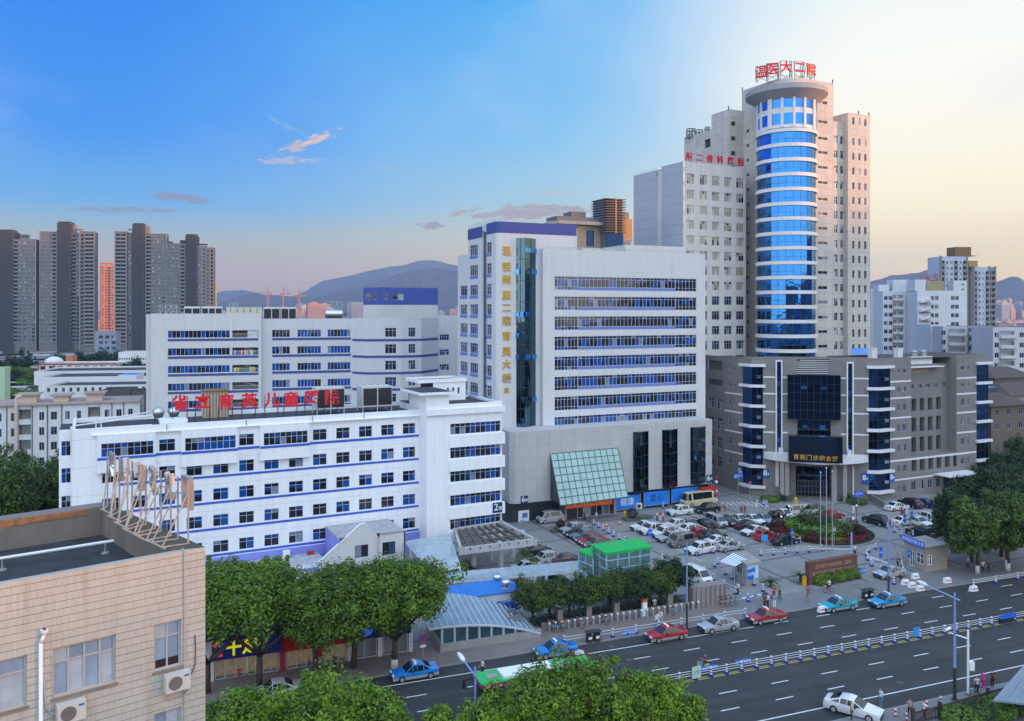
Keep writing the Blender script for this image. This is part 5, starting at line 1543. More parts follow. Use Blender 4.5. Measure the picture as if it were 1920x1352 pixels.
for k,(u,v,n)in enumerate(((1296,243,3),(1312,245,2),(1327,240,2))):
 p=at(u,v+7,228);o=thing('roof_antenna',("tall" if k==0 else "squat" if k==1 else "slim")+" dark steel frame on the rear roof beside the round tower",'antenna frame',(p.x,p.y,zt3),TK.ang)
 mb=MB();wd=2.2-.5*k
 for i in range(n+1):
  for j in(0,1):mb.bar(p+Vector((-wd/2+wd*i/n,j*1.2,-1.5)),p+Vector((-wd/2+wd*i/n,j*1.2,1.3)),.16,DARKSTEEL)
 for z in(-.4,.5,1.3):mb.bar(p+Vector((-wd/2,0,z)),p+Vector((wd/2,0,z)),.2,DARKSTEEL)
 mb.bar(p+Vector((-wd/2,0,-1)),p+Vector((wd/2,0,1.3)),.16,DARKSTEEL);mb.build('lattice',o)
# ------- brown building behind the tall white block
BR=Fr(at(1136,HY,196.0)[:2],R(24.3));BRL=Fr(BR.o[:2],R(24.3-90))
bb=thing('brown_building',"brown and orange building with a louvred turret behind the tall white block",'building',BR.pt(0,0),BR.ang)
M_BR=wallmat('tan_wall',(0.30,0.25,0.19),0,0,stain=.1,streak=.1);M_OR=wallmat('orange_wall',(0.62,0.29,0.11),0,0,stain=.06)
LV=plain('louvre_brown',(0.15,0.115,0.10),.6);M_DG=plain('turret_grey',(0.13,0.135,0.15),.6)
zt_,zl_=BR.z(1136,371),BR.z(1136,437);s69=BR.s(1169);el=BRL.s(1113.5)
mb=MB();mb.box(BR,0,s69,zl_,zt_,-6,-.4,M_DG);facade(mb,BR,0,s69,zl_-8,zl_,[],NAVYD,t=-.1);mb.box(BR,.02,s69,0,zl_,-6,-.3,M_DG)
facade(mb,BRL,el,0,zl_-8,zt_,[],M_DG,t=-.3);mb.build('turret',bb)
mb=MB()
for j in range(14):
 z=zl_+.3+(zt_-zl_-.5)*j/13;mb.box(BR,-.4,s69+.4,z-.09,z+.09,-.38,.5,LV);mb.box(BRL,el-.4,-.41,z-.09,z+.09,-.28,.5,plain('louvre_shaded',(0.16,0.19,0.25),.5))  # left-face louvres carry their shade in a blue-grey colour, front ones stay brown
mb.box(BR,s69*.5-.15,s69*.5+.15,zl_,zt_,.5,.65,plain('louvre_post',(0.45,0.25,0.16),.6));mb.build('louvre',bb)
mb=MB();tq=-2.5
facade(mb,BR,BR.s(1082,tq),BR.s(1137,tq),0,BR.z(1082,421,tq),[(BR.s(1099,tq),BR.s(1114,tq),BR.z(1105,462,tq),BR.z(1105,432,tq))],M_BR,.3,tq)
mb.face([BR.pt(BR.s(1099,tq),BR.z(1105,462,tq),tq-.3),BR.pt(BR.s(1114,tq),BR.z(1105,462,tq),tq-.3),BR.pt(BR.s(1114,tq),BR.z(1105,432,tq),tq-.3),BR.pt(BR.s(1099,tq),BR.z(1105,432,tq),tq-.3)],NAVYD)
zc_=BR.z(1060,420,tq);mb.box(BR,BR.s(1041,tq),BR.s(1138,tq),zc_-.1,zc_+.7,-9,tq+1.5,CONC);mb.box(BR,BR.s(1044,tq),BR.s(1137,tq),zc_+.7,zc_+1.8,-8,tq+.2,M_DG)
mb.box(BR,BR.s(1073,tq),BR.s(1100,tq),zc_+1.8,zc_+3.1,-7,tq-.5,M_DG);mb.box(BR,BR.s(1050,tq),BR.s(1082,tq),0,zc_-.1,-8,tq-.5,M_OR)
mb.build('wall',bb)
mb=MB();facade(mb,BR,s69,BR.s(1192),0,BR.z(1178,409),[],M_OR,t=-1.5);mb.box(BR,s69+.01,BR.s(1190),BR.z(1178,409),BR.z(1178,396),-6,-2.5,M_BR);mb.build('orange_wall',bb)
ow=[(BR.s(u,-1.5),BR.s(u+4.5,-1.5),BR.z(1178,461,-1.5),BR.z(1178,449,-1.5))for u in(1170.5,1176,1181.5)]
for r in ow:awin(bb,BR,*r,GL_GREY,2,.7,-1.48)
# ------- far apartment towers on the left
def cellwin(root,fc,rects,glass,t=-.2,nx=2,frame=None):
 0
 for r in rects:
  awin(root,fc,*r,glass,nx,None,t,frame or FARFRAME,.08)
FARFRAME=plain('frame_far',(0.35,0.35,0.36),.6)
M_APT=wallmat('apartment_grey',(0.145,0.148,0.155),0,3.0,(0.28,0.28,0.29),.22,.7,.12,.18,panel=0)
M_CORE=wallmat('apartment_core',(0.048,0.049,0.056),0,0,stain=.1,streak=.12)
M_PIL=wallmat('apartment_pier',(0.25,0.235,0.23),0,0,stain=.1,streak=.15)
M_SLB=plain('balcony_slab',(0.30,0.30,0.305),.8)
def wing(root,f,s0,s1,z1,kinds,t=0.0,pier=True,z0=8.0,dep=12,wall=None,fl=3.0,core=False):
 0
 n=len(kinds);cw=(s1-s0)/n;mb=MB();ops=[];wr=[];ms=MB()
 k0=int((z1-3-z0)/fl)
 for i,kd in enumerate(kinds):
  a=s0+cw*i
  for k in range(k0):
   zb=z1-3.6-fl*k
   if kd=='b':
    r=(a+.25,a+cw-.25,zb-.9,zb+1.4);ops.append(r)
   elif kd=='w':
    r=(a+cw*.22,a+cw*.78,zb-.3,zb+1.25);ops.append(r);wr.append(r)
   elif kd=='n':
    r=(a+cw*.34,a+cw*.66,zb-.1,zb+1.1);ops.append(r);wr.append(r)
 facade(mb,f,s0,s1,0,z1,ops,wall or M_APT,.9 if 'b' in kinds else .3,t)
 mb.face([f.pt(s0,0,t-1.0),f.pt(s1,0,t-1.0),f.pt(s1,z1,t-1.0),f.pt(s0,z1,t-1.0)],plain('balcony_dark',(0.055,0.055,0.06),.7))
 mb.face([f.pt(s1,0,t),f.pt(s1,0,t-dep),f.pt(s1,z1,t-dep),f.pt(s1,z1,t)],wall or M_APT)
 mb.face([f.pt(s0,0,t-dep),f.pt(s0,0,t),f.pt(s0,z1,t),f.pt(s0,z1,t-dep)],wall or M_APT)
 mb.face([f.pt(s0,z1,t),f.pt(s1,z1,t),f.pt(s1,z1,t-dep),f.pt(s0,z1,t-dep)],ROOFDARK)
 mb.build('wing',root)
 for i,kd in enumerate(kinds):
  if kd=='b':
   for k in range(k0):
    zb=z1-3.6-fl*k;a=s0+cw*i
    ms.box(f,a+.1,a+cw-.1,zb-1.15,zb-.9,t-.3,t+.7,M_SLB);ms.box(f,a+.1,a+cw-.1,zb-.9,zb-.1,t+.6,t+.7,plain('balcony_rail',(0.22,0.22,0.23),.6))
 if ms.f:
  o=ms.build('balcony',root);o['kind']='stuff'
 if pier:
  mp=MB()
  for q in(s0,s1):mp.box(f,q-.35,q+.35,0,z1+.4,t-.5,t+.5,M_PIL)
  mp.build('pier',root)
 cellwin(root,f,wr,GL_FAR,t-.25)
def core(root,f,u0,u1,v,t=1.5,m=None):
 mb=MB();a,b=f.s(u0,t),f.s(u1,t);z=f.z((u0+u1)/2,v,t)
 mb.box(f,a,b,0,z,-14,t,m or M_CORE);mb.box(f,a+.5,b-.5,z,z+1.2,-10,t-1,m or M_CORE)
 for k in range(int(z/3)):mb.box(f,b-.6,b+.15,z-3*k-.3,z-3*k,t-1,t+.15,M_SLB)
 mb.build('stair_core',root)
FA=Fr(at(100,HY,640)[:2],R(14))
def ap(u):return FA.s(u)
def zt_of(v,u):return FA.z(u,v)
ta=thing('apartment_tower',"dark high-rise tower cut by the left edge of the view",'apartment tower',FA.pt(ap(30),0),FA.ang,'dark high-rise towers on the left')
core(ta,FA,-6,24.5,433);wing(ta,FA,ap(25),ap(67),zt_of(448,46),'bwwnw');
mb=MB()
for i in range(4):mb.box(FA,ap(33),ap(52),zt_of(446,40)+i*.8,zt_of(446,40)+i*.8+.25,-6,-1,M_CORE)
mb.build('roof_frame',ta);wing(ta,FA,ap(68),ap(73.5),zt_of(451,70),'n',-2,False,wall=M_CORE)
tb_=thing('apartment_tower',"dark high-rise tower with the tallest core, beside the gap with the orange tower",'apartment tower',FA.pt(ap(125),0),FA.ang,'dark high-rise towers on the left')
wing(tb_,FA,ap(75),ap(106),zt_of(434,90),'wnwb');core(tb_,FA,107,133.5,418,2.0);wing(tb_,FA,ap(134),ap(149),zt_of(436,141),'bw',-1);wing(tb_,FA,ap(150),ap(177),zt_of(434,165),'wbb',.5)
mb=MB();mb.box(FA,ap(134),ap(154),zt_of(430,141),zt_of(428.5,141),-6,-1,M_PIL);mb.bar(FA.pt(ap(153),zt_of(436,141),-1.2),FA.pt(ap(153),zt_of(429,141),-1.2),.6,M_PIL)
mb.box(FA,ap(133.5),ap(140),zt_of(436,141),zt_of(421,136),-9,-2,M_PIL);mb.build('roof_frame',tb_)
tc_=thing('apartment_tower',"dark high-rise tower rising right of the orange tower",'apartment tower',FA.pt(ap(260),0),FA.ang,'dark high-rise towers on the left')
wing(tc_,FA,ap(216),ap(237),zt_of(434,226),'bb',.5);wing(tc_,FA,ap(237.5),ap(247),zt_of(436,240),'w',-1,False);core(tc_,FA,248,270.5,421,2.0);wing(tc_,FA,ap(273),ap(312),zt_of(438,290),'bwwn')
mb=MB();mb.box(FA,ap(271),ap(278.5),zt_of(500,275),zt_of(423,275),-9,-1.5,M_PIL);mb.box(FA,ap(240),ap(248),zt_of(431,245),zt_of(429,245),-5,0,M_PIL);mb.build('roof_frame',tc_)
td=thing('apartment_tower',"dark high-rise tower, lowest of the row, beside the hazy hills",'apartment tower',FA.pt(ap(360),0),FA.ang,'dark high-rise towers on the left')
wing(td,FA,ap(313),ap(347),zt_of(456,330),'nwwb');core(td,FA,347.5,369.5,441.5,2.0);wing(td,FA,ap(371),ap(386),zt_of(461,378),'wn',-1,wall=M_PIL);wing(td,FA,ap(386.5),ap(401),zt_of(464,394),'nw',.3,wall=wallmat('apartment_brown',(0.26,0.19,0.16),0,3.0,(0.34,0.3,0.28),.2,.5,panel=0))
mb=MB();mb.box(FA,ap(373),ap(388),zt_of(459,380),zt_of(457,380),-6,-1,M_CORE);mb.box(FA,ap(315),ap(322),zt_of(456,318),zt_of(452.5,318),-6,-1,M_CORE);mb.box(FA,ap(337),ap(346),zt_of(456,340),zt_of(450,340),-6,-1,M_CORE);mb.build('roof_frame',td)
FO=Fr(at(200,HY,900)[:2],R(30))
to=thing('orange_tower',"slim orange apartment tower seen in the gap between dark towers",'apartment tower',FO.pt(0,0),FO.ang)
M_OT=wallmat('orange_render',(0.52,0.18,0.10),0,3.0,(0.3,0.12,0.08),.2,.4,.08,.1,panel=0)
wing(to,FO,FO.s(189),FO.s(214),FO.z(200,497),'wwbw',wall=M_OT,pier=False,z0=10)
mb=MB();mb.box(FO,FO.s(189),FO.s(213),FO.z(200,494.5),FO.z(200,492.5),-10,.3,M_OT)
for u in(189.5,212):mb.box(FO,FO.s(u)-.5,FO.s(u)+.5,FO.z(200,498),FO.z(200,494),-.8,.2,M_OT)
mb.build('roof_frame',to)
FG=Fr(at(402,HY,1100)[:2],R(20));tg=thing('yellow_tower',"slim sunlit yellow tower peeping out beside the dark tower row",'apartment tower',FG.pt(0,0),FG.ang)
wing(tg,FG,FG.s(400),FG.s(406.5),FG.z(403,530),'wn',wall=wallmat('yellow_render',(0.55,0.36,0.14),0,3,(0.3,.2,.1),.2,.4,panel=0),pier=False)
FB=Fr(at(195,HY,560)[:2],R(14));tbk=thing('office_block',"grey blue low block between the dark towers with square windows",'building',FB.pt(0,0),FB.ang)
M_BG=wallmat('bluegrey_wall',(0.24,0.27,0.36),0,0);ops=[]
for i in range(3):
 for k in range(3):ops.append((FB.s(185+12*i),FB.s(193+12*i),FB.z(195,635+10.5*k),FB.z(195,629+10.5*k)))
mb=MB();facade(mb,FB,FB.s(178),FB.s(218),0,FB.z(195,621),ops,M_BG,.5);mb.box(FB,FB.s(178),FB.s(218),0,FB.z(195,621)-.05,-14,-.6,M_BG);mb.build('wall',tbk)
cellwin(tbk,FB,ops,GL_FAR,-.4)
# ------- low white sheds and the housing row on the left
M_LW=wallmat('low_white',(0.66,0.66,0.68),0,0,stain=.12,streak=.14)
M_PK=wallmat('peach_wall',(0.58,0.46,0.40),0,0,stain=.1,streak=.12)
def low_block(name,label,u0,u1,vtop,Y,ang,zbase=0,dep=14,wins=None,m=None,roof=None,par=.7,cat='building',group=None):
 f=Fr(at((u0+u1)/2,HY,Y)[:2],R(ang));a,b=f.s(u0),f.s(u1);z=f.z((u0+u1)/2,vtop)
 o=thing(name,label,cat,f.pt((a+b)/2,0),f.ang,group);mb=MB();ops=[]
 if wins:
  n,v0,v1,frac=wins
  for i in range(n):
   c=a+(b-a)*(i+.5)/n;w_=(b-a)/n*frac/2
   ops.append((c-w_,c+w_,f.z((u0+u1)/2,v1),f.z((u0+u1)/2,v0)))
 facade(mb,f,a,b,zbase,z,ops,m or M_LW,.3);mb.box(f,a+.01,b-.01,zbase,z-par,-dep,-.35,m or M_LW)
 mb.box(f,a,a+.3,z-par,z,-dep,-.36,m or M_LW);mb.box(f,b-.3,b,z-par,z,-dep,-.36,m or M_LW);mb.box(f,a,b,z-par,z-.01,-dep-.3,-dep-.01,m or M_LW);mb.box(f,a+.01,b-.01,z-par,z-.02,-.34,-.02,m or M_LW)
 mb.build('wall',o);mr=MB();mr.box(f,a+.31,b-.31,z-par+.002,z-par+.06,-dep,-.36,roof or ROOFDARK);mr.build('roof',o)
 if wins:cellwin(o,f,ops,GL_DARK,-.2)
 return o,f,a,b,z
low_block('long_shed',"long low white shed nearest the housing row, with windows under its dark roof",84,276,722,262,10,dep=20,wins=(14,726,734,.4))
low_block('long_shed',"second long low white shed with dark flat roof behind the windowed one",72,276,706,305,10,dep=26)
low_block('long_shed',"third long low white shed with narrow dark roof",64,276,695,345,10,dep=28)
o,f,a,b,z=low_block('market_hall',"low white hall with red brown trim and a white dome",72,219,682,395,8,dep=20,wins=(9,686,693,.6),m=M_LW,roof=CONC)
TRIM=plain('redbrown_trim',(0.34,0.10,0.05),.7)
mb=MB();band(mb,f,a,b,z-.6,z+.1,TRIM,.15)
for i in range(6):q=a+(b-a)*i/5;band(mb,f,q-.4,q+.4,0,z-.6,TRIM,.14)
mb.build('trim',o);mb=MB();c=f.pt(f.s(92),z,-6);mb.lathe(c,[(4.3*math.cos(R(5+17*i)),4.3*math.sin(R(5+17*i))*.75)for i in range(6)],M_LW,18);mb.build('dome',o,smooth=True)
low_block('roof_house',"tiny orange box house on the roofs beside the white dome",123,136,667,420,8,dep=6,m=wallmat('orange_box',(0.5,0.2,0.08),0,0))
low_block('bright_shed',"white barrel shed close to the ward block corner",222,276,660,420,12,dep=14,wins=(12,671,675,.6))
low_block('blue_roof_shed',"small shed with a bright blue roof among the white sheds",222,256,703,290,10,dep=10,roof=plain('roof_blue',(0.03,0.22,0.75),.4),par=.05)
low_block('dark_shed',"dark grey windowless block behind the housing row",190,244,731,228,14,dep=10,m=plain('dark_render',(0.085,0.085,0.09),.9))
low_block('dark_shed',"dark grey low block squeezed beside the ward block",246,276,734,226,14,dep=10,m=plain('dark_render',(0.085,0.085,0.09),.9))
low_block('green_house',"pale green block at the left edge among trees",-30,9,690,240,18,dep=6,m=wallmat('mint_wall',(0.42,0.55,0.38),0,0))
HR=Fr(at(60,HY,158)[:2],R(20))
hr=thing('housing_row',"weathered white housing row with open stairwells and peach roof boxes",'housing',HR.pt(0,0),HR.ang)
M_HR=wallmat('housing_white',(0.60,0.61,0.63),0,2.9,(0.4,0.4,0.42),.06,.4,.12,.25)
zh=HR.z(60,760);ops=[];stw=[]
for k in range(6):
 z=zh-2.2-2.9*k
 for u0,u1 in((-20,-12),(-5,3),(20,29),(73,83),(95,107),(122,131),(144,152),(196,205),(218,228),(240,249)):
  ops.append((HR.s(u0),HR.s(u1),z-.75,z+.85))
 for u0,u1 in((35,58),(165,188)):stw.append((HR.s(u0),HR.s(u1),z-1.2,z+1.45))
mb=MB();facade(mb,HR,HR.s(-60),HR.s(262),0,zh,ops+stw,M_HR,.35)
mb.box(HR,HR.s(-60),HR.s(262),0,zh-.05,-11,-2.6,M_HR)
for u0,u1 in((35,58),(165,188)):mb.box(HR,HR.s(u0)-.2,HR.s(u0),0,zh-.1,-2.6,-.4,CONC);mb.box(HR,HR.s(u1),HR.s(u1)+.2,0,zh-.1,-2.6,-.4,CONC)
mb.box(HR,HR.s(-60),HR.s(262),zh-.02,zh+.2,-11.4,.5,wallmat('tile_edge',(0.36,0.27,0.23),0,0,stain=.2));mb.build('wall',hr)
cellwin(hr,HR,ops,GL_DARK,-.25)
mb=MB()
for r in stw:mb.box(HR,r[0],r[1],r[2]-.2,r[2]+.75,-.6,-.35,M_HR)
for u in(13,33.5,60.5,89,116,210,232):mb.tube(HR.pt(HR.s(u),1,.1),HR.pt(HR.s(u),zh,.1),.09,plain('drain_brown',(0.12,0.09,0.09),.7))
mb.build('stair_landing',hr)
for u0,u1,v in((32,68,742),(100,128,743),(162,192,739)):
 mb=MB();mb.box(HR,HR.s(u0,-3),HR.s(u1,-3),zh,HR.z(u0,v,-3),-7,-3,M_PK);mb.box(HR,HR.s(u0,-3)-.5,HR.s(u1,-3)+.5,HR.z(u0,v,-3),HR.z(u0,v,-3)+.25,-7.5,-2.4,wallmat('tile_edge',(0.36,0.27,0.23),0,0,stain=.2));mb.build('stair_head',hr)
mb=MB();p=HR.pt(HR.s(31.5),0,.5);q=HR.pt(HR.s(31.5),HR.z(31,745),.5);mb.tube(p,q,.3,M_PK);mb.tube(q,q+HR.d*.9+Vector((0,0,.3)),.3,M_PK);mb.build('flue',hr)
# ------- right-hand background
M_RW=wallmat('apartment_white',(0.58,0.60,0.64),0,2.95,(0.36,0.38,0.42),.1,.45,.07,.14,panel=0)
def apt(name,label,u0,u1,vtop,Y,ang,wcols,fl=2.95,rows=12,vrow0=None,m=None,dep=12,ww=1.3,hh=1.4,bal=(),group=None):
 f=Fr(at((u0+u1)/2,HY,Y)[:2],R(ang));a,b=f.s(u0),f.s(u1);uc=(u0+u1)/2;z=f.z(uc,vtop)
 o=thing(name,label,'apartment block',f.pt((a+b)/2,0),f.ang,group);mb=MB();ops=[];bo=[]
 for k in range(rows):
  zc_=(f.z(uc,vrow0)if vrow0 else z-2.2)-fl*k
  if zc_<1.5:break
  for u in wcols:ops.append((f.s(u)-ww/2,f.s(u)+ww/2,zc_-hh/2,zc_+hh/2))
  for(b0,b1)in bal:bo.append((f.s(b0),f.s(b1),zc_-.9,zc_+1.2))
 facade(mb,f,a,b,0,z,ops+bo,m or M_RW,.35);mb.box(f,a+.01,b-.01,0,z-.4,-dep,-1.4,m or M_RW);mb.box(f,a,b,z-.4,z,-.34,-.01,m or M_RW)
 mb.face([f.pt(a,0,0),f.pt(a,z,0),f.pt(a,z,-dep),f.pt(a,0,-dep)],m or M_RW);mb.face([f.pt(b,0,0),f.pt(b,0,-dep),f.pt(b,z,-dep),f.pt(b,z,0)],m or M_RW)
 mb.build('wall',o);cellwin(o,f,ops,GL_DARK,-.2)
 if bo:
  ms=MB()
  for r in bo:
   ms.box(f,r[0]-.1,r[1]+.1,r[2]-.2,r[2],-.3,.9,M_SLB);ms.box(f,r[0]-.1,r[1]+.1,r[2],r[2]+.9,.8,.9,m or M_RW)
  q=ms.build('balcony',o)
  if len(bo)>12:q['kind']='stuff'
 return o,f,a,b,z
o,f,a,b,z=apt('apartment_block',"white apartment block with plain blind end wall right behind the tall tower",1633,1664,541,300,-4,(1643,),rows=11,vrow0=546)
o,f,a,b,z=apt('apartment_block',"white apartment block with stacked balconies and diamond vents near its top",1655,1722,546,292,-4,(1661,1670,1702,1711.5),rows=11,vrow0=559,bal=((1683,1693),(1674,1681)))
mb=MB();mb.box(f,f.s(1681),f.s(1711),z-.3,f.z(1690,524),-9,-3,M_RW);mb.box(f,f.s(1655),f.s(1676),z-.3,f.z(1665,533),-9,-4,M_RW);mb.build('roof_house',o)
o,f,a,b,z=apt('apartment_block',"white apartment block with zigzag outside stairs and a rooftop garden",1720,1813,545,282,-4,(1748,1756.5,1786.5,1794.5),rows=11,vrow0=559,ww=1.2)
mb=MB()
for k in range(11):
 zc_=f.z(1766,560)-2.95*k;x0,x1=f.s(1723.5),f.s(1743)
 mb.hexa([f.pt(x0,zc_-1.6,1.2),f.pt(x1,zc_-.6,1.2),f.pt(x1,zc_-.6,0.02),f.pt(x0,zc_-1.6,.02),f.pt(x0,zc_-.7,1.2),f.pt(x1,zc_+.3,1.2),f.pt(x1,zc_+.3,.02),f.pt(x0,zc_-.7,.02)],M_RW)
 mb.box(f,x0,x1,zc_-1.75,zc_-1.62,.02,1.2,plain('balcony_dark',(0.055,0.055,0.06),.7))
mb.build('outside_stair',o)
mb=MB();mb.box(f,f.s(1720),f.s(1742),z-.3,f.z(1730,524),-9,-2,M_RW);mb.box(f,f.s(1740),f.s(1775),z-.3,f.z(1750,527),-9,-2,wallmat('roofgarden_wall',(0.33,0.28,0.16),0,0));mb.box(f,f.s(1788),f.s(1813),z-.3,f.z(1800,526),-5,-.02,M_RW)
for s_ in(1,-1):
 c=f.pt(f.s(1805.5),f.z(1805,538)+s_*.65,.0);mb.face([c+f.d*-.5+f.n*.03,c+f.d*.5+f.n*.03,c+Vector((0,0,s_*.6))+f.n*.03][::s_],LOUV)
mb.build('roof_house',o)
mb=MB();rg=random.Random(4);GR_=plain('red_scaffold',(0.35,0.06,0.06),.7)
for i in range(60):
 p=f.pt(f.s(1738+rg.random()*34),f.z(1755,530-rg.random()*16),-2-rg.random()*5);mb.bar(p,p+Vector((rg.uniform(-1.5,1.5),rg.uniform(-1,1),rg.uniform(-.6,1.2))),.12,GR_)
mb.build('roof_planting',o)
FT=Fr(at(1800,HY,430)[:2],R(4))
tw=thing('apartment_tower',"pale blue balconied apartment tower with a brown lift head against the yellow sky",'apartment tower',FT.pt(0,0),FT.ang)
M_PB=wallmat('paleblue_wall',(0.42,0.46,0.56),0,2.95,(0.55,0.57,0.62),.3,.5,.08,.12,panel=0)
wing(tw,FT,FT.s(1764),FT.s(1813),FT.z(1790,481),'bwwbwb',0,True,20,wall=M_PB);wing(tw,FT,FT.s(1813.5),FT.s(1822),FT.z(1818,490),'n',-2,False,20,wall=wallmat('ochre_core',(0.34,0.24,0.10),0,0))
wing(tw,FT,FT.s(1822.5),FT.s(1851),FT.z(1835,501),'bwnb',1.5,True,20,wall=M_PB);wing(tw,FT,FT.s(1851.5),FT.s(1864),FT.z(1858,501),'bb',.8,True,20,wall=wallmat('slate_wall',(0.2,0.23,0.3),0,2.95,(.4,.42,.48),.3,.5,panel=0))
mb=MB();BRN=plain('lifthead_brown',(0.20,0.12,0.05),.8);mb.box(FT,FT.s(1792),FT.s(1822),FT.z(1800,481),FT.z(1805,463),-8,-.5,BRN);mb.box(FT,FT.s(1815),FT.s(1832),FT.z(1820,500),FT.z(1822,489),-8,.5,wallmat('ochre_core',(0.34,0.24,0.10),0,0));mb.box(FT,FT.s(1822),FT.s(1832),FT.z(1826,480),FT.z(1826,479),-6,0,M_PIL);mb.build('lift_head',tw)
apt('apartment_block',"lower grey white block with long balconies before the pale blue tower",1768,1812,612,255,-2,(1769.5,),rows=5,vrow0=624,bal=((1778,1809),),m=wallmat('grey_apartment',(0.45,0.46,0.50),0,0))
apt('apartment_block',"dim grey block between two balconied blocks behind the grey building",1811,1862,611,262,-2,(1826,1834,1842),rows=6,vrow0=622,bal=((1815,1823),(1846,1858)),m=wallmat('dim_apartment',(0.27,0.27,0.30),0,0))
apt('apartment_block',"balconied white block at the right edge above the old tiled houses",1862,1925,614,240,-2,(1869,1916),rows=6,vrow0=628,bal=((1874,1902),),m=wallmat('grey_apartment2',(0.50,0.51,0.56),0,0))
low_block('annex_block',"plain pale blue grey annex wall in front of the zigzag stairs",1744,1768,609,262,0,dep=10,m=wallmat('annex_wall',(0.50,0.55,0.62),0,0))
def tiled_house(label,u0,u1,veave,vridge,Y,ang,m,roofm,wins=3):
 f=Fr(at((u0+u1)/2,HY,Y)[:2],R(ang));a,b=f.s(u0),f.s(u1);uc=(u0+u1)/2;ze=f.z(uc,veave);zr_=f.z(uc,vridge,-4)
 o=thing('tiled_house',label,'house',f.pt((a+b)/2,0),f.ang);mb=MB();ops=[]
 for i in range(wins):
  c=a+(b-a)*(i+.5)/wins
  for k in range(2):ops.append((c-.6,c+.6,ze-2.3-3*k,ze-.9-3*k))
 facade(mb,f,a,b,0,ze,ops,m,.2);mb.box(f,a+.01,b-.01,0,ze,-9,-.25,m);mb.build('wall',o)
 cellwin(o,f,ops,GL_DARK,-.12)
 e0,e1,e2,e3=f.pt(a-.7,ze-.2,.8),f.pt(b+.7,ze-.2,.8),f.pt(b+.7,ze-.2,-9.8),f.pt(a-.7,ze-.2,-9.8)
 r0,r1=f.pt(a+3,zr_,-4.5),f.pt(b-3,zr_,-4.5);mb=MB()
 mb.face([e0,e1,r1,r0],roofm);mb.face([e1,e2,r1],roofm);mb.face([e2,e3,r0,r1],roofm);mb.face([e3,e0,r0],roofm);mb.build('roof',o)
TILE=plain('roof_tile',(0.085,0.07,0.062),.9,var=.35,scale=1.2)
tiled_house("old dark tiled house under the balconied block at the right edge",1865,1935,706,686,205,24,wallmat('old_wall',(0.16,0.14,0.13),0,0),TILE)
tiled_house("old brown tiled house nearest the corner of the grey building",1858,1925,758,735,178,22,wallmat('brown_wall',(0.14,0.12,0.10),0,0),TILE)
tiled_house("old tiled house with pale gable at the right edge",1893,1960,738,715,190,28,wallmat('pale_wall',(0.32,0.28,0.24),0,0),TILE)
low_block('market_roof',"small stall roof in bright blue beside the old tiled houses",1847,1885,727,190,24,dep=7,roof=plain('roof_blue',(0.03,0.22,0.75),.4),par=.03,cat='stall',m=plain('stall_dark',(0.06,0.07,0.08),.8))
# ------- far city on the plain
rg=random.Random(21)
FARM=[wallmat('far_block_%s'%n,c,0,3.2,(.2,.2,.22),.9,.5,panel=0)for n,c in(('grey',(0.30,0.30,0.32)),('pink',(0.42,0.26,0.22)),('pale',(0.46,0.44,0.42)),('blue',(0.26,0.29,0.36)))]
def far_mesh(k):
 mb=MB();f=WORLD;m=FARM[k%4]
 mb.box(f,-9,9,0,1.0,-8,8,m);mb.box(f,-4,4,1.0,1.06,-4,4,m)
 if k%2:mb.box(f,9,15,0,.86,-6,6,m)
 return mb.mesh('distant_block')
FM=[far_mesh(k)for k in range(4)]
def far_block(u,vtop,Y,wd,k,label,group):
 p=at(u,vtop,Y);o=link('distant_block',FM[k],None,(p.x,p.y,0),R(rg.uniform(0,40)))
 o.scale=(wd,wd,p.z);tag(o,label,'building',group)
for i in range(52):
 u=rg.choice((rg.uniform(408,560),rg.uniform(560,860),rg.uniform(560,690)))
 Y=rg.uniform(1500,3600);v=rg.uniform(568,584)if 560<u<690 else rg.uniform(576,588)
 far_block(u,v,Y,rg.uniform(.8,1.7),rg.randrange(4),"hazy far apartment block below the left hills",'far blocks below the left hills')
for i in range(40):
 u=rg.uniform(1866,1960);Y=rg.uniform(2200,4800);v=rg.uniform(560,590)
 far_block(u,v,Y,rg.uniform(.8,1.6),rg.randrange(4),"hazy far block under the right-hand mountains",'far blocks under the right mountains')
mb=MB();RF=[plain('town_roof_%s'%n,c,.9,var=.3,scale=.05)for n,c in(('grey',(0.20,0.20,0.21)),('white',(0.42,0.42,0.44)),('brown',(0.17,0.12,0.10)),('blue',(0.08,0.18,0.42)),('green',(0.05,0.08,0.05)))]
for i in range(2600):
 Y=330+2600*rg.random()**1.6;u=rg.uniform(-60,1990)
 if 560<u<1640 and Y<900 and False:continue
 x=(u-CX)/F*Y;wd=rg.uniform(8,26);dp=rg.uniform(8,18);h=rg.choice((6,9,9,12,15,18))*(1 if Y>500 else .6)
 if Y<700 and u<440:h=min(h,5)
 fr=Fr((x,Y),R(rg.choice((18,22,26,108,112))));m=rg.choices(RF,(5,4,3,.5,2))[0]
 mb.box(fr,-wd/2,wd/2,0,h,-dp,0,rg.choice(FARM));mb.box(fr,-wd/2,wd/2,h,h+.3,-dp,.2,m)
for i in range(110):  # unseen blocks added behind the camera to darken the lower glass reflections
 x=rg.uniform(-420,420);y=rg.uniform(-560,-70);fr=Fr((x,y),R(rg.choice((20,24,112))));wd=rg.uniform(14,34);h=rg.choice((16,20,24,30,42,58));mb.box(fr,-wd/2,wd/2,0,h,-14,0,rg.choice(FARM));mb.box(fr,-wd/2,wd/2,h,h+.4,-14,.2,RF[0])
o=mb.build('low_rise_town');o['kind']='stuff';o['label']="hazy low-rise town on the plain behind the hospital, plus added unseen blocks behind the camera";o['category']='town'
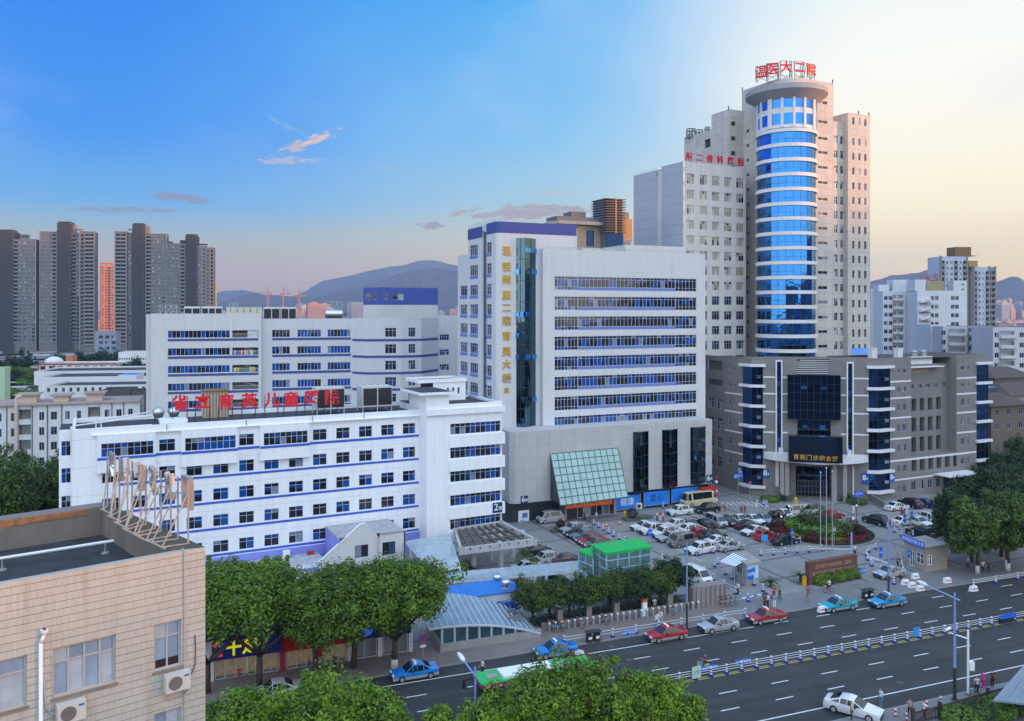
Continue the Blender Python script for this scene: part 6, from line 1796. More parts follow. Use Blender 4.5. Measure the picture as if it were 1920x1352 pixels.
def crane(u,vb,vt,Y,jib,lab):
 p=at(u,vt,Y);o=thing('tower_crane',lab,'crane',(p.x,p.y,0));CRN=plain('crane_orange',(0.55,0.17,0.04),.6)
 mb=MB();mb.bar((p.x,p.y,0),p,2.0,CRN);mb.bar(p,p+Vector((0,0,10)),1.2,CRN);mb.build('mast',o)
 mb=MB();mb.bar(p-Vector((jib,0,0)),p+Vector((jib*.35,0,0)),1.5,CRN);mb.bar(p+Vector((0,0,10)),p-Vector((jib*.7,0,0)),.5,CRN);mb.box(WORLD,p.x+jib*.25,p.x+jib*.36,p.z-4,p.z,-p.y-1,-p.y+1,CRN);mb.build('jib',o)
crane(502,575,549,1500,20,"orange tower crane farthest from the blue stair head")
crane(531,575,550.5,1400,-14,"orange tower crane with its jib turned towards the hill")
crane(561,575,555,1300,-12,"orange tower crane nearest the hill slope, low jib")
# ------- beige tiled building in the foreground
BG=Fr(at(385,HY,30.0)[:2],R(39.4))
BGB=thing('beige_building',"beige tiled building corner with flat parapet roof and curtained windows in the foreground",'building',BG.pt(0,0),BG.ang)
def tilemat():
 m,t,b=base_mat('beige_tile');s,z,vec,nz=wall_coords(t)
 n1=t.noise(vec,.35,5,.6);cmb=t.new('ShaderNodeCombineXYZ');t.set(cmb.inputs[0],s);t.set(cmb.inputs[1],t.math('MULTIPLY',z,.07));n2=t.noise(cmb.outputs[0],2.2,5,.65)
 cell=t.new('ShaderNodeCombineXYZ');t.set(cell.inputs[0],t.math('FLOOR',t.math('DIVIDE',s,.062)));t.set(cell.inputs[1],t.math('FLOOR',t.math('DIVIDE',z,.25)))
 wn=t.new('ShaderNodeTexWhiteNoise',noise_dimensions='2D');t.set(wn.inputs['Vector'],cell.outputs[0])
 k=t.math('ADD',t.math('ADD',.62,t.math('MULTIPLY',n1,.42)),t.math('ADD',t.math('MULTIPLY',n2,.3),t.math('MULTIPLY',wn.outputs['Value'],.12)))
 sc=t.new('ShaderNodeVectorMath',operation='SCALE');t.set(sc.inputs[0],(.50,.47,.42));t.set(sc.inputs[3],k)
 c=t.mix(t.math('MULTIPLY',joint(t,s,.062,.012),.35),sc.outputs[0],(.28,.19,.13,1))
 c=t.mix(t.math('MULTIPLY',joint(t,z,.25,.022),.75),c,(.13,.08,.055,1))
 st=t.smooth(n2,.5,.72);c=t.mix(t.math('MULTIPLY',st,.35),c,(.2,.14,.09,1))
 t.set(b.inputs['Base Color'],c);b.inputs['Roughness'].default_value=.55;return m
BT=tilemat()
zbt=BG.z(385,1026);
farp=at(195,941,F*(H-zbt)/(941-HY));
PR=between(farp,BG.pt(0,0))[0];prl=(BG.pt(0,0)-Vector((farp.x,farp.y,0))).length
wb=(BG.s(98.5),BG.s(217),BG.z(217,1279),BG.z(217,1189));wc=(BG.s(288.5),BG.s(340),BG.z(340,1247),BG.z(340,1160))
wa=(wb[0]-(wc[0]-wb[1])*1.0-2.2,BG.s(50.5),BG.z(50,1331),BG.z(50,1229));wd_=(wc[0],wc[1],wc[2]-3.3,BG.z(340,1324))
wa=(wa[1]-2.3,wa[1],wb[2],wb[3])
ops=[wa,wb,wc,wd_]
mb=MB();facade(mb,BG,-22,0,0,zbt,ops,BT,.22);facade(mb,PR,0,prl,0,zbt,[],BT)
mb.build('wall',BGB)
PARA=wallmat('parapet_stain',(0.20,0.17,0.15),0,0,stain=.3,streak=.5);PARR=wallmat('parapet_rust',(0.26,0.13,0.07),0,0,stain=.3,streak=.5)
MOSS=plain('mossy_concrete',(0.085,0.08,0.06),.95,var=.5,scale=2.5)
zrf=zbt-1.25
ci=BG.s(335);cin=BG.pt(ci,0,-.28)
fin=at(192,949.5,F*(H-zbt)/(949.5-HY));fin.z=0;bdir=BG.d
mb=MB()
fp=Vector((farp.x,farp.y,0));bl=fp-bdir*24;
mb.face([(p.x,p.y,zbt)for p in(BG.pt(0,0),fp,fin,cin)],MOSS)
mb.face([(p.x,p.y,zbt)for p in(BG.pt(-22,0),BG.pt(0,0),cin,BG.pt(-22,0,-.28))],BT)
mb.face([(p.x,p.y,zbt)for p in(fp,bl,bl+(fin-fp).project(BG.n),fin)],PARA)
for a,b,m in((fin,cin,PARA),(bl+(fin-fp).project(BG.n),fin,PARA),(cin,BG.pt(-22,0,-.28),PARA)):mb.face([(a.x,a.y,zrf),(b.x,b.y,zrf),(b.x,b.y,zbt),(a.x,a.y,zbt)],m)
f,ln=between(bl+(fin-fp).project(BG.n),fin);band(mb,f,0,ln-.6,zbt-.28,zbt-.02,PARR,.03)
mb.face([(p.x,p.y,0)for p in(fp,bl)]+[(p.x,p.y,zbt)for p in(bl,fp)],PARA);mb.build('parapet',BGB)
mb=MB();mb.face([(p.x,p.y,zrf)for p in(BG.pt(-22,0,-.2),cin,fin,bl)],plain('roof_tar',(0.040,0.040,0.044),.75,var=.9,scale=.8));mb.build('roof',BGB)
CURT=glassmat('curtained_glass',(0.22,0.30,0.40),(0.26,0.35,0.46),(0.40,0.46,0.52),.6,.25,spec=.6,blind=0)
FRM=plain('window_alu_warm',(0.50,0.46,0.46),.45,.2)
for r,nx in((wa,3),(wb,4),(wc,2),(wd_,2)):
 o=window(BGB,BG,*r,CURT,nx,.68,-.16,FRM,.07)
mb=MB()
for r in ops[:3]:mb.box(BG,r[0]-.06,r[1]+.06,r[2]-.08,r[2]-.002,-.1,.05,plain('sill_stained',(0.22,0.18,0.15),.8,var=.4,scale=3))
mb.box(BG,wc[0]+.07,wc[1]-.07,wc[2]+.07,wc[2]+.34,-.13,-.115,BLACK);mb.build('window_sill',BGB)
STN=plain('rust_stain',(0.20,0.135,0.08),.8,var=.6,scale=4)
def acunit(u,v,label):
 z=BG.z(u,v);s=BG.s(u);o=thing('air_conditioner',label,'air conditioner',BG.pt(s,z-.3,.2),BG.ang,'air conditioners on the beige wall')
 CS=plain('ac_case',(0.60,0.57,0.53),.5,var=.08);mb=MB();mb.box(BG,s-.42,s+.42,z-.3,z+.3,.08,.40,CS);mb.build('casing',o)
 mb=MB();c=BG.pt(s-.1,z,.41)
 def ring(r0,r1,t,m):
  n=20;
  for i in range(n):
   a0,a1=2*math.pi*i/n,2*math.pi*(i+1)/n
   q=lambda r,a:c+BG.d*(r*math.cos(a))+Vector((0,0,r*math.sin(a)))+BG.n*t
   mb.face([q(r0,a0),q(r1,a0),q(r1,a1),q(r0,a1)],m)
 ring(0.0,.235,.0,plain('ac_grille',(0.16,0.13,0.12),.6));
 for r in(.06,.12,.18,.235):ring(r-.012,r,.012,plain('ac_wire',(0.30,0.27,0.25),.5))
 mb.build('fan_grille',o)
 mb=MB();mb.box(BG,s+.2,s+.36,z+.16,z+.22,.4,.405,SIGNBLUE);mb.build('badge',o)
 mb=MB()
 for x in(-.32,.32):mb.box(BG,s+x-.02,s+x+.02,z-.36,z-.3,.0,.42,STEEL);mb.bar(BG.pt(s+x,z-.62,.02),BG.pt(s+x,z-.34,.36),.03,STEEL)
 mb.build('bracket',o)
acunit(130,1328,"beige air conditioner under the wide curtained window, beside the white drain pipe");acunit(328,1272.5,"beige air conditioner under the narrow corner window")
def pipe_thing(name,label,cat,pts,r,m,fr0):
 o=thing(name,label,cat,pts[0],0);mb=MB()
 for a,b in zip(pts,pts[1:]):mb.tube(a,b,r,m,n=10)
 return o,mb
s78=BG.s(75.5);zt_=BG.z(78,1186)
o,mb=pipe_thing('drain_pipe',"white plastic drain pipe down the beige wall between the windows",'pipe',[BG.pt(s78,0,.09),BG.pt(s78,zt_-.3,.09),BG.pt(s78+.1,zt_-.05,.09)],.065,WHITE,BG);mb.build('downpipe',o,smooth=True)
mb=MB();mb.lathe(BG.pt(s78+.1,zt_-.08,.1),[(.06,0),(.12,.12),(.12,.2)],WHITE,12);mb.build('hopper',o);mb=MB();mb.tube(BG.pt(s78+.1,zt_+.08,.02),BG.pt(s78+.1,zt_+.08,.2),.07,plain('pipe_red',(.12,.04,.03)));mb.build('outlet',o)
o,mb=pipe_thing('wall_cable',"grey conduit running down the beige wall next to the narrow window",'cable',[BG.pt(BG.s(345),4,.03),BG.pt(BG.s(345),zbt+.02,.03),BG.pt(BG.s(345),zbt+.03,-.2)],.028,FRM,BG);mb.build('conduit',o)
o,mb=pipe_thing('loose_cable',"loose dark cable sagging on the beige corner beside the air conditioner",'cable',[BG.pt(BG.s(349),BG.z(349,1270),.05),BG.pt(BG.s(358),BG.z(358,1262),.06),BG.pt(BG.s(365),BG.z(365,1245),.05),BG.pt(BG.s(366),BG.z(366,1215),.05),BG.pt(BG.s(365),BG.z(365,1190),.04)],.02,plain('cable_brown',(.16,.09,.06)),BG);mb.build('cable',o)
o,mb=pipe_thing('ac_hose',"wavy hoses between drain pipe and the lower air conditioner",'hose',[BG.pt(BG.s(80),BG.z(80,1262),.05),BG.pt(BG.s(83),BG.z(83,1300),.06),BG.pt(BG.s(86),BG.z(86,1325),.07),BG.pt(BG.s(95),BG.z(95,1336),.08),BG.pt(BG.s(108),BG.z(108,1337),.1)],.025,FRM,BG);mb.build('hose',o)
pa,pb=at(-30,1052,F*(H-zrf-.45)/(1052-HY)),at(213,1014,F*(H-zrf-.45)/(1014-HY))
o,mb=pipe_thing('roof_pipe',"long white pipe on small stands across the dark tar roof",'pipe',[pa,pb],.06,WHITE,BG);mb.build('pipe',o)
mb=MB()
for k in(.13,.93):q=pa.lerp(pb,k);mb.tube((q.x,q.y,zrf),q,.035,STEEL);mb.lathe((q.x,q.y,zrf),[(.16,0),(.14,.05)],CONC,8)
mb.build('stand',o)
RUSTF=plain('frame_cream_rust',(0.42,0.36,0.31),.6,var=.3,scale=4);CHR=plain('letter_chrome',(0.55,0.57,0.62),.25,.7,var=.2,scale=3);CHO=plain('letter_sunlit_side',(0.46,0.38,0.33),.35,.4,var=.2,scale=3)  # letter sides have warm sunlight painted into their chrome colour
fo_,fi_=Vector((farp.x,farp.y,zbt)),Vector((fin.x,fin.y,zbt));bo_,bi_=BG.pt(0,zbt),Vector((cin.x,cin.y,zbt))
for i in range(6):
 k=.10+.155*i;po=fo_.lerp(bo_,k);pi_=fi_.lerp(bi_,k);e=PR.d*.62
 wv=(po-pi_).normalized();pi_=po-wv*1.15;po=po-wv*.25
 o=thing('sign_letter_frame',("farthest raking frame with a chrome letter on the beige roof edge","second farthest raking frame with a bent chrome letter on the beige roof","third raking frame from the far roof corner, with forked letter","third raking frame from the near roof corner, with wavy letter","second nearest raking frame with an S shaped chrome letter","nearest raking frame with a tall slab letter on the beige roof corner")[i],'roof sign',po,PR.ang,'raking letter frames on the beige roof edge')
 mb=MB();hh=2.35
 for s_ in(-.45,.45):
  a=po+PR.d*s_;b=pi_+PR.d*s_;tp=a+Vector((0,0,hh))
  mb.bar(a,tp,.05,RUSTF if s_>0 else STEEL);mb.bar(b,a+Vector((0,0,hh*.8)),.045,RUSTF);mb.bar(a,b,.05,RUSTF)
 mb.bar(pi_-PR.d*.75,pi_+PR.d*.75,.05,RUSTF);mb.bar(po-PR.d*.45+Vector((0,0,hh*.75)),po+PR.d*.45+Vector((0,0,hh*.75)),.04,STEEL);mb.build('frame',o)
 lm=MB();c=po+wv*.14+Vector((0,0,hh-.55));rg=random.Random(i+3)
 strokes=(((-.3,.5,.3,.45),(0,.5,-.1,-.5),(0,0,.3,-.4)),((-.3,.45,-.3,-.5),(.1,.55,.25,-.2),(-.3,0,.3,.05)),((-.25,.5,-.1,-.1),(.25,.45,.3,-.6),(-.3,.0,.3,.05)),((-.3,.5,.2,.3),(.2,.3,-.15,-.05),(-.15,-.05,.3,-.5)),((-.3,.5,-.1,.1),(-.1,.1,-.2,-.5),(.0,-.3,.4,-.35),(.1,.5,.2,.1)),((-.3,.55,.3,.5),(-.25,.5,-.2,-.6),(.3,.45,.3,-.6),(-.2,-.1,.2,-.1)))[i]
 for(x0,z0,x1,z1)in strokes:
  a=c+PR.d*x0+Vector((0,0,z0));b=c+PR.d*x1+Vector((0,0,z1));dv=(b-a).normalized();nn=dv.cross(wv).normalized()*.09
  h8=[a-nn-wv*.09,b-nn-wv*.09,b+nn-wv*.09,a+nn-wv*.09,a-nn+wv*.1,b-nn+wv*.1,b+nn+wv*.1,a+nn+wv*.1]
  b0=len(lm.v);lm.hexa(h8,CHR);
  for fi in range(len(lm.f)-4,len(lm.f)):lm.m[fi]=lm.mi(CHO)
 lm.build('letter',o)
# ------- annex, canopies and sheds before the white wing
AT=5.0
ax=thing('annex',"low white annex with lilac stripe at the foot of the white wing",'building',W.pt(W.s(500),0,AT),W.ang)
za=W.z(480,1071,AT);mb=MB();a,b=W.s(340,AT),W.s(612,AT)
facade(mb,W,a,b,0,za,[],M_WHP,t=AT);mb.box(W,a,b,za-.02,za+.04,.1,AT-.02,plain('annex_roof',(0.40,0.42,0.47),.8,var=.4,scale=.8));band(mb,W,a,b,za-1.0,za-.55,PURPLE,.02,AT);mb.build('wall',ax)
HT=7.0;hs=thing('gable_house',"white gabled house front with two dark windows before the white wing",'house',W.pt(W.s(680,HT),0,HT),W.ang)
P_=lambda u,v:W.pt(W.s(u,HT),W.z(u,v,HT),HT)
h0,h1=W.s(598,HT),W.s(757,HT);r1=(W.s(665.5,HT),W.s(690.5,HT),W.z(678,1045,HT),W.z(678,1022,HT));zd=W.z(735,997,HT)
mb=MB();pk0,pk1=W.s(675.5,HT),W.s(686,HT);zpk=W.z(680,983,HT);zs0=W.z(603,1054,HT)
facade(mb,W,W.s(647,HT),W.s(712,HT),0,W.z(700,1012,HT),[r1],M_WARDP,.2,HT);zw=W.z(700,1012,HT);zl6=max(zw,zs0+(zpk-zs0)*(W.s(647,HT)-h0)/(pk0-h0))
mb.face([W.pt(h0,0,HT),W.pt(W.s(647,HT),0,HT),W.pt(W.s(647,HT),zl6,HT),W.pt(h0,zs0,HT)],M_WARDP)
mb.face([W.pt(W.s(647,HT),zl6,HT),W.pt(W.s(647,HT),zw,HT),W.pt(W.s(712,HT),zw,HT),W.pt(pk1,zpk,HT),W.pt(pk0,zpk,HT)],M_WARDP)
r2=(W.s(717,HT+.6),W.s(741,HT+.6),W.z(729,1040,HT+.6),W.z(729,1016,HT+.6));facade(mb,W,W.s(712,HT+.6),W.s(757,HT+.6),0,zd,[r2],M_WARDP,.2,HT+.6)
mb.face([W.pt(W.s(712,HT),0,HT),W.pt(W.s(712,HT),0,HT+.6),W.pt(W.s(712,HT),zd,HT+.6),W.pt(W.s(712,HT),zd,HT)],M_WARDP)
mb.face([W.pt(h1,0,HT+.6),W.pt(h1,0,0),W.pt(h1,zd,0),W.pt(h1,zd,HT+.6)],M_WARDP);band(mb,W,h0,W.s(711,HT),1.0,1.35,PURPLE,.02,HT);band(mb,W,W.s(712,HT+.6),W.s(757,HT+.6),1.0,1.35,PURPLE,.02,HT+.6)
mb.build('wall',hs);window(hs,W,*r1,GL_DARK,2,None,HT-.12,DARKSTEEL);window(hs,W,*r2,GL_DARK,2,None,HT+.48,DARKSTEEL)
mb=MB();RFG=plain('house_roof',(0.36,0.37,0.40),.85,var=.5,scale=.9);hl=W.s(634,HT)
mb.box(W,hl,h1,zd-.05,zd+.08,.2,HT-.02,RFG);mb.build('roof',hs)
mb=MB();mb.box(W,hl,hl+.25,0,zd-.06,.2,HT-.02,PURPLE)
for p,q in(((h0,zs0),(pk0,zpk)),((pk0,zpk),(pk1,zpk)),((pk1,zpk),(W.s(712,HT),zw))):mb.hexa([W.pt(p[0],p[1],HT+.05),W.pt(q[0],q[1],HT+.05),W.pt(q[0],q[1],HT-.3),W.pt(p[0],p[1],HT-.3),W.pt(p[0],p[1]+.1,HT+.05),W.pt(q[0],q[1]+.1,HT+.05),W.pt(q[0],q[1]+.1,HT-.3),W.pt(p[0],p[1]+.1,HT-.3)],M_WHP)
mb.box(W,W.s(711,HT),h1+.2,zd+.09,zd+.2,HT,HT+.8,RFG);mb.build('gable_coping',hs)
for(u,v,lab,m)in((537,1050,"white cabinet standing on the annex roof",WHITE),(583,1046,"small red motor box on the annex roof",KR)):
 p=W.pt(W.s(u,1.0),za,1.0);o=thing('roof_box',lab,'roof equipment',p,W.ang);mb=MB();h_=1.0 if m is WHITE else .45;mb.box(W,W.s(u,1)-.45,W.s(u,1)+.45,za+.02,za+h_,.5,1.2,m);mb.build('casing',o);mb=MB();mb.bar(p+W.d*-1.5+Vector((0,0,.1)),p+W.d*1.2+Vector((0,0,.1)),.08,CONC);mb.build('pipe',o)
GLROOF=clear_glass('canopy_glass',(0.36,0.46,0.54),.78);CANW=plain('canopy_white',(0.50,0.55,0.62),.5)
def glass_canopy(label,pix,z,nbay,posts,th=.14,zt=None,m=None):
 pts=[ground(u,v,(zt[i]if zt else z))for i,(u,v)in enumerate(pix)];o=thing('glass_canopy',label,'canopy',(sum(p.x for p in pts)/4,sum(p.y for p in pts)/4,0));mb=MB();mf=MB()
 up=Vector((0,0,th));mb.hexa([p for p in pts]+[p+up for p in pts],m or GLROOF);mb.build('glass',o)
 for i in range(4):mf.bar(pts[i]-up*.6,pts[(i+1)%4]-up*.6,.22,CANW)
 for i in range(1,nbay):a=pts[0].lerp(pts[1],i/nbay);b=pts[3].lerp(pts[2],i/nbay);mf.bar(a-up*.4,b-up*.4,.12,CANW);mf.bar(a+up*1.15,b+up*1.15,.05,CANW)
 mf.build('frame',o)
 for(i,k)in posts:p=pts[i].lerp(pts[(i+1)%4],k);mp=MB();mp.box(Fr((p.x,p.y),R(24)),-.15,.15,0,p.z-.1,-.15,.15,CANW);mp.build('post',o)
 return o,pts
glass_canopy("sloping pale glass canopy between gabled house and concrete pergola",((810,1072),(862,1062),(842,1003),(762,1016)),4.0,4,((0,0.02),(0,.98),(3,.2),(3,.6)))
o,pts=glass_canopy("long flat glass walkway roof on white posts leading to the green pavilion",((835,1092),(1101,1069),(1087,1053),(826,1077)),3.3,14,[(0,k)for k in(.25,.43,.62,.70,.93)])
pg=thing('pergola',"concrete pergola with open roof beams on round columns beside the white wing",'pergola',ground(930,1040));zg=4.3
q=[ground(862,1028,zg),ground(1006,1010,zg),ground(941,976,zg),ground(850,990,zg)]
mb=MB()
for i in range(4):
 a,b=q[i],q[(i+1)%4];f,ln=between(a,b);mb.box(f,-.1,ln+.1,zg-.95,zg,-.35,0,plain('pergola_concrete',(0.42,0.42,0.44),.8,var=.2))
mb.build('edge_beam',pg);mb=MB();DBM=plain('pergola_dark',(0.10,0.09,0.085),.9,var=.4)
for i in range(1,8):mb.bar(q[0].lerp(q[1],i/8)-Vector((0,0,.3)),q[3].lerp(q[2],i/8)-Vector((0,0,.3)),.35,DBM)
for k in(.3,.6):mb.bar(q[0].lerp(q[3],k)-Vector((0,0,.35)),q[1].lerp(q[2],k)-Vector((0,0,.35)),.35,DBM)
mb.face([q[0].lerp(q[1],0)-Vector((0,0,.3)),q[0].lerp(q[1],.45)-Vector((0,0,.3)),q[3].lerp(q[2],.35)-Vector((0,0,.3)),q[3]-Vector((0,0,.3))],DBM);mb.build('roof_beam',pg)
for(u,v)in((888,1072),(939,1062),(980,1036),(868,1060),(920,1050),(961,1044)):
 p=ground(u,v,ZP);mb=MB();mb.tube((p.x,p.y,ZP),(p.x,p.y,zg-.9),.38,plain('column_grey',(0.45,0.45,0.48),.7),n=14);mb.build('column',pg,smooth=False)
for u0,v0 in((880,974),):
 p=W.pt(W.s(880,TP),W.z(880,1001,TP),TP+.25);o=thing('air_conditioner',"tall grey air conditioner on the white wing wall above the pergola",'air conditioner',p,W.ang);mb=MB();mb.box(W,W.s(880,TP)-.5,W.s(880,TP)+.5,p.z,p.z+1.2,TP+.05,TP+.5,M_UNIT);mb.build('casing',o);mb=MB()
 for z in(.35,.85):mb.box(W,W.s(880,TP)-.2,W.s(880,TP)+.22,p.z+z-.2,p.z+z+.2,TP+.5,TP+.52,LOUV)
 mb.build('fan_grille',o)
p=ground(857,1003,4.3);o=thing('ladder',"small brown ladder leaning on the white wing above the pergola",'ladder',p,W.ang);mb=MB();LB=plain('ladder_wood',(.3,.18,.09))
for x in(-.25,.25):mb.bar(p+W.d*x,p+W.d*x-W.n*.6+Vector((0,0,2.2)),.07,LB)
mb.build('rail',o);mb=MB()
for i in range(6):c=p-W.n*(.1*i)+Vector((0,0,.3+.34*i));mb.bar(c-W.d*.25,c+W.d*.25,.05,LB)
mb.build('rung',o)
zp_=6.2;pq=[ground(1137,1041,zp_),ground(1220,1029,zp_),ground(1194,1014,zp_),ground(1111,1025,zp_)]
pv=thing('glass_pavilion',"glass stair pavilion with a bright green flat roof at the plaza edge",'pavilion',ground(1165,1110),RD.ang)
GRN=plain('roof_green',(0.005,0.42,0.09),.5,var=.06);PVF=plain('pavilion_frame',(0.30,0.48,0.54),.45);PVG=clear_glass('pavilion_glass',(0.10,0.22,0.24),.55,.05)
mb=MB();c=sum(pq,Vector())/4;e=[c+(p-c)*1.06 for p in pq];mb.hexa([p for p in e]+[p+Vector((0,0,.3))for p in e],GRN)
e2=[ground(1085,1036,5.4),ground(1112,1047,5.4),ground(1112,1031,5.4),ground(1096,1031,5.4)];mb.hexa(e2+[p+Vector((0,0,.25))for p in e2],GRN);mb.build('roof',pv)
mb=MB();mf=MB()
for qq,zt_ in((pq,zp_),(e2,5.4)):
 for i in range(4):
  a,b=qq[i],qq[(i+1)%4];f,ln=between(a,b);facade(mb,f,0,ln,ZP,zt_-.02,[],PVG)
  n=max(2,int(round(ln/1.6)))
  for j in range(n+1):x=ln*j/n;mf.box(f,x-.07,x+.07,ZP,zt_-.01,-.06,.06,PVF)
  for z in(1.6,3.0,4.4,5.5):
   if z<zt_:mf.box(f,0,ln,z-.06,z+.06,-.05,.05,PVF)
mb.build('glass',pv);mf.build('frame',pv)
zs_=3.6;bq=[ground(847,1126,zs_-.3),ground(981,1108,zs_-.3),ground(952,1085,zs_+.3),ground(838,1101,zs_+.3)]
bs=thing('blue_roof_shed',"white shed with a ribbed bright blue roof and a blue painted mural wall",'shed',ground(915,1145),RD.ang)
BRF=plain('ribbed_blue',(0.03,0.16,0.52),.4,var=.1);mb=MB();mb.hexa(bq+[p+Vector((0,0,.08))for p in bq],BRF)
for i in range(1,34):a,b=bq[0].lerp(bq[1],i/34),bq[3].lerp(bq[2],i/34);mb.bar(a+Vector((0,0,.1)),b+Vector((0,0,.1)),.09,plain('ribbed_blue_light',(0.06,0.27,0.7),.4))
mb.build('roof',bs)
f,ln=between(bq[0],bq[1]);mb=MB();MUR=wallmat('mural_white',(0.62,0.65,0.72),.5,0,(0.4,0.42,0.5),.03,.4,.08,.1,panel=0);facade(mb,f,.1,ln-.1,0,zs_-.3,[],MUR,t=-.2)
for i in(1,3):
 g_,l2=between(bq[i],bq[(i+1)%4]);mb.face([g_.pt(0,0,-.1),g_.pt(l2,0,-.1),Vector((*g_.pt(l2,0,-.1)[:2],bq[(i+1)%4].z)),Vector((*g_.pt(0,0,-.1)[:2],bq[i].z))],MUR)
mb.build('wall',bs);mb=MB();MB1=plain('mural_blue',(0.02,0.09,0.42),.6);MB2=plain('mural_pale',(0.16,0.30,0.62),.6);rg=random.Random(9)
for i in range(26):
 x=ln*(.62+.3*rg.random());z=1.0+1.8*rg.random()*(x/ln);w_=rg.uniform(.4,1.5);h_=rg.uniform(.1,.3)
 mb.face([f.pt(x-w_,z,-.19+.001*i),f.pt(x,z-h_,-.19+.001*i),f.pt(x+w_,z+.3,-.19+.001*i),f.pt(x,z+h_,-.19+.001*i)],rg.choice((MB1,MB1,MB2)))
mb.face([f.pt(ln*.36,1.6,-.19),f.pt(ln*.5,1.75,-.19),f.pt(ln*.62,2.1,-.19),f.pt(ln*.5,2.0,-.19)],MB2);mb.build('mural',bs)
text('lettering','育英儿童',.75,.004,SIGNBLUE,bs,f.pt(ln*.2,2.5,-.18),f.ang)
for i,(u,v)in enumerate(((932,1089),(948,1099))):
 p=ground(u,v+4,zs_);o=thing('roof_ventilator',"round steel turbine ventilator %s the blue ribbed roof"%("nearer the ridge of" if i==0 else "nearer the eave of"),'ventilator',p);mb=MB();mb.lathe(p,[(.35,0),(.3,.4),(.5,.5),(.58,.8),(.42,1.05),(.1,1.12)],MATS['tank_steel'],16);mb.build('turbine',o);mb=MB();mb.lathe(p,[(.5,-.05),(.5,.05)],STEEL,12);mb.build('base',o)
up=thing('underpass_entrance',"arched glass canopy over the underpass entrance by the road",'entrance canopy',RD.pt(-1,0,-3.4),RD.ang)
u0,u1,tf,tb2=-6.6,4.6,-3.4,-9.0
def hz(k):return .55+2.2*(1-min(1,max(0,k))**2.3)
def hb(k):return hz(k)+1.5*(1-min(1,max(0,k))**2.0)+.1
N_=18;mb=MB();mf=MB()
for i in range(N_):
 k0,k1=i/N_,(i+1)/N_;x0,x1=u0-1.5+(u1-u0+1.5)*k0,u0-1.5+(u1-u0+1.5)*k1
 mb.hexa([RD.pt(x0,hz(k0),tf),RD.pt(x1,hz(k1),tf),RD.pt(x1,hb(k1),tb2),RD.pt(x0,hb(k0),tb2),RD.pt(x0,hz(k0)+.1,tf),RD.pt(x1,hz(k1)+.1,tf),RD.pt(x1,hb(k1)+.1,tb2),RD.pt(x0,hb(k0)+.1,tb2)],clear_glass('arch_glass',(0.26,0.38,0.48),.68))
 mf.bar(RD.pt(x0,hz(k0)+.12,tf),RD.pt(x0,hb(k0)+.12,tb2),.09,CANW);mf.bar(RD.pt(x0,hz(k0)-.02,tf+.12),RD.pt(x1,hz(k1)-.02,tf+.12),.2,CANW)
mb.build('glass_roof',up);mf.build('arch_beam',up)
ARF=plain('arch_frame',(0.30,0.44,0.52),.45)
for i in range(9):
 x=u0+(u1-u0-.2)*i/8;k=(x-u0+1.5)/(u1-u0+1.5);mp=MB();mp.box(RD,x-.12,x+.12,.5,max(.6,hz(k)-.08),tf-.12,tf+.1,ARF);mp.build('post',up)
mb=MB();mb.box(RD,u0-.2,u1+.1,0,.95,tf-.2,tf+.15,CONC);mb.box(RD,u0-.2,u0+.1,0,.95,tb2,tf-.22,CONC);mb.box(RD,u0,u1,0,.95,tb2-.3,tb2,CONC);mb.build('parapet',up)
mb=MB();clear_glass('arch_pane',(0.05,0.10,0.14),.6)
for i in range(8):
 x0,x1=u0+(u1-u0-.2)*i/8+.12,u0+(u1-u0-.2)*(i+1)/8-.12;ka,kb=[(x-u0+1.5)/(u1-u0+1.5)for x in(x0,x1)]
 mb.face([RD.pt(x0,.96,tf),RD.pt(x1,.96,tf),RD.pt(x1,max(1.0,hz(kb)-.1),tf),RD.pt(x0,max(1.0,hz(ka)-.1),tf)],MATS['arch_pane'])
mb.build('side_glass',up)
mb=MB();mb.hexa([RD.pt(u0,ZP+.05,tb2+.2),RD.pt(u0,ZP+.05,tf-.3),RD.pt(u1-1,.9,tf-.3),RD.pt(u1-1,.9,tb2+.2),RD.pt(u0,ZP+.1,tb2+.2),RD.pt(u0,ZP+.1,tf-.3),RD.pt(u1-1,.95,tf-.3),RD.pt(u1-1,.95,tb2+.2)],DARKSTEEL)
for t in(-5.2,-7.2):mb.bar(RD.pt(u0+.5,1.3,t),RD.pt(u1-1.5,1.9,t),.5,plain('escalator_grey',(0.2,0.21,0.22),.5,.3))
mb.build('escalator',up)
# ------- row of shops under the street trees
SH=Fr(RD.pt(0,0,-4.6)[:2],RD.ang)
shp=thing('shop_row',"row of small shops with blue and red fascias under the street trees",'shops',SH.pt(-22,0),SH.ang)
sx=[SH.s(380),SH.s(397),SH.s(530),SH.s(655),SH.s(712),SH.s(770)]
mb=MB();mb.box(SH,sx[0]-8,sx[5],0,4.1,-7,-.6,M_LW);mb.box(SH,sx[0]-8,sx[5],4.1,4.25,-7.2,.3,ROOFDARK)
for x in(sx[1],sx[2],sx[3],sx[4],sx[5]):mb.box(SH,x-.2,x+.2,0,4.1,-.6,.1,M_LW if x!=sx[2]else plain('shop_red',(0.5,0.012,0.015),.5))
mb.build('wall',shp)
BLF=plain('fascia_blue',(0.012,0.03,0.22),.5);mb=MB();mb.box(SH,sx[1],sx[2]-.2,2.15,4.0,-.3,.35,BLF);mb.build('blue_fascia',shp)
mb=MB();mb.box(SH,sx[2]+.1,sx[3],2.1,4.05,-.3,.4,MATS['shop_red']);mb.box(SH,(sx[2]+sx[3])/2,(sx[2]+sx[3])/2+.5,0,2.1,-.3,.3,MATS['shop_red']);mb.build('red_fascia',shp)
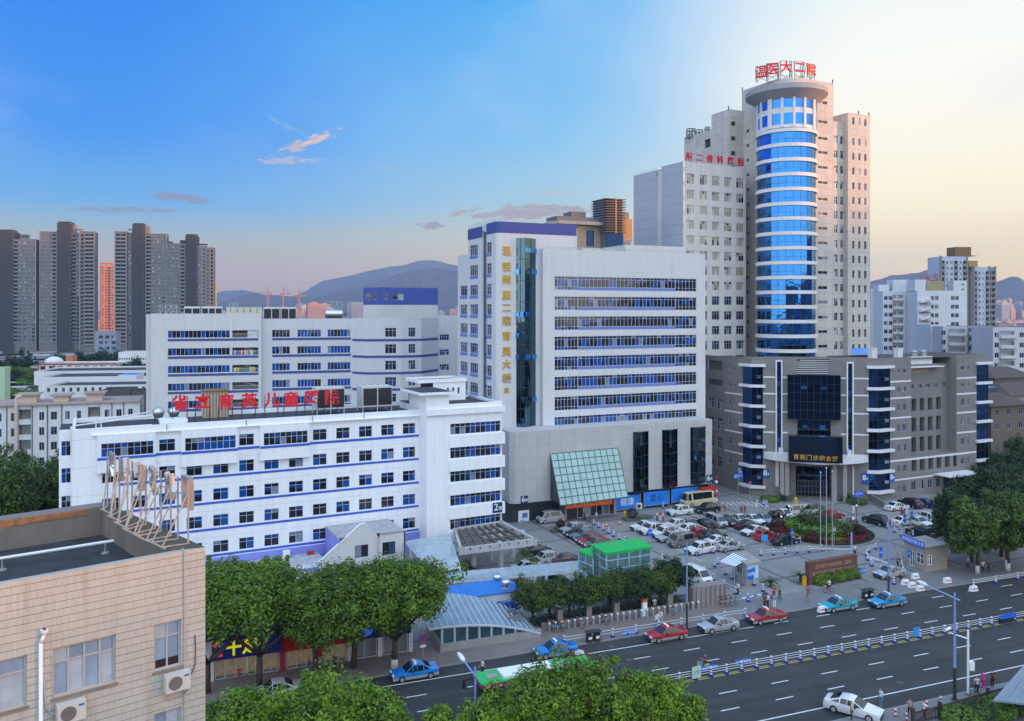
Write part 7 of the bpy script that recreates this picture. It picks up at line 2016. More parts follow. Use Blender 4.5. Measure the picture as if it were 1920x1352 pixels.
mb=MB();mb.box(SH,sx[3]+.2,sx[5],2.2,3.9,-.3,.3,NAVY);mb.build('navy_fascia',shp)
WARM=plain('shop_light',(0.9,0.66,0.36),.5,emit=.10,var=.9,scale=1.6)
mb=MB()
for a,b in((sx[1]+.4,sx[1]+3.0),(sx[1]+3.2,sx[2]-.5),(sx[2]+.5,(sx[2]+sx[3])/2-.2),((sx[2]+sx[3])/2+.7,sx[3]-.3)):mb.box(SH,a,b,.3,2.1,-.59,-.55,WARM)
mb.build('lit_interior',shp)
for a,b,nx in((sx[1]+.3,sx[1]+3.1,3),(sx[1]+3.3,sx[2]-.4,4),(sx[2]+.4,(sx[2]+sx[3])/2-.1,3),((sx[2]+sx[3])/2+.6,sx[3]-.3,3),(sx[3]+.3,sx[4]-.3,2),(sx[4]+.3,sx[5]-.3,2)):
 window(shp,SH,a,b,0.15,2.12,clear_glass('shop_glass',(0.10,0.11,0.13),.45,.04),nx,None,-.1,fw=.09,name='shop_window')
YEL=plain('letter_yellow',(0.85,0.75,0.02),.5,emit=.35,var=0)
for i,ch in enumerate('十足'):text('character',ch,1.5,.05,YEL,shp,SH.pt(SH.s(438+31*i),3.1,.38),SH.ang,.05)
mb=MB();c=SH.pt(SH.s(409),3.2,.37)
for i,col in enumerate(((.7,.05,.03),(.85,.45,.02),(.02,.1,.6))):
 a0,a1=R(40+34*i),R(72+34*i);mb.face([c,c+SH.d*(.75*math.cos(a1))*-1+Vector((0,0,.75*math.sin(a1))),c+SH.d*(.75*math.cos(a0))*-1+Vector((0,0,.75*math.sin(a0)))][::-1],plain('logo_%d'%i,col,.5,emit=.3,var=0))
mb.box(SH,SH.s(409)-.4,SH.s(409)+.4,2.5,2.8,.36,.39,MATS['logo_0']);mb.build('logo',shp)
mb=MB();c=SH.pt(SH.s(688),3.1,.34)
for i in range(12):a0,a1=2*math.pi*i/12,2*math.pi*(i+1)/12;mb.face([c,c+SH.d*.55*math.cos(a0)+Vector((0,0,.55*math.sin(a0))),c+SH.d*.55*math.cos(a1)+Vector((0,0,.55*math.sin(a1)))],plain('logo_blue',(.03,.08,.75),.5,emit=.5,var=0))
mb.build('round_sign',shp)
# ------- trees and plants
LEAF=leafmat('leaf_street',(0.005,0.020,0.003),(0.185,0.32,0.013));LEAFN=leafmat('leaf_near',(0.007,0.026,0.003),(0.25,0.42,0.015))
LEAFD=leafmat('leaf_dark',(0.005,0.016,0.006),(0.042,0.09,0.018));LEAFO=leafmat('leaf_olive',(0.007,0.022,0.005),(0.11,0.18,0.018))
LEAFL=leafmat('leaf_lime',(0.03,0.08,0.01),(0.17,0.30,0.02));LEAFY=leafmat('leaf_yellow',(0.12,0.12,0.01),(0.42,0.36,0.02));LEAFR=leafmat('leaf_red',(0.06,0.006,0.008),(0.26,0.02,0.02));LEAFM=leafmat('leaf_maroon',(0.018,0.010,0.010),(0.07,0.032,0.028))
def leaves(mb,c,rad,n,size,m,rg,up=.35,shell=.55,flat=1.0):
 for _ in range(n):
  while True:
   d=Vector((rg.uniform(-1,1),rg.uniform(-1,1),rg.uniform(-1,1)))
   if .05<d.length<1:break
  d.normalize();r=rad*(shell+(1-shell)*rg.random())
  p=c+Vector((d.x*r,d.y*r,d.z*r*flat))
  nrm=(d+Vector((rg.uniform(-.7,.7),rg.uniform(-.7,.7),rg.uniform(-.3,.7)+up))).normalized()
  a=nrm.orthogonal().normalized();b=nrm.cross(a);t=rg.uniform(0,6.28);ax=a*math.cos(t)+b*math.sin(t);bx=nrm.cross(ax)
  s=size*rg.uniform(.65,1.3)
  mb.face([p-ax*s,p-bx*s*.5-nrm*s*.12,p+ax*s,p+bx*s*.5-nrm*s*.12],m)
CR={}
def crown_mesh(key,rx,rz,ncl,nlf,size,m,seed,rc=.3,low=-.55):
 if key in CR:return CR[key]
 rg=random.Random(seed);mb=MB()
 lobes=[(Vector((rg.uniform(-.5,.5)*rx,rg.uniform(-.5,.5)*rx,rg.uniform(-.25,.35)*rz)),rg.uniform(.5,.75))for _ in range(6)]
 for i in range(ncl):
  c0,k=rg.choice(lobes)
  while True:
   d=Vector((rg.gauss(0,1),rg.gauss(0,1),rg.gauss(0,1))).normalized()
   if d.z>low:break
  sp=i%5==0 and d.z>-.1;r=rg.uniform(1.05,1.42)if sp else rg.uniform(.6,1.0)
  c=c0+Vector((d.x*rx*k*r,d.y*rx*k*r,d.z*rz*k*r))
  leaves(mb,c,rx*rc*(rg.uniform(.38,.7)if sp else rg.uniform(.6,1.25)),int(nlf*.5)if sp else nlf,size,m,rg,flat=rg.uniform(.8,1.3))
 CR[key]=mb.mesh('crown');return CR[key]
def trunk_mb(h,r,spread,rg,lime=0.0,n=5):
 mb=MB();p0=Vector((0,0,-.05));fork=h*rg.uniform(.28,.36)
 z0=-.05
 if lime:mb.tube((0,0,-.05),(0,0,lime),r*1.25,LIME,r*1.12,9);z0=lime
 f=Vector((rg.uniform(-.2,.2),rg.uniform(-.2,.2),fork));mb.tube((0,0,z0),f,r*1.12,TRUNK,r*.9,9)
 for i in range(n):
  a=2*math.pi*(i+rg.random()*.6)/n;e=f+Vector((math.cos(a)*spread*.55,math.sin(a)*spread*.55,(h-fork)*.42));g=e+Vector((math.cos(a+.3)*spread*.3,math.sin(a+.3)*spread*.3,(h-fork)*.3))
  mb.tube(f,e,r*.6,TRUNK,r*.35,7);mb.tube(e,g,r*.35,TRUNK,r*.14,6)
  for j in range(2):k=e.lerp(g,.4)+Vector((rg.uniform(-1,1)*spread*.35,rg.uniform(-1,1)*spread*.35,(h-fork)*.2));mb.tube(e,k,r*.28,TRUNK,r*.1,5)
 return mb
def tree(p,h,rx,rz,key,args,label,group=None,lime=0,seed=0,zc=None,name='tree',rot=None,sc=1.0,r=None):
 rg=random.Random(seed+11);o=thing(name,label,'tree',p,0,group)
 tm=trunk_mb(h,r or .045*rx+.06,rx,rg,lime).mesh('trunk',smooth=True);link('trunk',tm,o,rz=rg.uniform(0,6))
 c=link('crown',crown_mesh(key,rx,rz,*args),o,(0,0,zc if zc else h-rz),rot if rot is not None else rg.uniform(0,6.28));c.scale=(sc,sc,sc);return o
SA=(95,105,.26,LEAF);SB=(125,170,.155,LEAFN)
g_='street trees over the shop row'
tree(RD.pt(-25.2,ZP,-1.4),9.6,5.3,3.5,'sa',(150,170,.18,LEAF,1,.27),"leafy street tree in front of the blue shop fascia, thin trunk",g_,.0,1,8.0)
tree(RD.pt(-19.8,ZP,-1.8),9.6,5.3,3.5,'sb',(150,170,.18,LEAF,2,.27),"leafy street tree over the red shop fascia",g_,0,2,6.8)
tree(RD.pt(-12.2,ZP,-1.1),9.9,5.6,3.7,'sc',(165,170,.18,LEAF,3,.27),"wide forked street tree with whitewashed trunk by the blue taxi",g_,1.0,3,7.0,r=.3)
tree(RD.pt(-16.0,ZP,-2.8),9.6,5.3,3.5,'sb',(150,170,.18,LEAF,2,.27),"leafy street tree between the red fascia and the forked tree",g_,0,4,6.9,rot=2.0)
tree(RD.pt(-29.8,ZP,-2.2),8.8,5.3,3.5,'sa',(150,170,.18,LEAF,1,.27),"leafy street tree tucked behind the beige building corner",g_,0,5,8.0,rot=4.0)
tree(RD.pt(-30.5,ZP,-11.5),10.0,2.1,2.9,'sd',(70,130,.17,LEAF,6,.34),"upright young tree rising behind the shop roofs at the beige corner",None,0,6,7.6)
tree(RD.pt(-23.0,ZP,-9.8),9.8,2.4,2.6,'sd',(70,130,.17,LEAF,6,.34),"upright young tree rising behind the shop roofs before the lilac plinth",None,0,7,7.4,rot=1.5)
def near(u,v,t):
 s,z=RD.hit(u,v,t);return RD.pt(s,ZP,t),z-ZP
p,h=near(600,1262,24.5);tree(p,h,4.4,3.0,'na',SB+(11,.27),"bright leafy tree at the bottom edge between beige building and road",None,0,11,h-3.2)
p,h=near(448,1290,24.5);tree(p,h,3.6,2.9,'nb',SB+(12,.27),"bright leafy tree at the bottom edge against the beige corner",None,0,12,h-3.1)
p,h=near(1125,1228,25.0);tree(p,h,4.9,3.3,'na',SB+(11,.27),"broad leafy tree at the bottom edge hiding the rear of the bus",None,0,13,h-3.5,rot=2.2)
p,h=near(1010,1258,25.8);tree(p,h,3.4,2.8,'nb',SB+(12,.27),"leafy tree at the bottom edge in front of the bus doors",None,0,14,h-2.9,rot=1.0)
p,h=near(1215,1268,25.2);tree(p,h,3.0,2.6,'nb',SB+(12,.27),"leafy tree at the bottom edge nearest the median fence",None,0,15,h-2.8,rot=3.7)
p,h=near(932,1300,25.8);tree(p,h,2.4,2.1,'nc',(70,150,.15,LEAFN,17,.3),"small round leafy tree at the bottom edge beside the lamp post",None,0,16,h-2.2)
p,h=near(825,1334,25.5);tree(p,h,1.7,1.4,'nd',(45,120,.14,LEAFN,18,.32),"lone sapling top poking up at the bottom edge",None,0,17,h-1.4)
p,h=near(690,1300,25.5);tree(p,h,3.0,2.6,'nb',SB+(12,.27),"leafy tree at the bottom edge nearest the lone sapling",None,0,18,h-2.7,rot=5.2)
DK=(110,130,.24,LEAFD);RT=(120,140,.22,LEAFO)
g_='dark trees along the right pavement'
for i,(s_,t_,h_,rx,lab)in enumerate(((69.0,-2.6,11.2,3.8,"tall bushy tree with whitewashed trunk beside the stone guard house"),(74,-2.0,11.6,4.3,"bushy tree with whitewashed trunk near the right edge of the pavement"),(79,-7,11.8,4.6,"dark tree behind the pavement trees at the right edge"),(80.5,-14,11.0,3.8,"broad dark tree shading the parked cars behind the guard house"),(72.6,-6.5,11,3.8,"dark bushy tree between the two whitewashed trunks"),(86,-13,12.4,4.8,"dark tree cut by the right edge of the view"))):
 tree(RD.pt(s_,ZP,t_),h_,rx,4.5,'re'+str(i),(RT if i<2 else DK)[:3]+((LEAFO if i<2 else LEAFD),)+(31+i%2,.28),lab,g_,1.1 if i<2 else 0,30+i,h_-5.6,rot=i*1.3)
for i,(u,vt,Y,rx,lab)in enumerate(((1880,800,182,5.5,"very dark tree between the glazed corner and the old tiled houses"),(1858,845,172,4.5,"very dark tree at the foot of the glazed end corner"),(1915,850,168,6.0,"very dark tree mass at the right edge below the old houses"),(1868,720,205,3.4,"small dark tree beside the bright blue stall roof"),(1890,880,160,5,"dark tree above the pavement tree crowns at the right edge"))):
 b=at(u,vt,Y);tree((b.x,b.y,0),b.z,rx,min(5.5,b.z*.38),'dk%d'%(i%2),DK+(41+i%2,.28),lab,None,0,40+i,b.z-min(5.5,b.z*.38)-.3,rot=i*1.1)
for i,(u,vt,Y,rx,lab)in enumerate(((35,838,118,6,"big dark tree below the housing row at the left edge"),(82,858,124,5,"dark tree squeezed between housing row and the white wing"),(12,870,112,5.5,"dark tree at the left edge just above the beige roof"),(95,905,121,4,"low dark tree against the glazed end of the white wing"))):
 b=at(u,vt,Y);tree((b.x,b.y,0),b.z,rx,min(6.5,b.z*.42),'dl%d'%(i%2),DK[:3]+(LEAFO if i<1 else LEAFD,)+(51+i%2,.28),lab,None,0,50+i,b.z-min(6.5,b.z*.42),rot=i*1.1)
rg=random.Random(5)
for i in range(16):
 u=rg.uniform(-8,62);v=rg.uniform(686,735);Y=36*F/(v-HY+75)+rg.uniform(0,25)+60;b=at(u,v,Y);hh=max(6,b.z)
 tree((b.x,b.y,0),hh,5.5,4.2,'dm%d'%(i%2),(70,60,.5,LEAF if i%3 else LEAFD,61+i%2,.3),"green tree in the grove at the left edge beyond the housing row",'grove at the left edge',0,60+i,hh-4.4)
for i,(u,vt,Y,rx,rz_,lab)in enumerate(((52,650,470,5,12,"tall cone shaped dark tree before the dark tower row"),(112,664,480,7,7,"round tree at the foot of the tallest dark tower"),(152,660,480,8,7,"wide round tree at the foot of the dark tower by the gap"),(190,657,490,8,7,"round tree in front of the grey blue low block"),(212,662,490,6,6,"round tree beside the white barrel shed"),(250,684,400,6,4,"low tree among the white sheds near the ward block"),(20,672,420,7,6,"round tree at the left edge under the dark tower row"))):
 b=at(u,vt,Y);tree((b.x,b.y,0),max(b.z,6),rx,rz_,'df%d'%(i if i<1 else 1),(70,60,.6,LEAFD,71+min(i,1),.3),lab,None,0,70+i,max(b.z,6)-rz_,rot=i*.9)
hd=("next to the mural wall","over the bicycle docks with an orange leaf tuft","second of the clipped row from the mural wall","behind the stone pillar below the pavilion","under the green roofed pavilion front","under the pavilion's right-hand corner","next to the orange topped pillar sign")
for i,u in enumerate((997,1030,1068,1100,1142,1180,1213)):
 s_=RD.hit(u,HY,-6.6)[0];tree(RD.pt(s_,ZP,-6.6),5.0+(i%3)*.2,2.45,1.9,'he%d'%(i%3),(80,120,.13,(LEAFO,LEAFO,LEAFD)[i%3],81+i%3,.3),"clipped olive green tree "+hd[i],'clipped trees along the plaza fence',0,80+i,3.3,rot=i*1.7)
s_=RD.hit(1258,HY,-7.5)[0];tree(RD.pt(s_,ZP,-7.5),5.6,2.4,2.3,'hf',(90,90,.17,LEAFD,91,.28),"dense dark round tree between pavilion and ambulance",None,0,91,3.1)
s_=RD.hit(1240,HY,-6.4)[0];tree(RD.pt(s_,ZP,-6.4),4.4,2.45,1.9,'he0',(80,120,.13,LEAFO,81,.3),"low green tree at the end of the clipped row by the lamp post",None,0,92,3.0)
a_,b_=RD.hit(1000,HY,-6.3)[0],RD.hit(1275,HY,-6.3)[0];mb=MB();rg=random.Random(8)
for i in range(46):leaves(mb,RD.pt(a_+(b_-a_)*i/45,.75,-6.4-rg.random()*.5),.75,110,.12,LEAFD,rg,shell=.6)
tag(mb.build('hedge'),"long dark low hedge behind the bar fence and stone pillars",'hedge')
def bush(p,rx,rz,m,label,name='bush',n=26,size=.09,group=None,seed=1,cat='bush'):
 rg=random.Random(seed);key=('b',round(rx,1),round(rz,1),m.name,n)
 if key not in CR:
  mb=MB();leaves(mb,Vector((0,0,rz*.95)),rx,int(n*40),size,m,rg,shell=.82,flat=rz/rx);CR[key]=mb.mesh(name)
 o=link(name,CR[key],None,p,rg.uniform(0,6));tag(o,label,cat,group);return o
bush(ground(983,1058,ZP),1.25,1.0,LEAFL,"bright green clipped bush at the pergola corner");bush(ground(1003,1060,ZP),.8,.55,LEAFL,"low bright green bush beside the silver estate car",seed=2);bush(ground(870,1072,ZP),.95,.8,LEAFL,"bright green clipped bush beside the sloping glass canopy",seed=3)
bush(ground(1051,990,ZP),.75,.7,LEAFM,"dark round bush in front of the silver van",seed=4);bush(ground(1185,971,ZP+.5),1.0,.85,LEAFM,"dark round bush in the stone planter before the blue billboards",seed=5)
def planter(u,v,wd,dp,label):
 p=ground(u,v,ZP);o=thing('planter',label,'planter',p,AP);f=Fr(p[:2],AP);mb=MB();mb.box(f,-wd/2,wd/2,ZP,ZP+.5,-dp/2,dp/2,plain('planter_stone',(0.11,0.12,0.10),.8));mb.build('box',o);mb=MB();leaves(mb,Vector((p.x,p.y,ZP+.5)),wd*.42,240,.1,LEAFD,random.Random(int(u)),flat=.25);mb.build('planting',o)
planter(1195,974,5.2,1.6,"long low stone planter with a dark round bush before the billboards");planter(1046,997,2.4,1.0,"small dark stone planter beside the silver van")
ic=ground(1536,998,ZP);isl=thing('flower_island',"round planted island with red and yellow flower beds on the plaza",'flower bed',ic)
mb=MB();mb.lathe(ic,[(8.6,0),(8.6,.22),(8.3,.22),(8.2,.16)],[KERB,KERB,KERB,plain('soil',(.05,.045,.03),1)],48);mb.build('kerb',isl)
def ringbed(name,r0,r1,a0,a1,m,n,size,h):
 rg=random.Random(name+str(a0));mb=MB()
 for _ in range(n):
  a=rg.uniform(a0,a1);r=math.sqrt(rg.uniform(r0*r0,r1*r1));p=ic+Vector((r*math.cos(a),r*math.sin(a),.2+rg.random()*h));nr=Vector((rg.uniform(-.6,.6),rg.uniform(-.6,.6),1)).normalized();ax=nr.orthogonal().normalized();bx=nr.cross(ax);t=rg.random()*6.28;e=ax*math.cos(t)+bx*math.sin(t);g2=nr.cross(e);s=size*rg.uniform(.7,1.3);mb.face([p-e*s,p-g2*s*.6,p+e*s,p+g2*s*.6],m)
 mb.build(name,isl)
P2=math.pi
ringbed('grass_edge',7.4,8.3,0,2*P2,LEAFD,2600,.13,.15);ringbed('red_flowers',4.8,7.5,-P2*.42,P2*.12,LEAFR,3000,.13,.3);ringbed('red_flowers',4.6,7.4,P2*.72,P2*1.12,LEAFR,2600,.13,.3);ringbed('red_flowers',5.6,7.4,P2*1.25,P2*1.5,LEAFR,1500,.13,.3)
ringbed('yellow_flowers',4.2,6.3,P2*1.12,P2*1.62,LEAFY,2600,.14,.35);ringbed('yellow_flowers',5.2,7.2,P2*.45,P2*.72,LEAFY,1200,.14,.35);ringbed('lime_shrubs',.5,5.2,0,2*P2,LEAFL,5200,.22,1.3)
mb=MB();rg=random.Random(3)
leaves(mb,ic+Vector((-.2,1.5,2.0)),2.6,2600,.14,LEAFD,rg,shell=.85,flat=.85);mb.build('topiary_dome',isl)
for k,(dx_,dy_,r_,m_)in enumerate(((-6,2.5,1.1,LEAFM),(-3.2,-5.5,1.1,LEAFM),(5.8,-2.0,1.0,LEAFM),(6.0,1.8,1.2,LEAFM),(-2.6,3.4,1.5,LEAFD),(2.6,2.5,1.4,LEAFO),(3,-2.8,1.1,LEAFM))):mb=MB();leaves(mb,ic+Vector((dx_,dy_,.9)),r_,800,.12,m_,rg,shell=.85,flat=.85);mb.build('round_bush',isl)
def cycad(p,r,label,n=26,stem=.5):
 o=thing('sago_palm',label,'palm',p);mb=MB();mb.tube((p[0],p[1],p[2]-.02),(p[0],p[1],p[2]+stem),.22,TRUNK,.16,8);mb.build('trunk',o);mb=MB();rg=random.Random(int(p[0]*7));c=Vector((p[0],p[1],p[2]+stem))
 for i in range(n):
  a=6.283*i/n+rg.random()*.2;e=rg.uniform(.1,1.15);pts=[]
  for j in range(6):f=j/5;pts.append(c+Vector((math.cos(a)*r*f*math.cos(e*.6),math.sin(a)*r*f*math.cos(e*.6),r*(math.sin(e)*f-.55*f*f))))
  sd=Vector((-math.sin(a),math.cos(a),0))
  for j in range(5):
   for q in(0,.5):b=pts[j].lerp(pts[j+1],q);tip=pts[j].lerp(pts[j+1],min(1,q+.6));w_=r*.2*(1-j/7);mb.face([b,tip+sd*w_+Vector((0,0,-.05)),b.lerp(tip,.55)],LEAFD);mb.face([b,b.lerp(tip,.55),tip-sd*w_+Vector((0,0,-.05))],LEAFD)
 mb.build('fronds',o)
cycad(ground(1470,938,ZP),2.3,"spreading sago palm left of the outpatient entrance steps");cycad(ground(1588,940,ZP),2.2,"dark sago palm beside the blue T junction sign");cycad(ground(1445,1101,ZP),1.5,"single sago palm between ticket booth and brown stone wall",28,.7);cycad(ground(1501,1092,ZP),1.5,"sago palm at the end of the brown stone wall",26,.9)
for i,(u,v,lab)in enumerate(((1443,940,"low clipped hedge left of the outpatient entrance"),(1607,945,"low clipped hedge under the blue T junction sign"))):bush(ground(u,v,ZP),1.9,.55,LEAFO if i else LEAFL,lab,'hedge',40,.12,None,7+i,'hedge')
for i in range(5):u=1540+15.5*i;bush(ground(u,1096-3.2*i,ZP),1.15,.75,LEAF,("low round bush before the brown stone wall, %s"%("nearest the yellow bin","second from the yellow bin","middle of the row","second from the far end","at the far end")[i]),'bush',22,.13,'bushes before the brown stone wall',20+i)
p,h=near(1850,1335,26.5)
for i,(u,v)in enumerate(((1800,1345),(1835,1338),(1870,1342),(1905,1348))):q,h=near(u,v,27.5);bush(q,1.6,max(.9,h*.52),LEAFL if i%2==0 else LEAFO,("yellow green bush inside the fence corner at the bottom edge","olive bush behind the wooden fence at the bottom edge","yellow green bush under the grey glass roof at the bottom","olive bush in the bottom right corner")[i],'bush',30,.15,None,30+i)
# ------- red lettering and plant on the white wing roof
rs=thing('rooftop_sign',"large red eight character sign along the roof of the white wing",'sign',W.pt(W.s(480,-1),zt),W.ang)
for i,(ch,u,v)in enumerate(zip('省立育英儿童医院',(338,380.5,424,467.5,510,546,585,622),(757,754.5,755,753,751.5,750.5,747.5,746.5))):
 t_=-1.0;p=W.pt(W.s(u,t_),W.z(u,v,t_),t_);text('character',ch,2.15,.14,RED,rs,p,W.ang,.055);mb=MB()
 for x in(-.9,.9):q=p+W.d*x-W.n*.3;mb.bar((q.x,q.y,zt-.6),(q.x,q.y,p.z+.9),.06,DARKSTEEL);mb.bar((q.x,q.y,p.z),q-W.n*1.2+Vector((0,0,zt-.6-q.z)),.05,DARKSTEEL)
 mb.bar(p-W.d*.9-W.n*.3,p+W.d*.9-W.n*.3,.05,DARKSTEEL);mb.build('bracket',rs)
zr_=zt-.6
chiller(W,W.s(594,-5),W.s(646,-5),zr_,W.z(620,727,-5),-8,-5,"white framed chiller behind the last red roof character",2,.9);chiller(W,W.s(680,-5),W.s(735,-5),zr_,W.z(700,725,-5),-8,-5,"white framed chiller between red lettering and the machine room",2,.9)
for u,r,lab in((297,.78,"round steel tank at the outer end of the white wing roof"),(326,.75,"round steel tank behind the first red roof character")):
 p=W.pt(W.s(u,-8),zr_,-8);o=thing('water_tank',lab,'water tank',p);mb=MB();mb.lathe(p+Vector((0,0,.5)),[(r*math.sin(R(12+22.3*i)),r*(1-math.cos(R(12+22.3*i))))for i in range(8)],MATS['tank_steel'],16);mb.build('shell',o,smooth=True);mb=MB()
 for x in(-.5,.5):mb.bar(p+Vector((x,0,0)),p+Vector((x,0,.7)),.15,DARKSTEEL)
 mb.build('leg',o)
o=thing('roof_cabin',"rusty cream ribbed cabin on the white wing roof behind the lettering",'cabin',W.pt(W.s(405,-9),zr_,-9),W.ang);mb=MB();a,b=W.s(382,-9),W.s(428,-9);z1=W.z(405,734,-9);mb.box(W,a,b,zr_,z1,-12,-9,plain('cabin_cream',(.5,.46,.36),.7))
for i in range(9):x=a+(b-a)*i/8;mb.box(W,x-.05,x+.05,zr_,z1,-8.99,-8.9,plain('rust',(.22,.12,.06),.8))
mb.build('wall',o);mb=MB();mb.box(W,a-.15,b+.15,z1,z1+.15,-12.2,-8.8,plain('rust',(.22,.12,.06),.8));mb.build('roof',o)
mb=MB();mb.box(W,W.s(300,-.4),W.s(352,-.4),zt,zt+.5,-3,-.5,M_WHP);mb.build('roof_kerb',WB)
# ------- cars
PAINT=tinted('car_paint',.22,.15,.6);TRIM_=plain('car_trim',(.03,.03,.033),.5);CGL=plain('car_glass',(.012,.016,.022),.04,0,.9,.02);SILV=plain('car_silver',(.48,.49,.50),.3,.3)
LAMPW=plain('car_lamp',(.7,.72,.75),.15,0,.8);LAMPR=plain('car_tail',(.4,.01,.01),.2,0,.8,emit=.15)
KIND={'sedan':(4.6,1.78,1.45,((0,.62),(.03,.72),(.27,.86),(.43,1.42),(.52,1.45),(.66,1.42),(.84,.98),(.985,.94),(1,.75)),(2,3,4,5,6)),'suv':(4.6,1.85,1.72,((0,.75),(.03,.9),(.25,1.02),(.38,1.62),(.5,1.72),(.8,1.68),(.95,1.1),(.985,1.02),(1,.8)),(2,3,4,5,6)),'hatch':(4.1,1.72,1.5,((0,.65),(.03,.76),(.25,.92),(.42,1.44),(.54,1.5),(.78,1.45),(.95,1.0),(.985,.92),(1,.72)),(2,3,4,5,6)),'saloon':(4.8,1.84,1.46,((0,.56),(.03,.74),(.28,.93),(.47,1.40),(.57,1.45),(.70,1.39),(.90,1.05),(.985,.98),(1,.7)),()),'van':(4.7,1.78,1.95,((0,.8),(.02,.98),(.08,1.1),(.22,1.85),(.4,1.95),(.85,1.93),(.97,1.2),(.985,1.1),(1,.8)),(2,3,4,5,6)),'minibus':(7.0,2.05,2.65,((0,.9),(.01,1.15),(.03,1.3),(.10,2.5),(.2,2.65),(.9,2.62),(.985,1.5),(.992,1.3),(1,.9)),(2,3,4,5,6))}
def car_parts(kind,taxi):
 Lc,Wc,Hc,st,cab=KIND[kind];belt=st[2][1]+.02;hw_=Wc/2;x=lambda f:Lc/2-f*Lc;mb=MB()
 body=SILV if taxi else PAINT;zl=.22
 def sec(i):
  f,z=st[i];k=1-.10*(abs(f-.5)*2)**4;w_=hw_*k;zb=min(z,belt+.04*(f-.3));tw=w_*(.76 if z>belt+.15 else .93)
  return[Vector((x(f),s*a,zz_))for s,a,zz_ in((1,w_*.9,zl),(1,w_,.52),(1,w_*.985,zb),(1,tw,z),(1,tw*.5,z+.03),(-1,tw*.5,z+.03),(-1,tw,z),(-1,w_*.985,zb),(-1,w_,.52),(-1,w_*.9,zl))]
 S=[sec(i)for i in range(9)];gl={'windshield':MB(),'rear_window':MB(),'side_window':MB()};sides={1:MB(),-1:MB()}
 def inset(g,q,k,off=.012):
  c=sum(q,Vector())/4;n=(q[1]-q[0]).cross(q[3]-q[0]).normalized();n=n if n.dot(c-Vector((0,0,.7)))>0 else-n;g.face([c+(p-c)*k+n*off for p in q],CGL)
 for i in range(8):
  a,b=S[i],S[i+1]
  for j in range(9):mb.face([a[j],b[j],b[j+1],a[j+1]],body if j in(0,8)or(taxi and j in(0,8))else(PAINT))
  if 2<=i<=5:
   if True:
    if 2<=i<=5:
     if st[i][1]>belt+.2 and st[i+1][1]>belt+.2:
      inset(sides[1],[a[2],b[2],b[3],a[3]],.88);inset(sides[-1],[a[7],b[7],b[6],a[6]],.88)
     else:
      t_=(a[2],b[2],b[3])if st[i+1][1]>st[i][1]else(a[2],b[2],a[3]);t2=(a[7],b[7],b[6])if st[i+1][1]>st[i][1]else(a[7],b[7],a[6])
      for g,q in((sides[1],t_),(sides[-1],t2)):c=sum(q,Vector())/3;sg_=1 if q[0].y>0 else-1;g.face([c+(p-c)*.74+Vector((0,.012*sg_,.01))for p in q],CGL)
 inset(gl['windshield'],[S[2][3],S[2][6],S[3][6],S[3][3]],.90,.02+.02);inset(gl['rear_window'],[S[6][3],S[6][6],S[5][6],S[5][3]],.84,.04)
 mb.face(S[0],TRIM_);mb.face(S[8][::-1],body);mb.v[0]=mb.v[0]
 for s_ in(0,8):pass
 bd=mb.mesh('body');bm=bmesh.new();bm.from_mesh(bd);bmesh.ops.remove_doubles(bm,verts=bm.verts,dist=.001);bm.to_mesh(bd);bm.free();bd.polygons.foreach_set('use_smooth',[True]*len(bd.polygons));bd.set_sharp_from_angle(angle=R(38));out=[('body',bd)]
 for nm,g in list(gl.items())[:2]:out.append((nm,g.mesh(nm)))
 for s_ in(1,-1):out.append(('side_window',sides[s_].mesh('side_window')))
 rw_=.33 if kind!='minibus' else .42
 for fx in(.19,.81):
  for s_ in(1,-1):
   w_=MB();y=s_*(hw_-.09);w_.tube((x(fx),y-.1,rw_),(x(fx),y+.1,rw_),rw_,BLACK,n=14);w_.tube((x(fx),y+s_*.1,rw_),(x(fx),y+s_*.115,rw_),rw_*.62,STEEL,n=10);out.append(('wheel',w_.mesh('wheel')))
 for s_ in(1,-1):
  h_=MB();fr=Fr((0,0),R(90));h_.box(fr,s_*hw_*.62-.22,s_*hw_*.62+.22,.6,.76,x(0)-.12,x(0)+.02,LAMPW);out.append(('headlight',h_.mesh('headlight')))
  h_=MB();h_.box(Fr((0,0),R(-90)),s_*hw_*.7-.18,s_*hw_*.7+.18,.68,.9,-x(1)-.1,-x(1)+.02,LAMPR);out.append(('tail_light',h_.mesh('tail_light')))
 pl=MB();pl.box(Fr((0,0),R(-90)),-.22,.22,.5,.64,-x(1)-.02,-x(1)+.03,SIGNBLUE);pl.box(Fr((0,0),R(90)),-.22,.22,.38,.5,x(0)-.02,x(0)+.03,SIGNBLUE);out.append(('number_plate',pl.mesh('number_plate')))
 for s_ in(1,-1):m_=MB();m_.box(Fr((0,0),0),x(st[2][0])-.75,x(st[2][0])-.6,belt,belt+.14,-(s_*(hw_+.1))-.09,-(s_*(hw_+.1))+.09,TRIM_);out.append(('mirror',m_.mesh('mirror')))
 if taxi:
  m_=MB();m_.box(Fr((0,0),0),-.1,.15,1.47,1.62,-.45,.45,SIGNWHITE);m_.box(Fr((0,0),0),.15,.17,1.48,1.6,-.4,.4,plain('taxi_amber',(.6,.12,.02),.4));out.append(('taxi_sign',m_.mesh('taxi_sign')))
 return out
CP={}
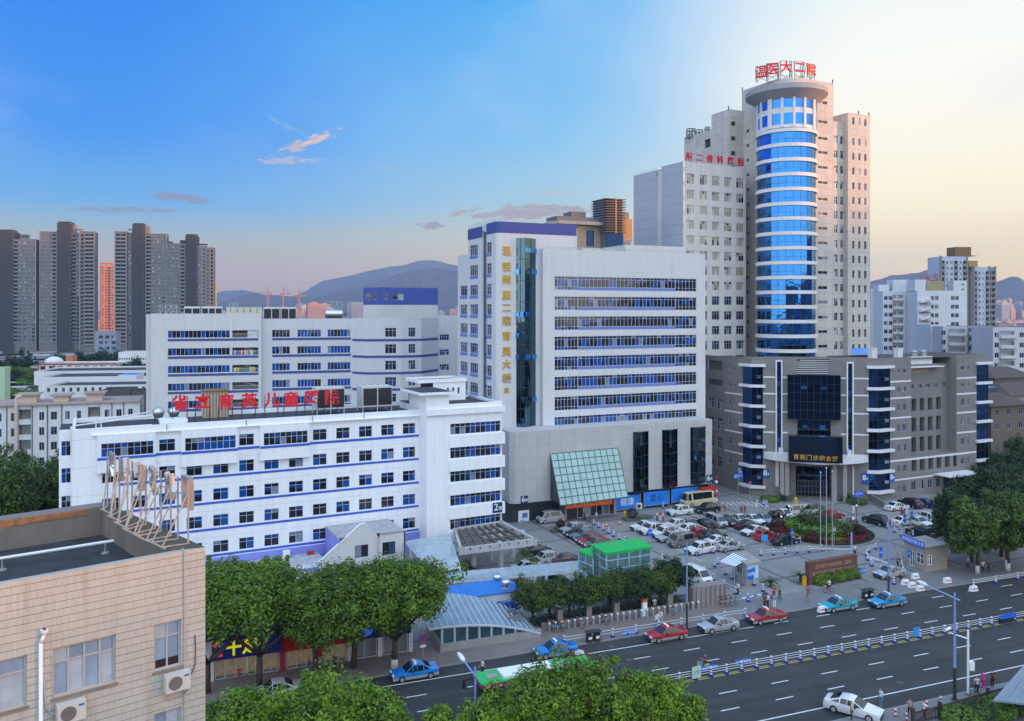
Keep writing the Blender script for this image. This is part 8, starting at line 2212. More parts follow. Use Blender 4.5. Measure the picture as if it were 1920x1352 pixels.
def car(u,v,head,kind,col,label,taxi=False,group='cars parked on the plaza',z=ZP,cat='car',name='parked_car'):
 if(kind,taxi)not in CP:CP[(kind,taxi)]=car_parts(kind,taxi)
 p=ground(u,v,z);p=p if isinstance(p,Vector)else Vector(p);a={'L':AP+math.pi,'R':AP,'N':AP-math.pi/2,'F':AP+math.pi/2}.get(head,None)
 a=R(head)if a is None else a+R(random.Random(u).uniform(-3,3))
 o=thing(name,label,cat,p,a,group)
 for nm,me in CP[(kind,taxi)]:
  c=link(nm,me,o,color=col)
 return o
W_,S_,K_,G_,RD_=(.74,.75,.77),(.40,.42,.45),(.012,.012,.015),(.10,.105,.11),(.40,.015,.015);BLc=(.015,.24,.74);TEALc=(.01,.36,.44);DB=(.02,.03,.07)
for q in((1032,979,'L','van',S_,"silver minivan parked by the dark shopfront beside the white poster"),(1077,999,'L','suv',S_,"silver estate car heading the short row beside the striped bollards"),(1084,1006,'L','sedan',K_,"black sedan second in the short row by the striped bollards"),(1097,1011.5,'L','suv',(.13,.17,.24),"blue grey estate third in the row by the striped bollards"),(1107,1019,'L','sedan',(.32,.02,.02),"dark red sedan in the row just behind the green roof"),(1119,1026,'L','sedan',G_,"dark grey sedan half hidden behind the green roof"),(1007,1039,'R','sedan',K_,"black sedan parked under the pergola edge"),(1034,1055,'R','suv',S_,"silver estate car behind the walkway roof near the green bushes"),(1064,1056,'R','sedan',(.09,.05,.035),"brown sedan beside the silver estate behind the walkway"),(988,1071,'R','sedan',S_,"silver sedan behind the flat glass walkway roof"),(972,1104,'R','sedan',K_,"black sedan under the walkway beside the blue shed"),(1033,1096,'R','sedan',(.10,.09,.085),"grey brown sedan under the walkway beside the clipped trees"),(890,1084,'R','sedan',K_,"black car roof showing under the sloping glass canopy"),(1208,993,'L','sedan',W_,"white sedan first of the long row facing the pavilion"),(1223,1000,'L','suv',W_,"white pickup style car second of the long row"),(1247,1006.5,'L','suv',W_,"white people carrier third of the long row"),(1257,1014,'L','sedan',S_,"silver sedan fourth of the long row"),(1280,1023.5,'L','van',(.20,.20,.19),"grey van with a cargo box in the long row"),(1313,1037,'L','suv',W_,"white off-roader nearest the booth's striped awning"),(1267,990,'L','hatch',W_,"white hatchback behind the white pickup"),(1293,989,'N','sedan',(.25,.27,.29),"grey sedan with dark windscreen facing the road behind the white hatchback"),(1299,1001,'R','suv',W_,"white car with bright tail lamp beside the red hatchback"),(1316,1007,'R','hatch',(.55,.02,.02),"bright red hatchback in the middle of the white cars"),(1336,1013,'R','suv',(.03,.04,.035),"dark green black estate next to the bright red hatchback"),(1347,1021,'R','sedan',W_,"white sedan in front of the dark estate"),(1368,1031,'R','sedan',S_,"silver sedan nearest the bollard chain by the booth"),(1319,989,'F','sedan',K_,"black sedan showing its tail beside the silver van"),(1341,985.5,'N','van',S_,"silver van facing the road in the upper parking row"),(1363,983,'N','sedan',(.015,.015,.04),"black sedan facing the road beside the silver van"),(1387,980,'N','sedan',W_,"white sedan facing the road beside a black one"),(1412,980.5,'N','sedan',W_,"white sedan with dark rear windows in the upper row"),(1432,979.5,'N','sedan',(.28,.33,.40),"pale blue silver sedan in the upper parking row"),(1452,974,'L','sedan',K_,"black sedan in the upper row beside the pale blue one"),(1470,970,'N','sedan',W_,"white sedan at the upper row end near the island"),(1492,966.5,'R','van',(.62,.60,.54),"cream white van behind the flower island"),(1514,964,'R','suv',W_,"white car behind the topiary dome"),(1402,991,'R','sedan',(.03,.02,.025),"dark maroon sedan between upper row and white sedan"),(1415,1002,'L','sedan',W_,"white sedan alone in front of the maroon sedan"),(1436,1011,'R','hatch',(.48,.02,.015),"red hatchback beside the flower island"),(1472,1020,'R','sedan',K_,"black sedan nearest the road at the flower island"),(1560,972,'R','sedan',(.35,.03,.02),"red car partly hidden behind the topiary dome"),(1274,965,'L','suv',W_,"white crossover in front of the cream minibus"),(1326,961,'L','suv',K_,"black crossover beside the cream minibus"),(1643,983,'F','suv',K_,"black car driving round the flower island"),(1681,956,'R','sedan',W_,"white sedan parked by the ramp wall"),(1707,950,'F','suv',K_,"black people carrier under the outpatient side windows"),(1732,949,'F','sedan',(.01,.03,.22),"dark blue car next to the black people carrier"),(1769,951,'F','suv',K_,"black car at the side canopy near the trees"),(1694,984,'R','sedan',W_,"white sedan first of the right-hand row behind blue signs"),(1722,985,'N','sedan',W_,"white sedan in the right-hand row facing the guard house"),(1745,980,'N','suv',W_,"white car in the right-hand row under the tree"),(1727,1006,'F','suv',K_,"black car right behind the guard house"),(1668,1081,'L','sedan',S_,"silver sedan waiting at the gate barrier")):car(*q)
car(1309,948,'L','minibus',(.62,.55,.36),"cream minibus beside the red kiosk",name='minibus',cat='minibus',group=None)
car(1306,1090,'N','van',W_,"white ambulance with a red stripe beside the ribbed stone block",name='ambulance',cat='ambulance',group=None)
ra=180+20.7;g_='traffic on the near side of the hospital'
for u,v,kd,col,tx,lab in((777,1270,'sedan',BLc,True,"blue and silver taxi beside the forked street tree"),(1041,1228,'sedan',BLc,True,"blue and silver taxi passing the cargo tricycle"),(1249,1198,'sedan',(.42,.03,.035),True,"red and silver taxi nearest the bike docks"),(1347,1181,'sedan',S_,False,"silver sedan driving between two red taxis"),(1436,1165,'sedan',(.42,.03,.035),True,"red and silver taxi at the plaza gate"),(1571,1142.5,'sedan',TEALc,True,"teal taxi in front of the brown stone wall"),(1663,1135,'sedan',(.015,.28,.56),True,"bright blue taxi by the litter bin and lamp pole")):
 car(u,v,ra,kd,col,lab,tx,g_,0,'taxi' if tx else 'car','taxi' if tx else 'car')
car(1600,1338,-36,'saloon',W_,"white sedan at an angle by the near kerb, person at its door",False,None,0,'car','car');car(517,1305,ra,'sedan',S_,"silver car under the street trees before the shops",False,None,ZP)
BF=Fr(ground(903,1350)[:2],RD.ang);bus=thing('city_bus',"green roofed city bus half hidden by the bottom trees",'bus',BF.pt(5,0,-1.2),RD.ang);GRB=plain('bus_green',(.03,.42,.10),.35);MAG=plain('bus_magenta',(.32,.02,.16),.35);mb=MB();BLn=11.2
zb_=3.0;mb.box(BF,0,BLn,.35,zb_,-2.4,0,plain('bus_dark',(.03,.012,.03),.3));mb.build('body',bus);mb=MB();mb.box(BF,-.02,BLn,zb_,zb_+.14,-2.42,.02,GRB);mb.box(BF,-.025,BLn+.02,zb_-.32,zb_-.002,-2.43,.03,MAG);mb.build('roof',bus)
mb=MB();mb.box(BF,2.2,7.2,zb_+.142,zb_+.34,-2.1,-.3,SIGNWHITE);mb.box(BF,.9,1.9,zb_+.142,zb_+.2,-1.6,-.8,CONC);mb.box(BF,7.9,9.2,zb_+.142,zb_+.2,-1.7,-.7,CONC)
for i in range(4):mb.box(BF,4.6+.5*i,4.9+.5*i,zb_+.342,zb_+.36,-1.4,-1.0,LOUV)
mb.build('roof_unit',bus)
for t_ in(.01,):
 for i in range(6):mb=MB();mb.box(BF,1.6+1.55*i,3.0+1.55*i,1.35,2.6,0.0,.02,CGL);mb.build('side_window',bus)
mb=MB();mb.box(BF,-.03,0,1.2,2.65,-2.25,-.15,CGL);mb.build('windshield',bus);mb=MB();mb.box(BF,1.4,10.6,.5,1.2,0,.02,MAG);mb.build('side_panel',bus);mb=MB();mb.bar(BF.pt(0,2.7,-2.3),BF.pt(-.9,2.6,-2.4),.07,BLACK);mb.box(BF,-1.0,-.8,1.9,2.6,-2.5,-2.3,BLACK);mb.build('mirror',bus)
for x in(2.4,8.6):
 for t_ in(-2.3,-.1):mb=MB();mb.tube(BF.pt(x,.48,t_-.14),BF.pt(x,.48,t_+.14),.48,BLACK,n=16);mb.build('wheel',bus)
# ------- people
SKIN=plain('skin',(.42,.25,.17),.6,var=.05);HAIR=plain('hair',(.012,.010,.010),.6);CLOTH=tinted('cloth',.8);SHOE=plain('shoe',(.05,.045,.045),.6)
def skin_mesh(nm,nodes,edges,m,sub=1):
 me=bpy.data.meshes.new(nm);me.from_pydata([n[0]for n in nodes],edges,[]);o=bpy.data.objects.new(nm,me);COL.objects.link(o);md=o.modifiers.new('s','SKIN');md.use_smooth_shade=True
 for i,n in enumerate(nodes):me.skin_vertices[0].data[i].radius=n[1]if isinstance(n[1],tuple)else(n[1],n[1])
 me.skin_vertices[0].data[0].use_root=True;s_=o.modifiers.new('d','SUBSURF');s_.levels=sub;s_.render_levels=sub
 r=bpy.data.meshes.new_from_object(o.evaluated_get(bpy.context.evaluated_depsgraph_get()));bpy.data.objects.remove(o);r.materials.clear();r.materials.append(m);r.name=nm;return r
PP={}
def pose(k):
 0
 if k in PP:return PP[k]
 st=(0,.26,0)[k];sit=k==2;hz_=.92 if not sit else .80
 def leg(s):
  h=Vector((0,s*.10,hz_-.02));f=st*s
  kn,an=(Vector((f*.5+.05,s*.10,.50)),Vector((f-(.1 if f<0 else 0),s*.10,.09)))if not sit else(Vector((.40,s*.15,.70)),Vector((.30,s*.15,.30)))
  return h,kn,an,an+Vector((.13,0,-.05))
 def arm(s):
  sh=Vector((0,s*.19,hz_+.50));
  if sit:return sh,Vector((.18,s*.24,hz_+.28)),Vector((.40,s*.22,hz_+.28))
  return sh,Vector((-st*s*.35,s*.25,hz_+.22)),Vector((-st*s*.9+.06,s*.25,hz_-.02))
 N=[(Vector((0,0,hz_)),(.13,.10)),(Vector((0,0,hz_+.25)),(.12,.095)),(Vector((0,0,hz_+.46)),(.13,.09)),(Vector((.01,0,hz_+.58)),.05),(Vector((.025,0,hz_+.68)),(.075,.085)),(Vector((.02,0,hz_+.78)),(.075,.085))];E=[(0,1),(1,2),(2,3),(3,4),(4,5)];TR=[(Vector((0,0,hz_)),(.135,.108))];TE=[];SHN=[(Vector((0,0,hz_-.06)),(.15,.115)),(Vector((0,0,hz_+.22)),(.14,.11)),(Vector((0,0,hz_+.47)),(.135,.1))];SE=[(0,1),(1,2)]
 b=len(N);N.append((Vector((.10,0,hz_+.70)),.022));E.append((4,b))
 for s in(1,-1):
  h,kn,an,to=leg(s);b=len(N);N+=[(h,.085),(kn,.06),(an,.042),(to,.04)];E+=[(0,b),(b,b+1),(b+1,b+2),(b+2,b+3)]
  c=len(TR);TR+=[(h,.098),(kn,.075),(an+Vector((0,0,.03)),.06)];TE+=[(0,c),(c,c+1),(c+1,c+2)]
  sh,el,wr=arm(s);b=len(N);hd_=(wr-el).normalized();sd=Vector((hd_.z,0,-hd_.x));pm=wr+hd_*.07;N+=[(sh,.055),(el,.04),(wr,.028),(pm,(.03,.02))];E+=[(2,b),(b,b+1),(b+1,b+2),(b+2,b+3)]
  for q,ln_ in((-.030,.065),(-.010,.075),(.010,.072),(.030,.055)):f=len(N);N.append((pm+sd*q+hd_*ln_+Vector((0,-s*.015,0)),.009));E.append((b+3,f))
  f=len(N);N.append((wr+hd_*.04+sd*.055,.010));E.append((b+2,f))
  c=len(SHN);SHN+=[(sh,.072),(sh.lerp(el,.75),.062)];SE+=[(2,c),(c,c+1)]
 HR_=[(Vector((-.01,0,hz_+.80)),(.085,.095)),(Vector((-.035,0,hz_+.73)),(.07,.088))]
 PP[k]=(skin_mesh('person',N,E,SKIN),skin_mesh('shirt',SHN,SE,CLOTH),skin_mesh('trousers',TR,TE,CLOTH),skin_mesh('hair',HR_,[(0,1)],HAIR));return PP[k]
def person(u,v,k,ang,shirt,tr,label,z=ZP,pos=None,sc=1.0):
 m=pose(k);o=link('person',m[0],None,pos or ground(u,v,z),R(ang));o.scale=(sc,sc,sc);tag(o,label,'person')
 for nm,me,c in(('shirt',m[1],shirt),('trousers',m[2],tr),('hair',m[3],None)):link(nm,me,o,color=c)
 return o
w_,k_,b_,r_,n_,p_=(.72,.73,.75),(.02,.02,.022),(.10,.22,.45),(.42,.02,.03),(.03,.04,.09),(.55,.03,.25)
for i,q in enumerate(((1230,1179,1,190,w_,b_,"person in white top and jeans on the pavement by the bike docks"),(1227,1147,0,100,w_,(.45,.2,.08),"person in white shirt bending by the orange topped pillar"),(1234,1176,1,20,w_,w_,"person in pale clothes just behind the red taxi by the docks"),(1240,1172,0,30,w_,(.5,.5,.52),"person in a long white dress behind the red taxi"),(1384,1117,0,200,w_,n_,"person in white shirt at the blue boom barrier"),(1433,1141,0,300,k_,k_,"person in black at the plaza gate kerb"),(1440,1140,0,200,w_,k_,"person stooping in white behind the red taxi at the gate"),(1452,1141,0,90,(.12,.3,.55),w_,"person in blue at the gate kerb beside the red taxi"),(1451,1124,0,90,r_,r_,"person in red at the end of the gate railing"),(1462,1128,1,190,k_,(.05,.08,.06),"person in dark clothes walking with a pushcart by the gate"),(1515,1126,1,250,(.2,.02,.03),(.3,.18,.13),"person in maroon top and shorts near the brown stone wall"),(1603,1043,0,100,w_,k_,"person in white shirt and dark trousers by the tall blue banner"),(1419,953,1,200,(.5,.62,.75),w_,"person in pale blue clothes on the plaza by the entrance crossing"),(1437,954,1,20,(.35,.55,.75),(.4,.58,.78),"person in blue scrubs near the striped bollard"),(1359,960,0,0,r_,r_,"person in a long red dress beside the black crossover"),(1390,963,0,60,r_,k_,"person in red top on the plaza behind the upper row"),(1397,964,0,60,k_,r_,"person in black top on the plaza behind the upper row"),(1600,965,0,90,w_,w_,"person in white behind the flower island by the red post"),(1620,975,0,0,(.3,.42,.6),b_,"person in blue shirt walking behind the flower island"),(1690,967,0,250,k_,r_,"person in dark top and red skirt by the white parked sedan"),(1694,966,0,250,w_,k_,"person in white top beside the white parked sedan"),(1700,967,0,60,w_,w_,"person all in white by the right-hand car row"),(1096,977,0,90,k_,k_,"person in dark clothes at the glazed entrance"),(1118,978,0,120,(.5,.56,.62),b_,"person in pale top leaving the glazed entrance"),(1232,978,0,200,w_,k_,"person in white at the front of the long car row"),(1238,977,0,100,r_,w_,"person in red among three before the car row"),(1243,979,0,20,w_,r_,"person in white top and red skirt before the car row"),(1227,1082,0,90,(.15,.03,.05),(.1,.03,.04),"person in maroon standing beside the green roofed pavilion"),(1689,1092,0,90,(.3,.28,.16),k_,"guard in khaki shirt at the gate beside the silver sedan"),(1683,1066,0,0,r_,k_,"person in red by the guard house bollards"),(1815,1067,0,250,(.2,.4,.6),k_,"person in blue under the whitewashed tree"),(1843,1074,0,260,w_,k_,"person in white shirt under the right-hand trees"),(1854,1076,1,200,k_,k_,"person in black walking under the right-hand trees"),(1886,1070,0,0,w_,w_,"person in white at the right edge under the trees"),(449,1282,0,90,r_,(.2,.12,.1),"person in red at the blue shop doorway"),(600,1262,0,30,w_,k_,"person in white shirt before the red shop front"),(628,1258,0,60,n_,n_,"person in navy under the street tree by the red shop"),(580,1266,1,200,n_,b_,"person in dark clothes walking before the red shop"),(1652,1326,0,190,w_,b_,"person in white shirt and jeans stepping off the near kerb"),(1706,1346,1,70,(.25,.22,.22),k_,"person in grey shirt walking on the near pavement"),(1597,1352,0,160,(.42,.4,.22),k_,"person in yellow green shirt at the white sedan door"),(1832,1302,0,90,(.5,.55,.6),k_,"person in pale top at the parked bicycles by the white pole"),(1844,1292,0,90,p_,p_,"person in bright pink beside the white camera pole"),(1861,1290,0,100,k_,k_,"person in black near the grey glass roof at the bottom right"),(1733,1350,0,0,w_,k_,"person in white beside the wooden fence end"),(905,1268,1,200,w_,k_,"cyclist in white top just ahead of the green bus"))):
 person(*q,z=0 if i in(44,)else ZP)
# ------- striped bollard railings
POSTW=plain('post_white',(.62,.63,.66),.6,var=.12,scale=5);POSTB=plain('post_blue',(.02,.035,.26),.5,var=.12,scale=5);POSTR=plain('post_red',(.5,.03,.03),.5)
def post_mesh():
 mb=MB();mb.lathe((0,0,0),[(.25,0),(.24,.2),(.15,.28),(.14,.42),(.13,.5),(.115,.6),(.12,.72),(.11,.82),(.125,.95),(.08,1.0)],[POSTB,POSTB,POSTW,POSTB,POSTW,POSTW,POSTB,POSTW,POSTW],10);return mb.mesh('post')
POST=post_mesh()
def railing(name,label,pts,n,rails=(.45,.68,.9),cat='railing',r=.028,group=None,posts=True):
 0
 o=thing(name,label,cat,pts[0],0,group);mb=MB();L_=[0.0]
 for a,b in zip(pts,pts[1:]):L_.append(L_[-1]+(b-a).length)
 P=[]
 for i in range(n):
  d=L_[-1]*i/(n-1)
  for j in range(len(pts)-1):
   if d<=L_[j+1]+1e-6:P.append(pts[j].lerp(pts[j+1],(d-L_[j])/max(1e-6,L_[j+1]-L_[j])));break
 for p in P:link('post',POST,o,p-pts[0])
 for a,b in zip(P,P[1:]):
  for z in rails:mb.tube(a+Vector((0,0,z)),b+Vector((0,0,z)),r,POSTW,n=5)
 mb.build('rail',o);return P
G_=lambda*q:[ground(u,v,ZP)for u,v in q]
railing('median_fence',"long white railed fence on striped bollards along the middle of the road",[RD.pt(-5,0,11.47),RD.pt(76,0,11.47)],46)
railing('kerb_fence',"striped bollard railing along the far kerb beside the red taxis",[RD.pt(6.2,ZP,-.5),RD.pt(29.5,ZP,-.5)],9,(.5,.8))
railing('kerb_fence',"striped bollard railing along the kerb under the right-hand trees",[RD.pt(64,0,1.0),RD.pt(80,0,1.0)],5,(.45,.7,.9))
for q,n,lab in((((1113,985),(1171,1018)),7,"bollard chain beside the short car row left of the pavilion"),(((1312,1042),(1386,1029)),4,"bollard chain in front of the white off-roader and silver sedan"),(((1426,1042),(1452,1041),(1496,1037),(1540,1034)),6,"bollard chain on the plaza behind the flagpoles"),(((1320,1077),(1364,1106),(1403,1128)),5,"bollard railing beside the white ambulance and stone block"),(((1414,1098),(1448,1121)),3,"short bollard railing between ticket booth and sago palm"),(((1474,1022),(1500,1019)),2,"two bollards with a rail by the black sedan at the island"),(((1642,1030),(1625,1038),(1624,1048),(1634,1060)),5,"curved bollard railing beside the brown stone wall"),(((1634,1062),(1656,1076),(1676,1096)),4,"bollard railing along the left of the gate lane"),(((1657,983),(1690,995),(1712,1006)),5,"bollard railing in front of the right-hand car row"),(((1664,991),(1690,1006)),3,"second shorter bollard railing by the right-hand car row"),(((1689,1050),(1693,1076)),3,"short bollard railing at the guard house door"),(((1360,1078),(1373,1086)),2,"stacked striped bollards beside the ticket booth"),(((1340,1063),(1347,1058)),2,"pair of bollards before the striped awning")):railing('bollard_railing',lab,G_(*q),n,(.5,.8))
for u,v,lab in((1432,947,"single striped bollard near the person in blue scrubs"),(1241,1052,"single striped bollard at the pavilion corner"),(1243,953,"striped bollard before the white crossover"),(1378,992,"striped bollard in front of the upper car row")):
 p=ground(u,v,ZP);tag(link('bollard',POST,None,p),lab,'bollard')
def plate(u,v,wd,ht,fr,z,m,label,tx=None,name='sign',cat='sign',t=0,tcol=None,size=None):
 0
 p=ground(u,v,0);s_=(p-fr.o).dot(fr.d);t_=(p-fr.o).dot(fr.n)+t;o=thing(name,label,cat,fr.pt(s_,z,t_),fr.ang);mb=MB();mb.box(fr,s_-wd/2,s_+wd/2,z,z+ht,t_-.02,t_+.02,m);mb.build('board',o)
 if tx:text('lettering',tx,size or min(ht*.75,wd/len(tx)*1.05),.003,tcol or SIGNWHITE,o,fr.pt(s_,z+ht*.5,t_+.026),fr.ang)
 return o
RB=plain('road_sign_blue',(.015,.12,.62),.45,var=.05)
for u,v,tx,lab in((1328,1267,'主城严管路段',"blue lettered plate on the median fence by the yellow scooter"),(1391,1255,'主城严管路段',"second blue lettered plate on the median fence past the scooter")):plate(u,v,1.75,.5,RD,.62,RB,lab,tx,t=.2)
plate(1177,1200,1.75,.5,RD,.62,RB,"blue lettered plate on the kerb fence left of the red taxi",'主城严管路段',t=.2)
plate(1304,1274,1.0,1.15,RD,.2,plain('board_mint',(.48,.60,.50),.5),"pale notice board on the median fence beside the scooter",'文明',t=.2,tcol=plain('ink_blue',(.05,.25,.5)),size=.4)
plate(1716,1197,.95,1.0,RD,.3,plain('board_azure',(.02,.30,.75),.5),"azure notice board on the median fence with a yellow emblem",'礼',t=.2,tcol=GOLD,size=.5)
plate(1552,1226,.7,.4,RD,.6,RB,"small blue arrow plate on the median fence",'↔',t=.2)
o=plate(1887,1168,2.4,.55,RD,.62,RB,"long dark blue board on the median fence near the right edge",None,t=.25);mb=MB();p=ground(1887,1168,0);s_=(p-RD.o).dot(RD.d);mb.box(RD,s_-1.15,s_+1.15,.1,.6,11.5,11.7,plain('board_dark',(.02,.022,.03),.5));mb.build('lower_panel',o)
# ------- lamp posts and poles
LPB=plain('lamp_blue',(.22,.32,.62),.4,.2);LPW=plain('lamp_head',(.72,.74,.78),.3)
def pole(base,top,r0,r1,label,m=None,low=None,name='lamp_post',arm=None,head=None):
 o=thing(name,label,'street lamp' if arm or name=='lamp_post' else 'pole',base);mb=MB();m=m or LPB;b=Vector(base);tp=Vector((b.x,b.y,top));k=b.lerp(tp,.3)if low else b
 if low:mb.tube(b,k,r0,DARKSTEEL,r0*.9,10)
 mb.tube(k,tp,r0*(.88 if low else 1),m,r1,10);mb.lathe(b,[(r0*2,0),(r0*2,.06)],DARKSTEEL,10);mb.build('pole',o)
 if arm:am=MB();am.tube(arm[0],arm[1],.07,m,.05,8);am.build('arm',o)
 if head:
  hd=MB();c,d=head;d=d.normalized();prof=[(-.55,.05),(-.35,.17),(0,.2),(.3,.13),(.45,.05)]
  for(x0,r0_),(x1,r1_)in zip(prof,prof[1:]):hd.tube(c+d*x0,c+d*x1,r0_,LPW,r1_,10)
  hd.build('lamp_head',o,smooth=True)
 return o
q,_=near(891,1340,24.0);Yq=q.y;h1=at(864,1231,Yq+1.5);a1=at(890,1266,Yq)
pole(q,at(890,1251,Yq).z,.12,.09,"blue white street lamp rising beside the bus at the bottom edge",arm=(a1-(h1-a1)*.1,h1),head=(h1,h1-a1))
q=ground(1790,1312,ZP);hd=at(1728,1093,q.y+2.0);e0=at(1800,1126,q.y-.3);pole(q,at(1786,1112,q.y).z,.16,.08,"tall blue street lamp with long arm beside the white camera pole",low=True,arm=(e0,hd),head=(hd,hd-e0))
q=ground(1288,1179,ZP);pole(q,at(1287,1018,q.y).z,.12,.08,"slim lamp pole at the far kerb between two taxis",low=True);q=ground(1666,1126,ZP);pole(q,at(1665,972,q.y).z,.14,.09,"tall slim lamp pole behind the bright blue taxi",low=True)
q=ground(1815,1302,ZP);o=pole(q,at(1812,1181,q.y).z,.11,.1,"white camera pole with an arm over the road at the bottom right",WHITE,name='camera_pole',arm=(at(1813,1197,q.y),at(1779,1186,q.y+.3)));c=at(1777,1180,q.y+.3);mb=MB();mb.tube(c-Vector((.3,.2,0)),c+Vector((.3,.1,.1)),.12,WHITE);mb.build('camera',o);mb=MB();mb.box(WORLD,at(1816,1250,q.y).x,at(1825,1250,q.y).x,at(1820,1256,q.y).z,at(1820,1240,q.y).z,-q.y-.2,-q.y+.25,WHITE);mb.build('control_box',o)
for u,v,vt,lab in((1538.5,1052,887,"bare flagpole standing nearest the ticket booth side"),(1549.5,1053,879,"tallest bare flagpole, middle of the three"),(1560.5,1052,885,"bare flagpole standing nearest the guard house side")):
 q=ground(u,v,ZP);o=thing('flagpole',lab,'flagpole',q,0,'flagpoles behind the stone wall');mb=MB();zt_=at(u,vt,q.y).z;mb.tube(q,(q.x,q.y,zt_),.09,STEEL,.06,8);mb.build('pole',o);mb=MB();mb.lathe((q.x,q.y,zt_),[(.05,0),(.13,.1),(.05,.22)],ALU,8);mb.build('finial',o)
for u,v,lab in((1480,985,"small black lantern post at the island's upper edge"),(1465,1006,"small black lantern post beside the red hatchback"),(1606,983,"small black lantern post on the island's far side"),(1600,1010,"small black lantern post in the red flower bed")):
 q=ground(u,v,ZP);o=thing('lantern',lab,'lamp',q);mb=MB();mb.tube(q,q+Vector((0,0,3.0)),.05,DARKSTEEL);mb.build('post',o);mb=MB();mb.lathe(q+Vector((0,0,3.0)),[(.06,0),(.14,.1),(.12,.28),(.04,.32)],plain('lantern_glass',(.8,.82,.85),.3,emit=.35),10);mb.build('globe',o)
def signpost(u,v,h,wd,ht,m,label,tx=None,fr=None,name='sign_post',col=None):
 q=ground(u,v,ZP);f=Fr(q[:2],(fr or RD).ang);o=thing(name,label,'sign',q,f.ang);mb=MB();mb.tube(q,q+Vector((0,0,h)),.045,STEEL);mb.build('post',o);mb=MB();mb.box(f,-wd/2,wd/2,h-ht,h,.045,.09,m);mb.build('board',o)
 if tx:text('lettering',tx,min(ht*.8,wd/max(1,len(tx))*1.05),.003,col or SIGNWHITE,o,f.pt(0,h-ht/2,.1),f.ang)
for q in((1610,957,3.6,1.9,1.0,RB,"blue T junction direction sign at the outpatient hedge",'←T→'),(1218,1028,3.0,.7,1.0,RB,"blue two arrow sign beside the green roof",'↑↓'),(1433,1042,3.2,1.1,.9,plain('board_azure',(.02,.30,.75),.5),"blank azure board on a post near the bollard chain"),(1485,1022,2.6,.5,1.2,RB,"blue banner sign by the black sedan at the island",'停车'),(1407,1103,2.6,1.0,1.3,RB,"blue parking fee sign beside the ticket booth",'收费'),(1651,1067,3.2,.6,1.5,RB,"tall blue sign inside the curved bollard railing",'出口'),(1696,995,2.8,.6,1.3,RB,"tall blue sign before the white sedans on the right",'入口'),(1709,989,2.8,.5,1.2,RB,"small blue sign further along the right-hand row",'专用'),(1704,1068,2.9,.55,1.1,RB,"blue sign at the guard house door",'门卫'),(1617,1110,3.2,.8,.7,RB,"blue bus stop style sign by the litter bin",'公交'),(1564,1025,3.0,.5,.5,plain('board_grey',(.4,.42,.45),.5),"small round grey sign before the island"),(1596,1043,3.6,.28,3.2,plain('banner_pale',(.25,.4,.75),.5),"tall narrow blue banner at the plaza end of the brown wall"),(1406,935,3.4,.5,.5,POSTR,"red no entry sign by the crossing",'—'),(1384,928,4.2,2.2,.8,RB,"pale lit direction board by the outpatient corner",'急诊→')):signpost(*q)
q=ground(793,1233,ZP);o=thing('no_parking_sign',"round red and blue no parking sign on a pole beside the underpass",'sign',q,RD.ang);f=Fr(q[:2],RD.ang);mb=MB();mb.tube(q,q+Vector((0,0,2.9)),.05,STEEL);mb.build('post',o);mb=MB();c=f.pt(0,2.1,.06)
for r_,m_,t_ in((.42,POSTR,0),(.33,SIGNBLUE,.01)):mb.face([c+f.d*r_*math.cos(a)+Vector((0,0,r_*math.sin(a)))+f.n*t_ for a in[i*2*math.pi/20 for i in range(20)]],m_)
for s_ in(1,-1):d_=f.d*.3*s_+Vector((0,0,.3));mb.bar(c-d_+f.n*.02,c+d_+f.n*.02,.07,POSTR)
mb.box(f,-.3,.3,1.2,1.45,.05,.07,SIGNWHITE);mb.build('disc',o)
# ------- booths, stone wall, pillars, docks
BW0,BW1=ground(1517,1098,ZP),ground(1607.5,1082,ZP);f,ln=between(BW0,BW1);hw_=3.0;BRK=wallmat('brown_granite',(.145,.062,.048),1.2,.75,(.05,.025,.02),.03,.4,.1,.1)
bw=thing('stone_wall',"brown granite name wall with three rows of carved characters",'wall',(BW0+BW1)/2,f.ang);mb=MB();mb.box(f,0,ln,0,hw_,-.7,0,BRK);mb.box(f,-.1,ln+.1,hw_,hw_+.08,-.75,.05,BRK);mb.build('slab',bw);CARV=plain('carved_gold',(.36,.25,.16),.6)
for i,tx in enumerate(('温州医学院附属第二医院','温州医学院附属育英儿童医院','浙江省育英儿童医院')):text('lettering',tx,.58 if i<2 else .62,.006,CARV,bw,f.pt(ln/2,hw_-.65-.85*i,.012),f.ang)
q=ground(1508,1098,ZP);o=thing('litter_bin',"yellow litter bin at the near end of the brown granite wall",'bin',q);mb=MB();YB=plain('bin_yellow',(.62,.34,.01),.5);mb.lathe(q,[(.28,0),(.3,1.0)],YB,12);mb.build('drum',o);mb=MB();mb.lathe(q+Vector((0,0,1.0)),[(.33,0),(.25,.22)],plain('bin_lid',(.4,.2,.01),.5),12);mb.build('lid',o)
for u,v,lab in((1172,973,"yellow bin beside the long stone planter"),(1492,946,"yellow bin at the outpatient crossing")):q=ground(u,v,ZP);o=thing('litter_bin',lab,'bin',q);mb=MB();mb.lathe(q,[(.3,0),(.32,1.1)],YB,12);mb.build('drum',o);mb=MB();mb.lathe(q+Vector((0,0,1.1)),[(.34,0),(.2,.25)],YB,12);mb.build('lid',o)
